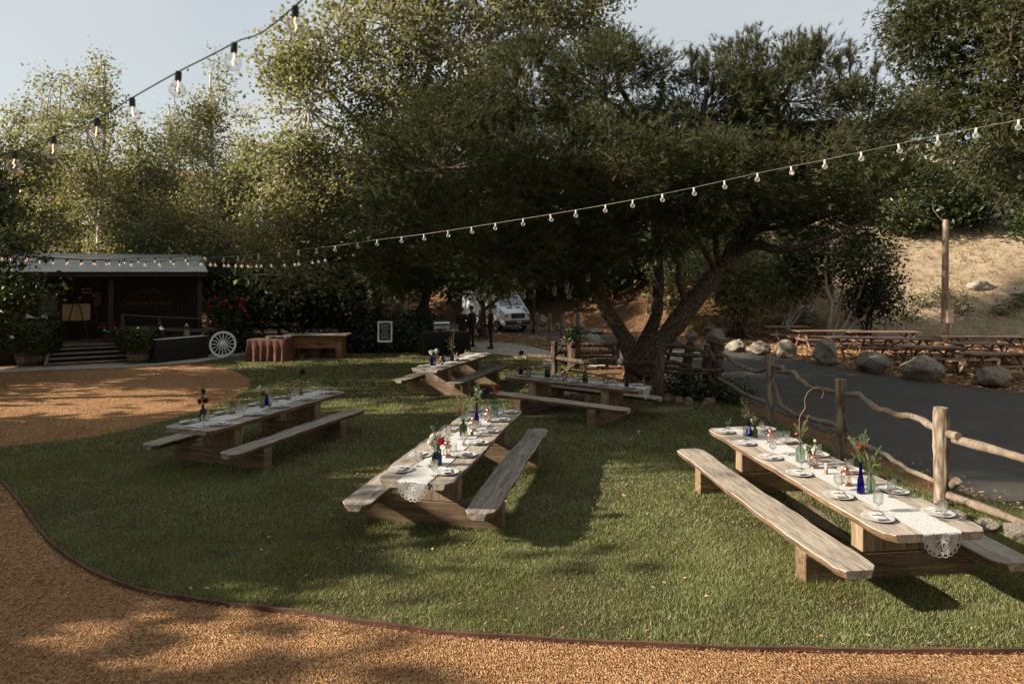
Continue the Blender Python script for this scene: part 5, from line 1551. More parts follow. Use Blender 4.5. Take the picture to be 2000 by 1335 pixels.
# table under the pine
p, tp = bottle('pine', 1017, 731, 'squat', 'amberglass', 'brown bottle at the end of the table under the pine', 1.0)
bunch(p, tp, 'dark seed heads standing in the brown bottle under the pine', [('petaldark', .05, .2, .3, .01, 26)], 16, None, 0, 0, None, .05, .2, 0)
p, tp = bottle('pine', 1069, 739, 'jar', 'tealglass', 'dark blue jar of white daisies under the pine', 1.3)
bunch(p, tp, 'white daisies in the dark blue jar under the pine', [('petalwhite', .05, .10, 2.6, .04, 30), ('petalwhite', .045, .11, .3, .05, 28), ('petalwhite', .035, .05, .2, .06, 20)], 17, 'box', 0, 0, None, .05, .1, 6)
p, tp = bottle('pine', 1143, 747, 'squat', 'greenglass', 'dark green bottle with dark foliage under the pine', 1.1)
bunch(p, tp, 'dark drooping foliage in the dark green bottle under the pine', [('petaldark', .02, .1, .3, .05, 12)], 18, 'box', 0, 2, None, .1, .35, 16)
p, tp = bottle('pine', 1218, 759, 'tall', 'tealglass', 'dark blue bottle with one white daisy under the pine', 1.15)
bunch(p, tp, 'single large white daisy leaning out of the dark blue bottle', [('petalwhite', .05, .12, 3.1, .12, 30)], 19, 'box', 0, 1, None, .04, .3, 3)
# ================================================================== log fences
lr = random.Random(33)
def log(root, pts, r0, r1=None, name='rail', mat='log', seg=9, knots=4, n=6):
    pts = [Vector(p) for p in pts]
    if name == 'rail': pts = [p + (Vector((lr.uniform(-1, 1), lr.uniform(-1, 1), lr.uniform(-1, 1))) * r0 * .45 if 0 < i < len(pts) - 1 else Vector()) for i, p in enumerate(pts)]; r0 *= .86; r1 = (r1 or r0) * .86
    r1 = r1 or r0
    if name == 'rail' and knots:
        q = []
        for i in range(len(pts) - 1):
            d = (pts[i + 1] - pts[i])
            q.append(pts[i])
            for t in (.33, .68): q.append(pts[i] + d * t + Vector((lr.uniform(-1, 1), lr.uniform(-1, 1), lr.uniform(-1, 1))) * r0 * .38)
        pts = q + [pts[-1]]; n = max(2, n // 2)
    cp = catmull(pts, n)
    rad = [lerp(r0, r1, i / (len(cp) - 1)) * (1 + .10 * math.sin(i * .55 + r0 * 90) + lr.uniform(-.045, .045)) for i in range(len(cp))]
    B = Vector(root.location)
    cp = [p - B for p in cp]
    mb = MB(); mb.tube(cp, rad, seg, True, wob=.05, rng=lr)
    for k in range(knots):
        i = lr.randrange(1, len(cp) - 1)
        d = Vector((lr.uniform(-1, 1), lr.uniform(-1, 1), lr.uniform(-.2, 1))).normalized()
        mb.tube([cp[i], cp[i] + d * rad[i] * 1.25], [rad[i] * .55, rad[i] * .3], 6)
    if name == 'rail' and mat == 'log': mat = 'lograil'
    return soft(mb.build(name, MT[mat], root), 60)
FU = [1300, 1395, 1503, 1640, 1838, 2150]
FY = [17.4, 16.7, 14.6, 11.69, 9.37, 7.5]
def fy(u): return float(np.interp(u, FU, FY))
def FD(u, v, dy=0.0): return D(u, v, fy(u) + dy)
f1 = empty('log_fence', G(1640, 895), 0, 'rustic fence of peeled posts and twisted branch rails along the road', 'fence')
for (u, vt, vb, r0) in [(1838, 795, 985, .098), (1641, 740, 895, .088), (1503, 692, 824, .085)]:
    y = fy(u)
    pb = D(u, vb, y); pb.z = -.1
    log(f1, [pb, D(u + lr.uniform(-3, 3), (vt + vb) / 2, y), D(u, vt, y)], r0 * 1.05, r0 * .92, 'post', seg=12, knots=1)
pb = Vector((5.95 + .9, 7.0, -.1)); log(f1, [pb, pb + Vector((0, 0, .7)), pb + Vector((.02, 0, 1.35))], .1, .09, 'post', seg=12)
log(f1, [FD(1652, 768, .05), FD(1680, 770), FD(1705, 790), FD(1745, 805), FD(1790, 815), FD(1825, 832), FD(1872, 852, -.1)], .052, .06)
log(f1, [FD(1652, 852, .1), FD(1690, 868, .05), FD(1735, 890, .05), FD(1775, 915, .05), FD(1825, 938, .1), FD(1855, 950, .1)], .042, .04)
log(f1, [FD(1410, 688, .1), FD(1425, 702), FD(1450, 716), FD(1478, 724), FD(1510, 714, .1), FD(1528, 716)], .05, .055)
log(f1, [FD(1512, 722, .1), FD(1548, 726), FD(1565, 745), FD(1590, 760), FD(1640, 766, .1)], .055, .05)
log(f1, [FD(1512, 750, .1), FD(1525, 790, .1), FD(1555, 812, .1), FD(1600, 824, .1), FD(1658, 838, .1)], .05, .055)
log(f1, [FD(1402, 738, .1), FD(1450, 765, .1), FD(1505, 792, .1)], .05, .045)
log(f1, [FD(1862, 857, -.05), FD(1930, 873), FD(2010, 893), FD(2150, 930)], .072, .065, knots=0)
log(f1, [FD(1850, 966, -.05), FD(1930, 995), FD(2010, 1028), FD(2150, 1085)], .066, .06, knots=0)
log(f1, [FD(1832, 935, .14), FD(1855, 950, .1), FD(1868, 938, -.1)], .06, .07, knots=0)

f2 = empty('log_fence', G(1289, 788), 0, 'dark log fence with a long sagging rail behind the table under the pine', 'fence')
def g2(u, v): return D(u, v, float(np.interp(u, [1040, 1083, 1289], [22.2, 21.3, 16.6])))
for (u, vt, vb) in [(1083, 666, 736), (1289, 676, 790)]:
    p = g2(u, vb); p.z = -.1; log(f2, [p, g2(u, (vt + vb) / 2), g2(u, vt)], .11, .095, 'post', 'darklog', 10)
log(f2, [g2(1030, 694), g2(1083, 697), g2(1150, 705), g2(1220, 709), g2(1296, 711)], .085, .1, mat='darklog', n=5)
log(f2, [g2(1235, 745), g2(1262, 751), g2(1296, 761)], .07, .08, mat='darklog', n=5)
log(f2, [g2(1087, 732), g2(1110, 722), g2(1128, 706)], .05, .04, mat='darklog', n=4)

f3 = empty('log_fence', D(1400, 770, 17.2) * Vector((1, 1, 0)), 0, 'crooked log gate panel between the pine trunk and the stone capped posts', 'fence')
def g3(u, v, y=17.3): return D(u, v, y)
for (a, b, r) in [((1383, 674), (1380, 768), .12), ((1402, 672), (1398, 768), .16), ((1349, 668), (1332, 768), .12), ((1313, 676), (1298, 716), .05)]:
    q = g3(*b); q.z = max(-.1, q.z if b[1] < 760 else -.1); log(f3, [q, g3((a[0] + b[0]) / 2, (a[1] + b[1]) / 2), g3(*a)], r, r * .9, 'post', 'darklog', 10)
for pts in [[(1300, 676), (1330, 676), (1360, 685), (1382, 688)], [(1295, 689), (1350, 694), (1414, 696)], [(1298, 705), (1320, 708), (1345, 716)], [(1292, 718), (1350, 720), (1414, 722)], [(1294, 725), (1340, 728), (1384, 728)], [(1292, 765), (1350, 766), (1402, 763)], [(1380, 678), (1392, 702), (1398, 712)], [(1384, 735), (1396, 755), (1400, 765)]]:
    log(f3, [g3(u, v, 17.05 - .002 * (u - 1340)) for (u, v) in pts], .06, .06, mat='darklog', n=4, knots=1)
boulder(D(1399, 672, 17.25), .28, .24, .2, 3, 'large pale boulder balanced on top of the thick double gate post', .6, sink=0.02)
boulder(D(1349, 667, 17.3), .155, .14, .145, 1, 'small pale boulder balanced on top of the leaning gate post', .2, sink=0.02)
# stone border at its foot
sb = empty('stone_border', G(1330, 795), 0, 'low rough border of brown stones at the foot of the gate panel', 'border')
B0 = Vector(sb.location)
for i, (u, v, s) in enumerate([(1272, 784, .2), (1300, 782, .22), (1325, 785, .2), (1345, 788, .18), (1385, 790, .18)]):
    p = G(u, v) - B0
    boulder(p, s, s * .8, s * .6, i, None, lr.uniform(0, 6), 'stone', parent=sb, sink=.55).material_slots[0].link = 'OBJECT'
for o in KIDS[sb.name]: o.material_slots[0].material = MT['bare']
for i, (u, v, s) in enumerate([(1870, 1012, .12), (1930, 1035, .14), (1985, 1050, .16), (1965, 1090, .1)]):
    boulder(G(u, v), s, s * .8, s * .6, i + 2, 'pale kerb stone half hidden in grass below the straight log rails', lr.uniform(0, 6), 'kerb_stone', 'kerb stones below the log rails')
p = G(1340, 783)
multi_stem('ground_shrub', 'dark low shrub with tiny white flowers growing through the gate panel', p, 5, [(np.array(p) + np.array([0, .2, .3]), np.array([.6, .5, .35])), (np.array(p) + np.array([.9, -.2, .2]), np.array([.55, .45, .3]))], 120, 18, .05, MT['darkleaf'], MT['darkbark'], 240, rc=.15, r0=.02, spray=False)

# log benches and planter by the road behind the fence
lb = empty('log_bench', G(1150, 708), 0, 'dark heavy log bench beside the road behind the pine', 'bench')
def g4(u, v, y=23.6): return D(u, v, y)
for pts, r in [([(1096, 673), (1150, 673), (1206, 673)], .09), ([(1090, 683), (1150, 684), (1206, 684)], .14), ([(1086, 700), (1150, 700), (1205, 701)], .11), ([(1110, 716), (1160, 717), (1205, 716)], .10)]:
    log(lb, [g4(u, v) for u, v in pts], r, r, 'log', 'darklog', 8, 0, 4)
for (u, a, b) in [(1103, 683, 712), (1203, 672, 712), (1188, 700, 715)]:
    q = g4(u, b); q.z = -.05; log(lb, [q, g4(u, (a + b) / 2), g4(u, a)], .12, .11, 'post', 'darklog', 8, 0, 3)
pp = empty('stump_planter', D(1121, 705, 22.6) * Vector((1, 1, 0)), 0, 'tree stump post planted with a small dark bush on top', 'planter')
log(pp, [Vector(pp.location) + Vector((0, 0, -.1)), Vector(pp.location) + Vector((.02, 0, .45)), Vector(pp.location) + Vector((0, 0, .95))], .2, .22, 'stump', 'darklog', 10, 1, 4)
q = Vector(pp.location) + Vector((0, 0, 1.0))
multi_stem('potted_bush', 'small dark bush growing out of the stump planter', q, 4, [(np.array(q) + np.array([0, 0, .16]), np.array([.24, .2, .16]))], 40, 12, .05, MT['darkleaf'], MT['darkbark'], 250, rc=.12, r0=.02, spray=False)
# rope posts along the road
rf = empty('rope_fence', G(1085, 668), 0, 'short wooden posts linked by a sagging rope beside the road', 'fence')
RP = [(1048, 610, 652), (1074, 612, 664), (1098, 614, 668), (1128, 612, 652)]
for (u, a, b) in RP:
    q = G(u, b); y = q.y; q.z = -.05
    log(rf, [q, D(u, (a + b) / 2, y), D(u, a, y)], .11, .1, 'post', 'log', 8, 0, 3)
mb = MB(); tops = [D(u, a + 8, G(u, b).y) - Vector(rf.location) for (u, a, b) in RP]
for i in range(3):
    a, b = tops[i], tops[i + 1]
    mb.tube([a.lerp(b, t) - Vector((0, 0, .35 * math.sin(PI * t))) for t in np.linspace(0, 1, 9)], .02, 5)
mb.build('rope', MT['rail'], rf)

# ================================================================== redwood picnic tables across the road
def picnic(L, seed):
    t = empty('picnic_table')
    for k in range(5):
        mb = MB(); mb.bbox((0, (k - 2) * .146, .745), (L, .138, .04), .006); mb.build('top_plank', MT['redwood'], t)
    for s in (-1, 1):
        for k in range(2):
            mb = MB(); mb.bbox((0, s * (.62 + k * .146), .44), (L, .138, .04), .006); mb.build('seat_plank', MT['redwood'], t)
    for e in (-1, 1):
        x = e * (L / 2 - .32)
        for s in (-1, 1):
            mb = MB(); a = math.atan2(.52, .74)
            mb.bbox((x, s * .43, .362), (.05, .09, .87), .006, Matrix.Rotation(s * a * .95, 3, 'X')); mb.build('leg', MT['redwood'], t)
        mb = MB(); mb.bbox((x + e * .052, 0, .395), (.045, 1.52, .09), .006); mb.build('seat_beam', MT['redwood'], t)
        mb = MB(); mb.bbox((x + e * .052, 0, .695), (.045, .68, .06), .006); mb.build('top_beam', MT['redwood'], t)
        mb = MB(); mb.tube([(x, 0, .42), (x - e * .5, 0, .71)], .028, 4); mb.build('brace', MT['redwood'], t)
    return t
p0 = picnic(1.85, 1); p1 = picnic(2.9, 2)
TP = [(1537, 30.8, .05, 0, 'lone sunlit picnic table standing at the end by the white rocks'),
      (1620, 28.6, .03, 1, 'long picnic table in the back row behind the small bay tree'),
      (1722, 28.2, -.05, 1, 'second long picnic table in the back row under the bay tree'),
      (1664, 25.7, .02, 0, 'picnic table directly behind the tall pointed boulder'),
      (1770, 25.2, -.08, 0, 'picnic table in the middle row next to the meter pole'),
      (1925, 25.9, -.03, 1, 'long picnic table lying behind the meter pole row'),
      (1815, 22.5, -.22, 0, 'picnic table behind the blocky and the broad domed boulders'),
      (1910, 23.6, -.12, 0, 'reddish picnic table between the long one and the closest one'),
      (1940, 20.7, .12, 0, 'closest picnic table, behind the low rounded boulder')]
first = {0: p0, 1: p1}; seen = set()
for (u, y, rz, k, lab) in TP:
    loc = ((u - 1000) / FPX * y, y, -.03)
    if k in seen: o = dup(first[k], loc, rz)
    else: seen.add(k); o = first[k]; o.location = loc; o.rotation_euler = (0, 0, rz)
    tag(o, lab, 'picnic table', 'redwood picnic tables across the road')

# pole with meter box
q = hp(1845, 31.0); q.z = -.1
pl = empty('utility_pole', q, 0, 'weathered wooden pole with a tan meter box by the picnic tables', 'pole')
mb = MB(); mb.tube([(0, 0, 0), (.02, 0, 2.6), (.05, 0, 5.65)], [.15, .14, .125], 12); soft(mb.build('pole', MT['pole'], pl), 50)
mb = MB(); mb.bbox((.12, -.17, 1.25), (.30, .16, .58), .02); mb.build('meter_box', MT['box'], pl)
mb = MB(); mb.tube([(.16, -.15, -.05), (.16, -.15, .97)], .03, 8); mb.build('conduit', MT['steel'], pl)
mb = MB(); mb.tube([(0, 0, 5.5), (-.25, 0, 5.75), (-.45, .1, 6.1), (-.5, .1, 6.6)], .018, 5); mb.build('cable', MT['greywire'], pl)
q = G(1043, 650)
lp = empty('lamp_pole', q, 0, 'thin black lamp pole standing in front of the van', 'pole')
mb = MB(); mb.tube([(0, 0, -.05), (0, 0, 3.4)], [.075, .06], 10); mb.build('pole', MT['black'], lp)
mb = MB(); mb.lathe([(0, 3.75), (.18, 3.62), (.06, 3.5), (.08, 3.4), (0, 3.4)], 10); mb.build('lamp_head', MT['black'], lp)
mb = MB(); mb.lathe([(.11, 0), (.12, .25), (.08, .3), (.076, .3)], 10); mb.build('foot', MT['black'], lp)

# ================================================================== market building
O = Vector((-11.6, 26.0, 0)); AN = R(27)
EX = Vector((math.cos(AN), math.sin(AN), 0)); EY = Vector((-math.sin(AN), math.cos(AN), 0))
def BL(u, v, d):
    o = O + EY * d; k = (u - 1000) / FPX
    t = (k * o.y - o.x) / (EX.x - EX.y * k)
    y = o.y + EX.y * t
    return Vector((t, d, CAM_H - (v - HOR) / FPX * y))
def BW(u, v, d):
    p = BL(u, v, d); w = O + EX * p.x + EY * p.y; w.z = p.z; return w
mk = empty('market_building', O, AN, 'low dark timber market building with a corrugated metal roof and porch', 'building')
XL = -13.0
for k in range(26):
    x = XL + k * .49
    mb = MB(); mb.bbox((x + .245, 2.6 + .012 * (k % 2), 1.85), (.478, .05, 2.9), .006); mb.build('wall_board', MT['darkboard'], mk)
mb = MB(); mb.box((-6.6, 2.75, 1.85), (12.9, .16, 2.9)); mb.build('wall', MT['darkboard'], mk)
mb = MB(); mb.box((-.3, 5.9, 1.85), (.16, 6.4, 2.9)); mb.build('end_wall', MT['darkboard'], mk)
mb = MB(); mb.add([(-.3, 2.7, 3.28), (-.3, 9.2, 3.28), (-.3, 6, 3.86)], [(0, 1, 2)]); mb.build('gable', MT['darkboard'], mk)
for k in range(13):
    x0 = XL + k * 1.0
    V = []; n = 44
    for j in range(2):
        for i in range(n + 1):
            x = x0 + 1.012 * i / n
            y, z = ((-.05, 3.19) if j == 0 else (6.0, 3.965))
            V.append((x, y, z + .011 * math.sin(2 * PI * i / 4.0) + .002 * (k % 2)))
    F = [(i, i + 1, n + 1 + i + 1, n + 1 + i) for i in range(n)]
    mb = MB(); mb.add(V, F); mb.build('roof_sheet', MT['zinc'], mk, True)
mb = MB(); mb.add([(XL, 6.0, 3.97), (0, 6.0, 3.97), (0, 12, 3.1), (XL, 12, 3.1)], [(0, 1, 2, 3)]); mb.build('back_roof', MT['zinc'], mk)
mb = MB(); mb.box((XL / 2, .06, 3.09), (-XL, .045, .15)); mb.build('fascia', MT['darkboard'], mk)
for x in (-12.4, -9.2, -6.1, -3.2, -.25):
    mb = MB(); mb.bbox((x, .5, 1.78), (.16, .16, 2.56), .01); mb.build('porch_post', MT['darkboard'], mk)
mb = MB(); mb.box((-6.6, 1.2, 3.05), (12.8, .14, .12)); mb.build('porch_beam', MT['darkboard'], mk)
for k in range(15):
    mb = MB(); mb.bbox((XL / 2, .4 + k * .148, .565), (-XL - .02, .142, .05), .005); mb.build('deck_plank', MT['deck'], mk)
mb = MB(); mb.box((XL / 2, .40, .27), (-XL - .05, .05, .54)); mb.build('skirt_board', MT['darkboard'], mk)
a = BL(100, 700, -.1).x; b = BL(252, 700, -.1).x
for k in range(4):
    mb = MB(); mb.bbox(((a + b) / 2, .22 - .30 * k, .47 - .135 * k), (b - a, .31, .05), .006); mb.build('stair_tread', MT['deck'], mk)
    mb = MB(); mb.box(((a + b) / 2, .345 - .30 * k, .385 - .135 * k), (b - a - .04, .03, .11)); mb.build('stair_riser', MT['darkboard'], mk)
for x in (a - .06, b + .06):
    mb = MB(); mb.add([(x - .04, .37, .68), (x - .04, -1.0, .08), (x - .04, -1.0, -.04), (x - .04, .37, .3), (x + .04, .37, .68), (x + .04, -1.0, .08), (x + .04, -1.0, -.04), (x + .04, .37, .3)], [(0, 1, 2, 3), (7, 6, 5, 4), (0, 4, 5, 1), (1, 5, 6, 2), (2, 6, 7, 3), (3, 7, 4, 0)]); mb.build('stair_stringer', MT['deck'], mk)
# door with a dark pane, posters and notices on the wall
c = BL(105, 610, 2.5)
mb = MB(); mb.bbox((c.x - .1, 2.555, 1.55), (1.0, .05, 1.95), .01); dr = mb.build('door', MT['rail'], mk)
mb = MB(); mb.tube([(c.x + .28, 2.50, 1.5), (c.x + .28, 2.48, 1.62)], .02, 6); mb.build('door_handle', MT['steel'], dr)
mb = MB(); mb.bbox((c.x - .1, 2.525, 1.9), (.6, .02, .8), .005); mb.build('door_pane', MT['darkglass'], dr)
def panel(name, u0, v0, u1, v1, d, mat, label, cat, th=.03):
    p = BL(u0, v0, d); q = BL(u1, v1, d)
    mb = MB(); w = q.x - p.x; h = p.z - q.z
    o = empty(name, O + EX * (p.x + q.x) / 2 + EY * d + Vector((0, 0, (p.z + q.z) / 2)), AN, label, cat)
    mb.bbox((0, 0, 0), (w, th, h), .004); mb.build('panel', MT[mat], o)
    return o, w, h
o, w, h = panel('notice_sign', 160, 563, 180, 572, 2.52, 'cream', 'small cream notice with two dark dots on the market wall', 'sign')
for s in (-.25, .12):
    mb = MB(); mb.lathe([(0, -.001), (.07, 0), (.07, .006), (0, .006)], 12, (s * w, -.017, 0), rot=Matrix.Rotation(PI / 2, 3, 'X')); mb.build('dot', MT['black'], o)
mb = MB(); mb.bbox((w * .43, -.019, .02), (.07, .008, h * .95), .002); mb.build('orange_strip', MT['rustcloth'], o)
o, w, h = panel('wall_poster', 183, 572, 197, 597, 2.52, 'poster', 'faded red and tan poster on the market wall beside the door', 'poster')
mb = MB()
for k in range(4): mb.bbox((0, -.017, h * (.32 - .2 * k)), (w * .8, .006, h * .1), .002)
mb.build('poster_print', MT['rustcloth'], o)
o, w, h = panel('wall_poster', 112, 575, 121, 612, 2.52, 'rustcloth', 'narrow rust red banner on the market wall beside the door', 'poster')
mb = MB(); mb.bbox((0, -.017, .1), (w * .6, .006, h * .3), .002); mb.build('poster_print', MT['barwood'], o)

def text_mesh(body, width):
    cu = bpy.data.curves.new('letters', 'FONT'); cu.body = body; cu.align_x = 'CENTER'; cu.align_y = 'CENTER'; cu.extrude = .012; cu.space_character = 1.12
    ob = bpy.data.objects.new('letters', cu); COL.objects.link(ob)
    dg = bpy.context.evaluated_depsgraph_get()
    me = bpy.data.meshes.new_from_object(ob.evaluated_get(dg))
    bpy.data.objects.remove(ob)
    xs = [v.co.x for v in me.vertices]; k = width / (max(xs) - min(xs))
    for v in me.vertices: v.co = Vector((v.co.x * k, -v.co.z, v.co.y * k * 1.05))
    return me
c = BL(289, 592, 2.5); e0 = BL(238, 592, 2.5).x; e1 = BL(341, 592, 2.5).x
sg = empty('market_sign', O + EX * c.x + EY * 2.53 + Vector((0, 0, c.z)), AN, 'gold capital letters spelling CANYON MARKET under a scroll ornament', 'sign')
mb = MB(); mb.bbox((0, .02, .12), (e1 - e0 + .5, .04, .95), .01); mb.build('sign_board', MT['darkboard'], sg)
x = -(e1 - e0) / 2
me = text_mesh('CANYON MARKET', e1 - e0); o = link_mesh('lettering', me, MT['gold'], sg); o.location = (0, -.012, 0)
mb = MB()
for s in (-1, 1):
    mb.tube([(s * (.05 + .75 * t), -.008, .42 + .07 * math.sin(t * 7) * (1 - t)) for t in np.linspace(0, 1, 16)], np.linspace(.018, .006, 16), 5)
    mb.tube([(s * (.12 + .13 * math.cos(a)), -.008, .46 + .09 * math.sin(a)) for a in np.linspace(0, 4.5, 14)], .012, 5)
    mb.tube([(s * (.45 + .10 * math.cos(a)), -.008, .46 + .06 * math.sin(a)) for a in np.linspace(.5, 4.5, 12)], .010, 5)
mb.build('scroll_ornament', MT['gold'], sg)

# seating chart on an easel on the porch
c = BL(149, 610, .95); l = BL(121, 594, .95); r_ = BL(176, 625, .95)
es = empty('easel', O + EX * c.x + EY * .95 + Vector((0, 0, .59)), AN, 'thin dark easel on the market porch', 'easel')
for (a, b) in [((-.42, -.1, 0), (-.06, .0, 1.55)), ((.42, -.1, 0), (.06, 0, 1.55)), ((0, .6, 0), (0, .05, 1.5))]:
    mb = MB(); mb.tube([a, b], .018, 6); mb.build('leg', MT['black'], es)
mb = MB(); mb.bbox((0, -.10, l.z - .59 - (l.z - r_.z) - .02), (.7, .06, .025), .004); mb.build('ledge', MT['black'], es)
ch = empty('seating_chart', O + EX * c.x + EY * .98 + Vector((0, 0, (l.z + r_.z) / 2)), AN, 'plain kraft board split in two sheets standing on the porch easel', 'board')
for s in (-1, 1):
    mb = MB(); mb.bbox((s * (r_.x - l.x) / 4, 0.03, 0), ((r_.x - l.x) / 2 - .01, .015, l.z - r_.z), .003); mb.build('sheet', MT['card'], ch)

# barrels with clipped box
def barrel(u, v, w, h, lab):
    p = G(u, v); k = p.y / FPX; R0 = w * k / 2; H = h * k
    b = empty('barrel_planter', p, 0, lab, 'planter')
    for i in range(18):
        a0 = 2 * PI * i / 18 + .02; a1 = 2 * PI * (i + 1) / 18 - .02
        V = []
        for (f, z) in ((.8, 0), (.93, H * .4), (1.0, H)):
            for a in (a0, a1):
                V.append((R0 * f * math.cos(a), R0 * f * math.sin(a), z)); V.append(((R0 * f - .03) * math.cos(a), (R0 * f - .03) * math.sin(a), z))
        F = []
        for q in range(2):
            o = q * 4; F += [(o, o + 2, o + 6, o + 4), (o + 3, o + 1, o + 5, o + 7), (o + 1, o, o + 4, o + 5), (o + 2, o + 3, o + 7, o + 6)]
        F += [(8, 10, 11, 9), (0, 1, 3, 2)]
        mb = MB(); mb.add(V, F); mb.build('stave', MT['stave'], b)
    for z, f in ((H * .18, .865), (H * .78, .985)):
        mb = MB(); mb.lathe([(R0 * f, z - .02), (R0 * f + .008, z - .02), (R0 * (f + .01) + .008, z + .025), (R0 * (f + .01), z + .025)], 24); mb.build('hoop', MT['black'], b)
    mb = MB(); mb.lathe([(0, H * .9), (R0 * .95, H * .9)], 20); mb.build('soil', MT['earth'], b)
    return p, k
def box_shrub(p, k, w, h, z0, lab, seed):
    r = np.random.default_rng(seed); q = Vector(p) + Vector((0, 0, z0))
    root = empty('box_shrub', q, 0, lab, 'shrub')
    n = 5200
    d = r.uniform(-1, 1, (n, 3)); f = r.integers(0, 3, n); s = np.sign(r.uniform(-1, 1, n))
    d[np.arange(n), f] = s * r.uniform(.8, 1.04, n)
    ln = np.linalg.norm(d, axis=1, keepdims=True); d = d * (1 - .28 * np.maximum(0, ln - 1.05))
    P = d * np.array([w * k / 2, w * k / 2, h * k / 2]) + np.array([0, 0, h * k / 2]) + r.normal(0, .02, (n, 3))
    np_mesh('foliage', leaves(P, unit(d + r.normal(0, .7, (n, 3))), .042, r, .6), 4, MT['boxleaf'], root)
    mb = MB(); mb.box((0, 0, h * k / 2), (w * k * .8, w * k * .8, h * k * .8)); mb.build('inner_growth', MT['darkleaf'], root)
    mb = MB(); mb.tube([(0, 0, -.1), (0, 0, h * k * .5)], .04, 6); mb.build('stem', MT['darkbark'], root)
p, k = barrel(63, 712, 58, 27, 'wide half barrel planter at the foot of the porch steps, its side sunlit')
box_shrub(p, k, 84, 60, 25 * k, 'wide clipped box bush in the half barrel with the sunlit side', 1)
p, k = barrel(271, 708, 46, 26, 'smaller half barrel planter between the steps and the drinks table')
box_shrub(p, k, 66, 46, 24 * k, 'smaller clipped box bush in the half barrel by the drinks table', 2)

# flower pots on the porch
def flower_pot(u, v, d, potlab, flab, mat, seed, n=26, r0=.2, z=None, spread=.35):
    p = BW(u, v, d)
    if z is not None: p.z = z
    pt = empty('flower_pot', p, 0, potlab, 'pot')
    mb = MB(); mb.lathe([(0, 0), (r0 * .7, 0), (r0, .3), (r0 * 1.08, .3), (r0 * 1.08, .35), (r0 * .95, .35), (r0 * .9, .28), (0, .27)], 16); soft(mb.build('pot', MT['rustcloth'], pt), 40)
    q = p + Vector((0, 0, .28)); r = np.random.default_rng(seed)
    root = empty('geranium', q, 0, flab, 'flowers')
    m = 420; dd = unit(r.normal(0, 1, (m, 3))); P = dd * np.array([spread, spread, spread * .75]) * r.uniform(.3, 1, (m, 1)) + np.array([0, 0, spread * .6])
    np_mesh('foliage', leaves(P, unit(dd + r.normal(0, .5, (m, 3)) + np.array([0, 0, .6])), .05, r, .8), 4, MT['boxleaf'], root)
    mb = MB()
    for i in range(7):
        a = i * .9; mb.tube([(0, 0, -.05), (math.cos(a) * spread * .4, math.sin(a) * spread * .4, spread * .6)], .008, 4)
    mb.build('stems', MT['stem'], root)
    for i in range(n):
        a = r.uniform(0, 6.28); q2 = spread * math.sqrt(r.uniform(0, 1))
        np_mesh('bloom', bloom_petals((math.cos(a) * q2, math.sin(a) * q2, spread * (.75 + .5 * (1 - q2 / spread)) + r.uniform(-.08, .06)), .05, 14, r), 4, MT[mat], root)
flower_pot(213, 655, .9, 'terracotta pot at the top of the porch steps', 'bright red geraniums spilling over at the top of the porch steps', 'petalred', 5, 24, .22, .59, .38)
flower_pot(212, 672, .55, 'small terracotta pot at the edge of the porch deck', 'white petunias below the red geraniums on the porch', 'petalwhite', 6, 9, .15, .59, .24)
p = BW(71, 621, .4)
bw = empty('white_bow', p, AN, 'white bow tied on the dark porch rail', 'bow')
for s in (-1, 1):
    mb = MB(); mb.lathe([(.02, 0), (.035, .12), (.09, .27), (.13, .30), (.085, .27), (.03, .1)], 10, rot=Matrix.Rotation(s * R(78), 3, 'Y')); mb.build('bow_loop', MT['napkin'], bw)
mb = MB(); mb.lathe([(0, -.05), (.045, -.03), (.045, .03), (0, .05)], 8); mb.build('knot', MT['napkin'], bw)

def board_fence(name, lab, pts, hgt, rails, mat='rail', z0=-.05, cap=True):
    c = Vector(pts[0]); root = empty(name, c, 0, lab, 'fence')
    for i, p in enumerate(pts):
        q = Vector(p) - c
        mb = MB(); mb.bbox((q.x, q.y, q.z + (hgt + z0) / 2), (.1, .1, hgt - z0), .008); mb.build('post', MT[mat], root)
    for i in range(len(pts) - 1):
        a = Vector(pts[i]) - c; b = Vector(pts[i + 1]) - c; d = b - a
        rot = d.to_track_quat('X', 'Z').to_matrix()
        for z in rails:
            m = (a + b) / 2 + Vector((0, 0, z)); off = rot @ Vector((0, -.072, 0))
            mb = MB(); mb.bbox(m + off, (d.length - .004, .035, .13), .005, rot); mb.build('rail', MT[mat], root)
        if cap:
            mb = MB(); mb.bbox((a + b) / 2 + Vector((0, 0, hgt + .022)), (d.length + .1, .15, .04), .006, rot); mb.build('cap_rail', MT[mat], root)
    return root
rp = [BW(u, v, d) for (u, v, d) in [(240, 612, .25), (312, 616, .25), (406, 622, .25)]]
for q in rp: q.z = .0
board_fence('ramp_railing', 'grey board railing running behind the drinks table', [Vector((q.x, q.y, .45 - .12 * i)) for i, q in enumerate(rp)], 1.15, (.35, .72))
board_fence('board_fence', 'dark board fence at the side of the clipped box barrel', [Vector((-21, 23.2, 0)), Vector((-18.8, 23.9, 0)), Vector((-16.7, 24.6, 0))], 1.35, (.35, .75, 1.15))
board_fence('board_fence', 'dark board fence behind the bar and the rust cloth table', [Vector(D(u, 690, y)) * Vector((1, 1, 0)) for u, y in ((450, 29.5), (545, 29.6), (630, 29.4), (700, 29))], 1.25, (.4, .8, 1.1))

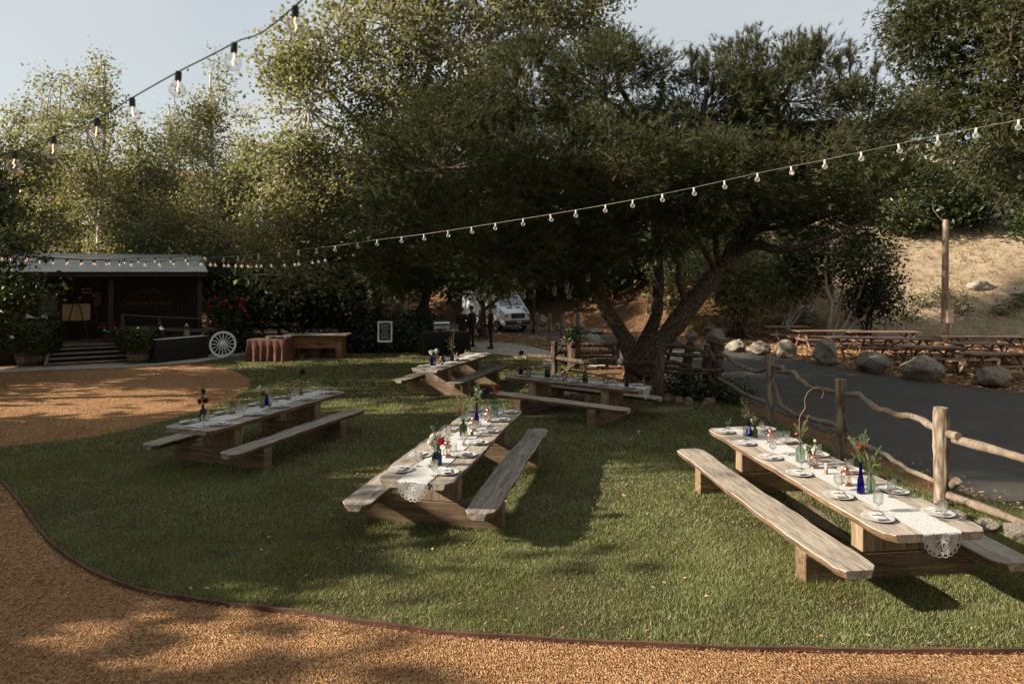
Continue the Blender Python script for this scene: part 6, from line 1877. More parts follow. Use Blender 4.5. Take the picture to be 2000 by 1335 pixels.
# ================================================================== serving tables
def cloth_table(name, lab, p, rz, L, Wd, H, mat, folds=.02, top=None):
    root = empty(name, p, rz, lab, 'table')
    mb = MB(); n = 72; V = []; F = []
    for j, (z, f) in enumerate([(H, 1.0), (H - .02, 1.004), (H * .5, 1.0), (0.01, 1.0)]):
        for i in range(n):
            t = i / n * 4; s = int(t); q = t - s
            cx = [(-1, -1), (1, -1), (1, 1), (-1, 1)]
            a, b = cx[s], cx[(s + 1) % 4]
            x = lerp(a[0], b[0], q) * L / 2; y = lerp(a[1], b[1], q) * Wd / 2
            wv = folds * math.sin(i * 1.9 + j * .3) * (0 if j < 2 else j - 1)
            nx, ny = [(0, -1), (1, 0), (0, 1), (-1, 0)][s]
            V.append((x + nx * (wv + .02 * j), y + ny * (wv + .02 * j), z))
    for j in range(3):
        for i in range(n): F.append((j * n + i, (j + 1) * n + i, (j + 1) * n + (i + 1) % n, j * n + (i + 1) % n))
    F.append(tuple(range(n)))
    mb.add(V, F); soft(mb.build('table_cloth', MT[mat], root), 50)
    if top:
        mb = MB(); mb.bbox((0, -Wd * .28, H + .008), (L * 1.0, Wd * .42, .012), .003); mb.build('top_runner', MT[top], root)
    for sx in (-1, 1):
        for sy in (-1, 1):
            mb = MB(); mb.tube([(sx * (L / 2 - .12), sy * (Wd / 2 - .1), 0), (sx * (L / 2 - .12), sy * (Wd / 2 - .1), H - .02)], .02, 6); mb.build('leg', MT['steel'], root)
    return root
a = G(302, 709); b = G(404, 698)
c = (a + b) / 2; dv = b - a; rz = math.atan2(dv.y, dv.x)
dpos = c + Vector((-math.sin(rz), math.cos(rz), 0)) * .38
cloth_table('drinks_table', 'long drinks table under a black floor length cloth', dpos, rz, dv.length, .75, .80, 'blackcloth', .012, 'napkin')
def on(pos, rz, x, y, z): return Vector((pos.x + x * math.cos(rz) - y * math.sin(rz), pos.y + x * math.sin(rz) + y * math.cos(rz), z))
q = on(dpos, rz, -dv.length * .27, .05, .815)
ur = empty('drink_urn', q, 0, 'black drink urn with a steel lid on the drinks table', 'urn')
mb = MB(); mb.lathe([(0, 0), (.13, 0), (.135, .02), (.135, .30), (0, .30)], 18); soft(mb.build('body', MT['black'], ur), 40)
mb = MB(); mb.lathe([(.14, .30), (.14, .33), (.09, .39), (.03, .41), (.025, .46), (0, .47)], 18); soft(mb.build('lid', MT['steel'], ur), 40)
mb = MB(); mb.tube([(0, -.13, .06), (0, -.19, .06), (0, -.19, .02)], .014, 6); mb.build('tap', MT['steel'], ur)
q = on(dpos, rz, dv.length * .22, .05, .815)
jr = empty('lemonade_jar', q, 0, 'glass jar dispenser full of pale lemonade on the drinks table', 'jar')
mb = MB(); mb.lathe([(0, .0), (.115, .0), (.12, .02), (.12, .30), (.09, .36), (.09, .38), (.085, .38), (.085, .36), (.115, .295), (.115, .022), (0, .01)], 18); soft(mb.build('glass_body', MT['glass'], jr), 40)
mb = MB(); mb.lathe([(0, .012), (.113, .024), (.113, .25), (0, .25)], 18); mb.build('lemonade', MT['lemonade'], jr)
mb = MB(); mb.lathe([(.095, .375), (.095, .40), (.04, .43), (.02, .46), (0, .46)], 16); mb.build('lid', MT['steel'], jr)
q = on(dpos, rz, -dv.length * .36, -.05, .815)
mb = MB()
for i in range(5): mb.lathe([(.0, .0), (.035, 0), (.04, .09), (.037, .09), (.033, .006), (0, .006)], 10, (i % 3 * .1 - .1, i // 3 * .1, 0))
tr = empty('glass_tray', q, rz, 'tray of small glasses beside the drink urn', 'tray')
mb2 = MB(); mb2.bbox((0, .05, -.0), (.55, .34, .014), .004); mb2.build('tray', MT['steel'], tr)
for i in range(6):
    mb = MB(); mb.lathe([(.0, .0), (.035, 0), (.04, .09), (.037, .09), (.033, .006), (0, .006)], 10, ((i % 3 - 1) * .12, i // 3 * .11, .008)); mb.build('glass', MT['glass'], tr)

# white wagon wheel leaning on the planting
q = G(432, 698)
wh = empty('wagon_wheel', q + Vector((0, .1, .0)), R(8), 'white painted wooden wagon wheel leaning beside the drinks table', 'wheel')
k = q.y / FPX; Rw = 25.5 * k
TL = Matrix.Translation((0, 0, 0)) @ Matrix.Rotation(R(-9), 4, 'X')
def wp(x, y, z): return TL @ Vector((x, y, z + Rw))
mb = MB(); V = []; F = []; n = 40
for i in range(n):
    a = 2 * PI * i / n
    for (rr, yy) in ((Rw, -.03), (Rw, .03), (Rw - .075, .03), (Rw - .075, -.03)): V.append(wp(rr * math.cos(a), yy, rr * math.sin(a)))
for i in range(n):
    j = (i + 1) % n
    for m_ in range(4): F.append((i * 4 + m_, j * 4 + m_, j * 4 + (m_ + 1) % 4, i * 4 + (m_ + 1) % 4))
mb.add(V, F); soft(mb.build('rim', MT['white'], wh), 40)
mb = MB(); mb.lathe([(0, -.1), (.05, -.1), (.06, -.06), (.085, -.05), (.085, .05), (0, .06)], 16, wp(0, 0, 0), rot=(TL @ Matrix.Rotation(-PI / 2, 4, 'X')).to_3x3()); soft(mb.build('hub', MT['white'], wh), 40)
for i in range(16):
    a = 2 * PI * i / 16
    mb = MB(); mb.tube([wp(.07 * math.cos(a), 0, .07 * math.sin(a)), wp((Rw - .06) * math.cos(a), 0, (Rw - .06) * math.sin(a))], [.022, .016], 6); mb.build('spoke', MT['white'], wh)

# flowering shrub behind the wheel
q = D(447, 690, 27.4); q.z = 0
multi_stem('hibiscus_shrub', 'bushy shrub with large red flowers behind the wagon wheel', q, 6, [lobe(430, 610, 24, 26, 27.4), lobe(465, 615, 24, 28, 27.4), lobe(447, 588, 26, 16, 27.4)], 90, 9, .16, MT['boxleaf'], MT['palebark'], 260, rc=.2, r0=.018)
hs = [o for o in bpy.data.objects if o.name.startswith('hibiscus_shrub')][0]
rg = np.random.default_rng(4); B = np.array(q)
for (u, v) in [(422, 584), (436, 592), (462, 582), (473, 586), (428, 598), (409, 601), (468, 608), (478, 607), (483, 616), (464, 626), (442, 587), (476, 602), (470, 598), (415, 634), (452, 600)]:
    pc = np.array(D(u, v, 26.9 + rg.uniform(-.2, .3)))
    np_mesh('bloom', bloom_petals(pc - B, .09, 18, rg), 4, MT['petalred' if rg.uniform() < .65 else 'petalpink'], hs)
multi_stem('ground_bush', 'dark bushes at the foot of the hibiscus behind the wagon wheel', D(455, 690, 27.2) * Vector((1, 1, 0)), 4, [lobe(440, 660, 38, 22, 27.0), lobe(480, 665, 24, 18, 27.2)], 90, 20, .07, MT['darkleaf'], MT['darkbark'], 262, rc=.2, r0=.02, spray=False)

# rust cloth table with plates
a = G(484, 705); b = G(556, 706)
cloth_table('plate_table', 'small side table under a rust brown cloth carrying stacked plates', (a + b) / 2 + Vector((0, .4, 0)), 0, (b - a).length, .8, .78, 'rustcloth', .035)
PS = (a + b) / 2 + Vector((.3, .35, .78))
for s in range(3):
    for i in range(5):
        place(PL, PS + Vector((-.28 + .3 * s, 0.02 * s, .004 + i * .016)), 0, 'white plate in the stacks on the rust cloth table', 'plate', 'plates stacked on the rust cloth table')
# wooden bar
a = G(562, 700); b = G(668, 700); bc = (a + b) / 2 + Vector((0, .35, 0)); BLN = (b - a).length
br = empty('wooden_bar', bc, 0, 'brown plank bar with an open front holding bottles and glasses', 'bar')
Hb = .86
for i in range(5):
    mb = MB(); mb.bbox((0, -.32 + .16 * i, Hb), (BLN + .35, .155, .05), .006); mb.build('top_plank', MT['slabgrey'], br)
for s in (-1, 1):
    mb = MB(); mb.bbox((s * (BLN / 2 - .12), 0, Hb / 2 - .025), (.24, .66, Hb - .05), .012); mb.build('end_panel', MT['barwood'], br)
for i in range(3):
    mb = MB(); mb.bbox((0, -.30, Hb - .12 - .15 * i), (BLN - .49, .035, .145), .006); mb.build('front_plank', MT['barwood'], br)
mb = MB(); mb.bbox((0, .28, .4), (BLN - .49, .03, .7), .006); mb.build('back_panel', MT['barwood'], br)
mb = MB(); mb.tube([(.12 + .1 * math.cos(a_), -.325, Hb - .33 + .07 * math.sin(a_) * math.cos(a_)) for a_ in np.linspace(0, 6.28, 18)], .012, 5); mb.build('emblem', MT['bronze'], br)
def wine_bottle(p, mat, lab, sc=1.0, grp=None):
    mb = MB(); mb.lathe([(a * sc, b * sc) for a, b in [(0, 0), (.036, 0), (.038, .01), (.038, .17), (.03, .2), (.015, .23), (.0135, .29), (.016, .30), (.016, .31), (0, .31)]], 12)
    o = mb.build('wine_bottle', MT[mat]); soft(o, 40); o.location = p; tag(o, lab, 'bottle', grp); return o
for i, (u, mat) in enumerate([(578, 'greenglass'), (582, 'amberglass'), (588, 'greenglass'), (592, 'amberglass'), (571, 'greenglass')]):
    wine_bottle(Vector(((u - 1000) / FPX * bc.y, bc.y - .1 + .08 * (i % 2), Hb + .025)), mat, 'dark bottle standing in the cluster on the wooden bar', 1.0, 'bottles on the wooden bar')
for i in range(14):
    u = 600 + i * 4.4
    o = place(GO, Vector(((u - 1000) / FPX * bc.y, bc.y - .05 + .12 * (i % 3), Hb + .025)), 0, 'stemmed glass set out in the row on the wooden bar', 'glass', 'glasses on the wooden bar')
q = bc + Vector((.62, -.1, 0))
sk = empty('orange_fabric', q, 0, 'orange cloth hanging in the open front of the bar', 'cloth')
mb = MB(); mb.add([(0, 0, .38), (-.08, -.02, .02), (.12, .02, .02), (.05, 0, .2), (.0, .06, .02)], [(0, 1, 3), (0, 3, 2), (0, 4, 1), (1, 4, 2, 3)]); mb.build('drape', MT['rustcloth'], sk)
q = bc + Vector((-.1, .05, 0))
bk = empty('rust_tub', q, 0, 'rust coloured tub standing inside the open bar', 'tub')
mb = MB(); mb.lathe([(0, 0), (.26, 0), (.32, .32), (.33, .34), (.3, .33), (.24, .03), (0, .03)], 18); soft(mb.build('tub', MT['rustcloth'], bk), 40)

# chalkboard on its easel
q = G(752, 694); k = q.y / FPX
cb = empty('chalkboard_sign', q + Vector((0, 0, 0)), R(4), 'white framed chalkboard with a handwritten menu on an easel', 'sign')
zc = (694 - 647.5) * k; w2 = 14.2 * k; h2 = 20.5 * k
mb = MB(); mb.bbox((0, 0, zc), (w2 * 2 - .1, .02, h2 * 2 - .1), .003); mb.build('board', MT['slate'], cb)
for (x, z, sx, sz) in [(-w2 + .03, 0, .06, h2 * 2), (w2 - .03, 0, .06, h2 * 2), (0, h2 - .03, w2 * 2 - .124, .06), (0, -h2 + .03, w2 * 2 - .124, .06)]:
    mb = MB(); mb.bbox((x, -.01, zc + z), (sx, .04, sz), .005); mb.build('frame_bar', MT['white'], cb)
mb = MB(); rr = random.Random(2)
for i in range(8):
    z = zc + h2 * .62 - i * h2 * .17; hw = w2 * (.5 if i in (0, 7) else rr.uniform(.35, .62))
    mb.tube([(lerp(-hw, hw, t), -.013, z + .018 * math.sin(t * 40 + i) * (1.6 if i in (0, 7) else 1)) for t in np.linspace(0, 1, 26)], .0055, 4)
for sx in (-1, 1):
    for sz in (-1, 1):
        mb.tube([(sx * w2 * (.72 - .3 * math.sin(t)), -.013, zc + sz * h2 * (.82 - .1 * (1 - math.cos(t * 2)))) for t in np.linspace(0, 1.6, 9)], .006, 4)
mb.build('chalk_writing', MT['chalk'], cb)
for (a, b) in [((-.3, .1, 0), (-.1, .06, zc + h2)), ((.3, .1, 0), (.1, .06, zc + h2)), ((0, .6, 0), (0, .08, zc + h2))]:
    mb = MB(); mb.tube([a, b], .015, 6); mb.build('easel_leg', MT['black'], cb)

# buffet
a = G(838, 694); b = G(896, 694); bp = (a + b) / 2 + Vector((0, .5, 0))
cloth_table('buffet_table', 'buffet table draped in black cloth beneath the leaning oak', bp, R(14), 1.75, .8, .86, 'blackcloth', .02)
cf = empty('chafing_dish', bp + Vector((-.15, .02, .865)), R(14), 'steel chafing dish with a rolled back lid on the buffet', 'dish')
mb = MB(); mb.bbox((0, 0, .16), (.62, .38, .1), .02); mb.build('pan', MT['steel'], cf)
mb = MB(); V = []; F = []; n = 12
for i in range(n + 1):
    a_ = PI * .95 * i / n
    for x in (-.31, .31): V.append((x, -.19 * math.cos(a_), .215 + .2 * math.sin(a_)))
F = [(2 * i, 2 * i + 1, 2 * i + 3, 2 * i + 2) for i in range(n)] + [tuple(range(0, 2 * n + 2, 2)), tuple(range(2 * n + 1, 0, -2))]
mb.add(V, F); lid = soft(mb.build('lid', MT['steel'], cf), 40)
mb = MB(); mb.tube([(-.12, -.2, .29), (-.12, -.26, .31), (.12, -.26, .31), (.12, -.2, .29)], .012, 6); mb.build('handle', MT['black'], lid)
for sx in (-1, 1):
    for sy in (-1, 1):
        mb = MB(); mb.tube([(sx * .28, sy * .16, 0), (sx * .28, sy * .16, .12)], .012, 6); mb.build('leg', MT['steel'], cf)
for i in range(2):
    mb = MB(); mb.lathe([(0, 0), (.05, 0), (.05, .06), (0, .06)], 10, (-.15 + .3 * i, 0, .002)); mb.build('burner', MT['steel'], cf)

# lattice fence
a = D(688, 600, 34); b = D(832, 600, 34)
lf = empty('lattice_fence', Vector((a.x, 34, 0)), 0, 'cream lattice topped fence behind the oak trunks', 'fence')
Lx = b.x - a.x; zt = D(700, 577, 34).z; zb = zt - .68
mb = MB(); st = .11; n = int((Lx + .7) / st)
for i in range(n):
    x0 = -.7 + i * st
    for s in (1, -1):
        xa, xb = (x0, x0 + .68) if s > 0 else (x0 + .68, x0)
        za, zb2 = zb, zt
        t0 = max(0, min(1, (0 - xa) / (xb - xa))); t1 = max(0, min(1, (Lx - xa) / (xb - xa)))
        t0, t1 = min(t0, t1), max(t0, t1)
        if t1 - t0 < .05: continue
        p0_ = (lerp(xa, xb, t0), .006 * s, lerp(za, zb2, t0)); p1_ = (lerp(xa, xb, t1), .006 * s, lerp(za, zb2, t1))
        mb.tube([p0_, p1_], .022, 4, False)
tag(mb.build('lattice', MT['rail'], lf), kind='stuff')
mb = MB(); mb.bbox((Lx / 2, 0, zt + .06), (Lx, .1, .12), .01); mb.build('top_rail', MT['cream'], lf)
mb = MB(); mb.bbox((Lx / 2, 0, zb - .05), (Lx, .08, .1), .01); mb.build('bottom_rail', MT['rail'], lf)
for i in range(4):
    mb = MB(); mb.bbox((Lx * i / 3, .06, zt / 2), (.12, .04, zt), .01); mb.build('post', MT['rail'], lf)
for i in range(int(Lx / .16)):
    mb = MB(); mb.bbox((.08 + i * .16, .0, (zb - .1) / 2), (.15, .03, zb - .1), .004); mb.build('board', MT['rail'], lf)
# ================================================================== van
q = G(1014, 648); HD = R(-58)
vn = empty('delivery_van', (q.x - 2.45 * math.cos(HD), q.y - 2.45 * math.sin(HD), -.02), HD, 'white panel van parked on the road beyond the walkway', 'van'); vn.scale = (.88, .88, .88)
prof = [(-2.75, .42), (-2.78, .9), (-2.72, 2.2), (-2.55, 2.42), (-1, 2.46), (.7, 2.44), (1.15, 2.34), (1.95, 1.50), (2.45, 1.30), (2.68, 1.12), (2.74, .8), (2.72, .42)]
def hw(x, z):
    w = 1.0 - .13 * max(0, (z - 1.2) / 1.3) ** 1.3
    if x > 1.9: w -= .16 * ((x - 1.9) / .85) ** 2
    return w
V = []; F = []; n = len(prof)
for f in (-1, -.82, 0, .82, 1):
    for (x, z) in prof:
        xx = x - (.10 * abs(f) ** 3 if x > 2 else 0)
        V.append((xx, f * hw(x, z) * (1 if abs(f) == 1 else 1), z + (.0 if abs(f) == 1 else .03 if z > 1 else 0)))
for k in range(4):
    for i in range(n):
        j = (i + 1) % n; F.append((k * n + i, k * n + j, (k + 1) * n + j, (k + 1) * n + i))
F += [tuple(range(n - 1, -1, -1)), tuple(4 * n + i for i in range(n))]
F = [tuple(reversed(f)) for f in F]
mb = MB(); mb.add(V, F); soft(mb.build('body', MT['vanwhite'], vn), 35)
def quad(name, pts, mat, par, th=.015):
    pts = [Vector(p) for p in pts]; nr = (pts[1] - pts[0]).cross(pts[2] - pts[0]).normalized() * th
    mb = MB(); m = len(pts); mb.add([p + nr for p in pts] + [p - nr for p in pts], [tuple(range(m)), tuple(range(2 * m - 1, m - 1, -1))] + [(i, i + m, (i + 1) % m + m, (i + 1) % m) for i in range(m)])
    return mb.build(name, MT[mat], par)
quad('windscreen', [(1.90, -.84, 1.56), (1.90, .84, 1.56), (1.22, .76, 2.30), (1.22, -.76, 2.30)], 'darkglass', vn, .045)
for s in (-1, 1):
    quad('side_window', [(1.7, s * .985, 1.5), (.75, s * .985, 1.45), (.75, s * .90, 2.1), (1.15, s * .90, 2.1)], 'darkglass', vn, .02)
    mb = MB(); mb.bbox((2.56, s * .70, 1.02), (.2, .36, .22), .05, Matrix.Rotation(-s * .25, 3, 'Z')); mb.build('headlight', MT['headlight'], vn)
    mb = MB(); mb.bbox((1.62, s * 1.12, 1.55), (.12, .22, .34), .04); mr = mb.build('mirror', MT['greyplastic'], vn)
    quad('door_line', [(.68, s * 1.0, .6), (.70, s * 1.0, .6), (.70, s * .93, 2.1), (.68, s * .93, 2.1)], 'greyplastic', vn, .012)
    quad('body_moulding', [(-2.4, s * 1.005, .78), (1.3, s * 1.005, .78), (1.3, s * 1.005, .9), (-2.4, s * 1.005, .9)], 'greyplastic', vn, .012)
    for x in (1.75, -1.65):
        wl = empty('wheel', (x, s * .9, .36)); wl.parent = vn; KIDS.setdefault(vn.name, []).append(wl)
        rot = Matrix.Rotation(PI / 2, 3, 'X')
        mb = MB(); mb.lathe([(.21, -.11), (.33, -.12), (.36, -.08), (.36, .08), (.33, .12), (.21, .11)], 22, rot=rot); soft(mb.build('tyre', MT['rubber'], wl), 50)
        mb = MB(); mb.lathe([(0, -.06), (.1, -.1), (.21, -.115), (.215, .115), (.1, .1), (0, .06)], 18, rot=rot); soft(mb.build('rim', MT['steel'], wl), 40)
        mb = MB(); mb.lathe([(0, s * .1), (.43, s * .1), (.43, s * .105), (0, s * .105)], 22, (x, s * .905, .4), rot=rot); mb.build('wheel_arch', MT['greyplastic'], vn)
mb = MB(); mb.bbox((2.66, 0, .98), (.14, .98, .36), .05); gr = mb.build('grille', MT['greyplastic'], vn)
for i in range(3):
    mb = MB(); mb.bbox((2.735, 0, .87 + .1 * i), (.02, .86, .02), .004); mb.build('grille_bar', MT['black'], gr)
mb = MB(); mb.lathe([(0, 0), (.11, 0), (.1, .012), (0, .014)], 18, (2.745, 0, 1.04), rot=Matrix.Rotation(PI / 2, 3, 'Y'), sx=.42); mb.build('emblem', MT['emblem'], gr)
mb = MB(); mb.bbox((2.68, 0, .60), (.22, 1.80, .26), .06); mb.build('bumper', MT['greyplastic'], vn)
mb = MB(); mb.bbox((2.80, 0, .62), (.02, .36, .12), .004); mb.build('number_plate', MT['cream'], vn)
for s in (-1, 1):
    mb = MB(); mb.bbox((2.15, s * .3, 1.475), (.14, .35, .02), .005, Matrix.Rotation(.37, 3, 'Y')); mb.build('bonnet_vent', MT['greyplastic'], vn)

# ================================================================== people
def person(name, label, foot, face, sc, pose, hair='dark'):
    """one skinned body; pose: dict of joint overrides, metres, figure faces -Y"""
    J = {'pel': (0, 0, .96), 'sp1': (0, .01, 1.12), 'sp2': (0, .015, 1.28), 'ch': (0, .0, 1.42), 'nk': (0, .01, 1.53), 'hd0': (0, -.01, 1.60), 'hd1': (0, -.015, 1.68), 'hd2': (0, -.005, 1.755)}
    for s, t in ((-1, 'r'), (1, 'l')):
        J.update({'hip' + t: (s * .095, 0, .92), 'kn' + t: (s * .10, -.02, .50), 'an' + t: (s * .105, .02, .085), 'to' + t: (s * .125, -.14, .04), 'he' + t: (s * .105, .055, .04),
                  'sh' + t: (s * .185, .01, 1.43), 'el' + t: (s * .245, .03, 1.14), 'wr' + t: (s * .245, -.08, .90), 'hn' + t: (s * .24, -.12, .83)})
    J.update(pose)
    Rr = {'pel': (.155, .115), 'sp1': (.145, .105), 'sp2': (.155, .11), 'ch': (.16, .115), 'nk': (.058, .058), 'hd0': (.068, .075), 'hd1': (.078, .095), 'hd2': (.06, .075)}
    for t in 'rl': Rr.update({'hip' + t: (.095, .1), 'kn' + t: (.068, .07), 'an' + t: (.05, .052), 'to' + t: (.04, .03), 'he' + t: (.04, .036), 'sh' + t: (.07, .07), 'el' + t: (.048, .048), 'wr' + t: (.031, .03), 'hn' + t: (.036, .02)})
    E = [('pel', 'sp1'), ('sp1', 'sp2'), ('sp2', 'ch'), ('ch', 'nk'), ('nk', 'hd0'), ('hd0', 'hd1'), ('hd1', 'hd2')]
    for t in 'rl': E += [('pel', 'hip' + t), ('hip' + t, 'kn' + t), ('kn' + t, 'an' + t), ('an' + t, 'to' + t), ('an' + t, 'he' + t), ('ch', 'sh' + t), ('sh' + t, 'el' + t), ('el' + t, 'wr' + t), ('wr' + t, 'hn' + t)]
    for t in 'rl':
        h = Vector(J['hn' + t]); d = (h - Vector(J['wr' + t])).normalized()
        side = Vector((0, 1, 0)) - d * d.y; side.normalize()
        for i, (o, L) in enumerate([(-.027, .07), (-.009, .08), (.009, .075), (.026, .06)]):
            J['f%d%s' % (i, t)] = tuple(h + side * o + d * .045); J['g%d%s' % (i, t)] = tuple(h + side * o * 1.1 + d * (.045 + L * .6) + Vector((0, -.012, 0)))
            Rr['f%d%s' % (i, t)] = (.010, .010); Rr['g%d%s' % (i, t)] = (.008, .008)
            E += [('hn' + t, 'f%d%s' % (i, t)), ('f%d%s' % (i, t), 'g%d%s' % (i, t))]
        J['th' + t] = tuple(h - side * .05 + d * .02); Rr['th' + t] = (.010, .010); E.append(('hn' + t, 'th' + t))
    # nose, ears and chin as small spurs of the head
    for nm, p, rr in (('nose', (0, -.105, 1.668), .013), ('chin', (0, -.075, 1.585), .022), ('earl', (.082, .0, 1.665), .014), ('earr', (-.082, .0, 1.665), .014)):
        J[nm] = tuple(Vector(p) + Vector(J['hd1']) - Vector((0, -.015, 1.68))); Rr[nm] = (rr, rr); E.append(('hd0' if nm == 'chin' else 'hd1', nm))
    names = list(J); ix = {k: i for i, k in enumerate(names)}
    me = bpy.data.meshes.new(name); me.from_pydata([J[k] for k in names], [(ix[a], ix[b]) for a, b in E], []); me.update()
    ob = bpy.data.objects.new(name, me); COL.objects.link(ob)
    md = ob.modifiers.new('skin', 'SKIN'); md.use_smooth_shade = True
    for k in names:
        sv = me.skin_vertices[0].data[ix[k]]; sv.radius = Rr[k]; sv.use_root = (k == 'pel')
    sb_ = ob.modifiers.new('sub', 'SUBSURF'); sb_.levels = 2; sb_.render_levels = 2
    dg = bpy.context.evaluated_depsgraph_get()
    m2 = bpy.data.meshes.new_from_object(ob.evaluated_get(dg)); bpy.data.objects.remove(ob)
    m2.materials.clear()
    m2.materials.append(MT['blackwear']); m2.materials.append(MT['skin'])
    for f in m2.polygons:
        c = f.center
        hand = any((c - Vector(J['hn' + t])).length < .15 and (c - Vector(J['hn' + t])).dot(Vector(J['hn' + t]) - Vector(J['wr' + t])) > -.005 for t in 'rl')
        f.material_index = 1 if (hand or c.z > 1.515) else 0
        f.use_smooth = True
    root = empty('person', foot, face, label, 'person')
    root.scale = (sc, sc, sc)
    o = bpy.data.objects.new('body', m2); COL.objects.link(o); o.parent = root; KIDS.setdefault('person', []).append(o)
    r = np.random.default_rng(len(label))
    H = Vector(J['hd1'])
    bm = bmesh.new(); bmesh.ops.create_uvsphere(bm, u_segments=18, v_segments=12, radius=1)
    for v in bm.verts:
        c = v.co
        k = 1 + .05 * mnoise.noise(c * 3)
        v.co = Vector((c.x * .088 * k, c.y * .105 * k + .012, c.z * .10 * k + .035)) + H
    bmesh.ops.delete(bm, geom=[v for v in bm.verts if v.co.z < H.z - (.085 if v.co.y > H.y + .02 else .02) or (v.co.y < H.y - .055 and v.co.z < H.z + .06)], context='VERTS')
    mh = bpy.data.meshes.new('hair'); bm.to_mesh(mh); bm.free()
    link_mesh('hair', mh, MT['hair'], root, True)
    # shirt hem, belt and shoes
    mb = MB(); mb.lathe([(.152, .985), (.158, 1.0), (.156, 1.02), (.150, 1.022)], 20, sy=.76); soft(mb.build('belt', MT['black'], root))
    for t in 'rl':
        a = Vector(J['an' + t]); b = Vector(J['to' + t])
        mb = MB(); mb.lathe([(0, -.075), (.055, -.07), (.06, -.03), (.052, .03), (0, .05)], 12, Vector(((a.x + b.x) / 2, (a.y + b.y) / 2 + .02, .075 + (a.z - .085))), sx=.85, sy=2.3); soft(mb.build('shoe', MT['rubber'], root), 60)
    mb = MB(); mb.lathe([(.066, 1.5), (.07, 1.53), (.062, 1.545), (.058, 1.53)], 16); soft(mb.build('collar', MT['blackwear'], root))
    return root
arms_front = {'elr': (-.25, .0, 1.15), 'wrr': (-.10, -.22, 1.10), 'hnr': (-.03, -.25, 1.08), 'ell': (.25, .0, 1.15), 'wrl': (.10, -.22, 1.12), 'hnl': (.03, -.26, 1.10)}
person('person', 'server in black seen from behind, standing closest to the buffet', G(903, 684), R(165), .97, {'hd0': (.01, -.01, 1.6), 'hd1': (.025, -.02, 1.68), 'hd2': (.02, -.01, 1.755), **arms_front})
person('person', 'server in black turned sideways behind the other, talking to them', G(921, 679), R(-120), .98, {'knl': (.11, -.06, .5), 'anl': (.12, -.06, .085), 'tol': (.13, -.22, .04), 'hel': (.12, -.02, .04)})
person('person', 'server in black standing alone on the walkway by the slim tree', G(958, 682), R(-75), 1.0, {'anr': (-.10, .08, .085), 'tor': (-.11, -.08, .04), 'her': (-.10, .11, .04), 'knr': (-.10, .02, .5), **{k: v for k, v in arms_front.items() if k.endswith('l')}})

# ================================================================== string lights
def bulb_string(label, pts, bulbs, bulb_r, wire_r, wiremat, sockmat, glow=True, sag=0, socket_l=None):
    """pts: wire path (world); bulbs: world spots on the wire"""
    root = empty('string_lights', pts[0], 0, label, 'string lights')
    B = Vector(pts[0])
    mb = MB(); mb.tube([p - B for p in catmull(pts, 6)], wire_r, 5); mb.build('cable', MT[wiremat], root)
    r = random.Random(len(bulbs) + 3)
    sl = socket_l or bulb_r * 1.5
    ms = MB(); ms.lathe([(0, .0), (bulb_r * .34, 0), (bulb_r * .4, -sl * .2), (bulb_r * .4, -sl), (0, -sl)], 8)
    mS = ms.mesh('socket'); mS.materials.append(MT[sockmat])
    mg = MB(); mg.lathe([(bulb_r * .32, -sl + .001), (bulb_r * .45, -sl - bulb_r * .25)] + [(bulb_r * math.sin(a), -sl - bulb_r * 1.15 - bulb_r * -math.cos(PI - a) * -1) for a in np.linspace(.7, PI, 9)], 14)
    mG = mg.mesh('bulb'); mG.materials.append(MT['bulbglass']); mG.polygons.foreach_set('use_smooth', np.ones(len(mG.polygons), dtype=bool))
    mf = MB(); mf.tube([(0, 0, -sl), (bulb_r * .15, 0, -sl - bulb_r * .6), (-bulb_r * .15, 0, -sl - bulb_r * 1.0), (bulb_r * .05, 0, -sl - bulb_r * 1.4)], bulb_r * .035, 5)
    mF = mf.mesh('filament'); mF.materials.append(MT['filament'] if glow else MT['copper'])
    for p in bulbs:
        s = bpy.data.objects.new('socket', mS); COL.objects.link(s); s.parent = root; s.location = p - B
        tilt = (r.uniform(-.12, .12), r.uniform(-.12, .12), r.uniform(0, 6))
        s.rotation_euler = tilt
        for nm, m in (('bulb', mG), ('filament', mF)):
            b = bpy.data.objects.new(nm, m); COL.objects.link(b); b.parent = s if nm == 'bulb' else s
    return root
def track(uvy): return [D(u, v, y) for (u, v, y) in uvy]
def on_track(path, us):
    cp = catmull(path, 12); uu = [1000 + p.x / p.y * FPX for p in cp]
    out = []
    for u in us:
        for i in range(len(cp) - 1):
            a, b = uu[i], uu[i + 1]
            if (a - u) * (b - u) <= 0 and abs(a - b) > 1e-6:
                out.append(cp[i].lerp(cp[i + 1], (u - a) / (b - a))); break
    return out
pa = [Vector((2.2, .3, 5.2)), Vector((.4, 1.0, 4.3))] + track([(590, 0, 1.75), (455, 85, 1.92), (345, 142, 2.06), (255, 193, 2.2), (190, 232, 2.3), (100, 268, 2.42), (15, 300, 2.52)]) + [Vector((-3.6, 3.0, 3.35)), Vector((-6.2, 3.4, 3.9))]
bulb_string('closest string of clear round bulbs on black cable crossing the open sky', pa, on_track(pa, [577, 458, 349, 258, 190, 105, 30]) + [Vector((-2.1, 2.66, 3.60)), Vector((-2.45, 2.84, 3.51)), Vector((.1, 1.15, 4.18)), Vector((-.2, 1.35, 4.05))], .024, .0022, 'wire', 'black', True, socket_l=.028)
UB = [1907, 1832, 1755, 1682, 1611, 1545, 1480, 1415, 1355, 1294, 1236, 1183, 1125, 1075, 1022, 968, 921, 875, 828, 785, 737, 698, 655, 618, 583, 545, 505, 465, 437, 402]
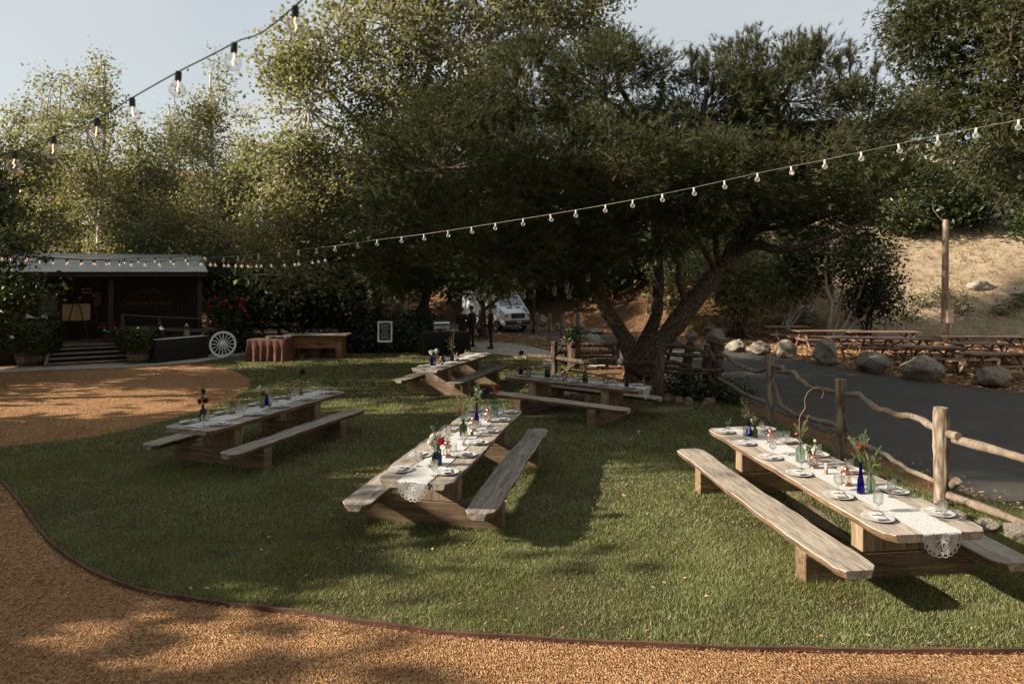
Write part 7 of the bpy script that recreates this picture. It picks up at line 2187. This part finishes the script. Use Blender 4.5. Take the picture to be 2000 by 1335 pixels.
pb_ = track([(2500, 120, 4.4), (2200, 190, 5.0), (2000, 232, 5.4), (1907, 250, 5.6), (1755, 281, 5.9), (1611, 312, 6.2), (1480, 338, 6.5), (1355, 366, 6.8), (1236, 390, 7.1), (1125, 410, 7.5), (1022, 427, 7.9), (921, 443, 8.3), (828, 457, 8.8), (737, 468, 9.3), (655, 480, 9.9), (583, 488, 10.5), (505, 496, 11.2), (400, 503, 12.2), (200, 505, 14.5), (-60, 490, 17.5)])
bulb_string('long string of clear bulbs on grey cable crossing in front of the pine', pb_, on_track(pb_, UB + [1990, 2080, 2180]), .023, .0022, 'greywire', 'white_plastic', False)
pc_ = track([(-160, 480, 9.5), (0, 496, 10.5), (60, 501, 10.8), (120, 506, 11.2), (200, 507, 11.7), (280, 503, 12.2), (365, 500, 12.8), (500, 478, 14), (700, 420, 17)])
bulb_string('string of glowing bulbs with black sockets dipping across the market roof', pc_, on_track(pc_, [3, 20, 50, 77, 103, 130, 158, 185, 213, 243, 270, 303, 334, 362, 400]), .03, .005, 'wire', 'black', True, socket_l=.05)
pd_ = track([(-100, 484, 12), (20, 494, 13), (80, 501, 13.5), (150, 506, 14), (230, 509, 14.6), (300, 510, 15.2), (370, 508, 16), (450, 512, 17), (520, 513, 18), (600, 508, 19), (690, 493, 20.5), (760, 484, 21)])
bulb_string('thinner string of glowing bulbs strung behind toward the bar', pd_, on_track(pd_, [22, 52, 77, 104, 132, 160, 182, 207, 233, 257, 284, 313, 340, 366, 393, 412, 420, 437, 446, 461, 473, 484, 502, 510, 530, 556, 576, 584, 611, 622, 636, 665, 690]), .036, .007, 'wire', 'black', True)
# posts the strings are tied to, outside the picture
for i, (x, y, h, lab) in enumerate([(-6.2, 3.4, 4.0, 'wooden post carrying the closest light string'), (7.6, 4.5, 5.0, 'wooden post carrying the long light string by the road'), (2.2, .3, 5.3, 'wooden post carrying the raised end of the closest string')]):
    if i == 1: x, y, h = pb_[0].x, pb_[0].y, pb_[0].z + .1
    e = empty('light_post', (x, y, -.1), 0, lab, 'post')
    mb = MB(); mb.tube([(0, 0, 0), (0, 0, h + .1)], [.07, .055], 10); soft(mb.build('shaft', MT['pole'], e), 50)
    mb = MB(); mb.lathe([(0, h + .09), (.065, h + .09), (.06, h + .12), (0, h + .14)], 10); mb.build('cap', MT['black'], e)

# glass jars hanging from the pine
def hanging_jar(u, v, y, L):
    p = D(u, v, y)
    j = empty('hanging_jar', p, 0, 'glass candle jar hanging on a wire from the pine boughs', 'jar', 'glass jars hanging in the pine')
    mb = MB(); mb.lathe([(0, -.09), (.055, -.09), (.06, -.08), (.06, .05), (.048, .075), (.048, .09), (.043, .09), (.043, .073), (.055, .048), (.055, -.075), (0, -.08)], 14); soft(mb.build('glass_body', MT['glass'], j), 40)
    mb = MB(); mb.tube([(-.048, 0, .08), (-.03, 0, .16), (0, 0, .2), (.03, 0, .16), (.048, 0, .08)], .003, 4); mb.build('handle', MT['steel'], j)
    mb = MB(); mb.tube([(0, 0, .2), (0, 0, .2 + L)], .0025, 4); mb.build('wire', MT['greywire'], j)
    mb = MB(); mb.lathe([(0, -.08), (.03, -.08), (.03, -.04), (0, -.04)], 10); mb.build('candle', MT['wax'], j)
for (u, v, y, L) in [(960, 562, 17.2, .5), (953, 580, 17.6, .8), (1007, 549, 17, .4), (1023, 577, 17.8, .8), (1083, 571, 17.4, .7), (1107, 564, 16.6, .7), (1111, 577, 17.6, .9), (1148, 543, 17, .4), (1270, 586, 17.6, .9), (1268, 606, 17.2, 1.2), (932, 574, 17.2, .7)]:
    hanging_jar(u, v, y, L)
# fallen bits on the lawn
for i, (u, v, lab) in enumerate([(700, 704, 'fallen orange on the shaded lawn before the ivy bush'), (1250, 848, 'pale crumpled leaf lying on the lawn before the gate panel')]):
    p = G(u, v)
    if i == 0:
        mb = MB(); mb.lathe([(0, 0), (.03, .006), (.042, .035), (.03, .066), (.006, .074), (0, .07)], 12); o = mb.build('fallen_fruit', MT['rustcloth']); soft(o); o.location = p; tag(o, lab, 'fruit')
    else:
        o = np_mesh('fallen_leaf', leaves(np.array([[0, 0, .05]] * 3), unit(np.array([[.3, 0, 1], [-.4, .2, 1], [0, .5, .8]])), .07, np.random.default_rng(2), .7, .4), 4, MT['napkin']); o.location = p; tag(o, lab, 'leaf')
p = D(1105, 778, 15.9); p.z = .02
bx = empty('wood_crate', G(1128, 783), R(-30), 'small slatted wooden crate lying under the crosswise table', 'crate')
for i in range(3):
    mb = MB(); mb.bbox((0, -.12 + .12 * i, .02), (.5, .1, .02), .004); mb.build('slat', MT['timber'], bx)
for s in (-1, 1):
    mb = MB(); mb.bbox((0, s * .18, .09), (.5, .02, .1), .004); mb.build('side_slat', MT['timber'], bx)
    mb = MB(); mb.bbox((s * .26, 0, .08), (.02, .38, .14), .004); mb.build('end_board', MT['timber'], bx)
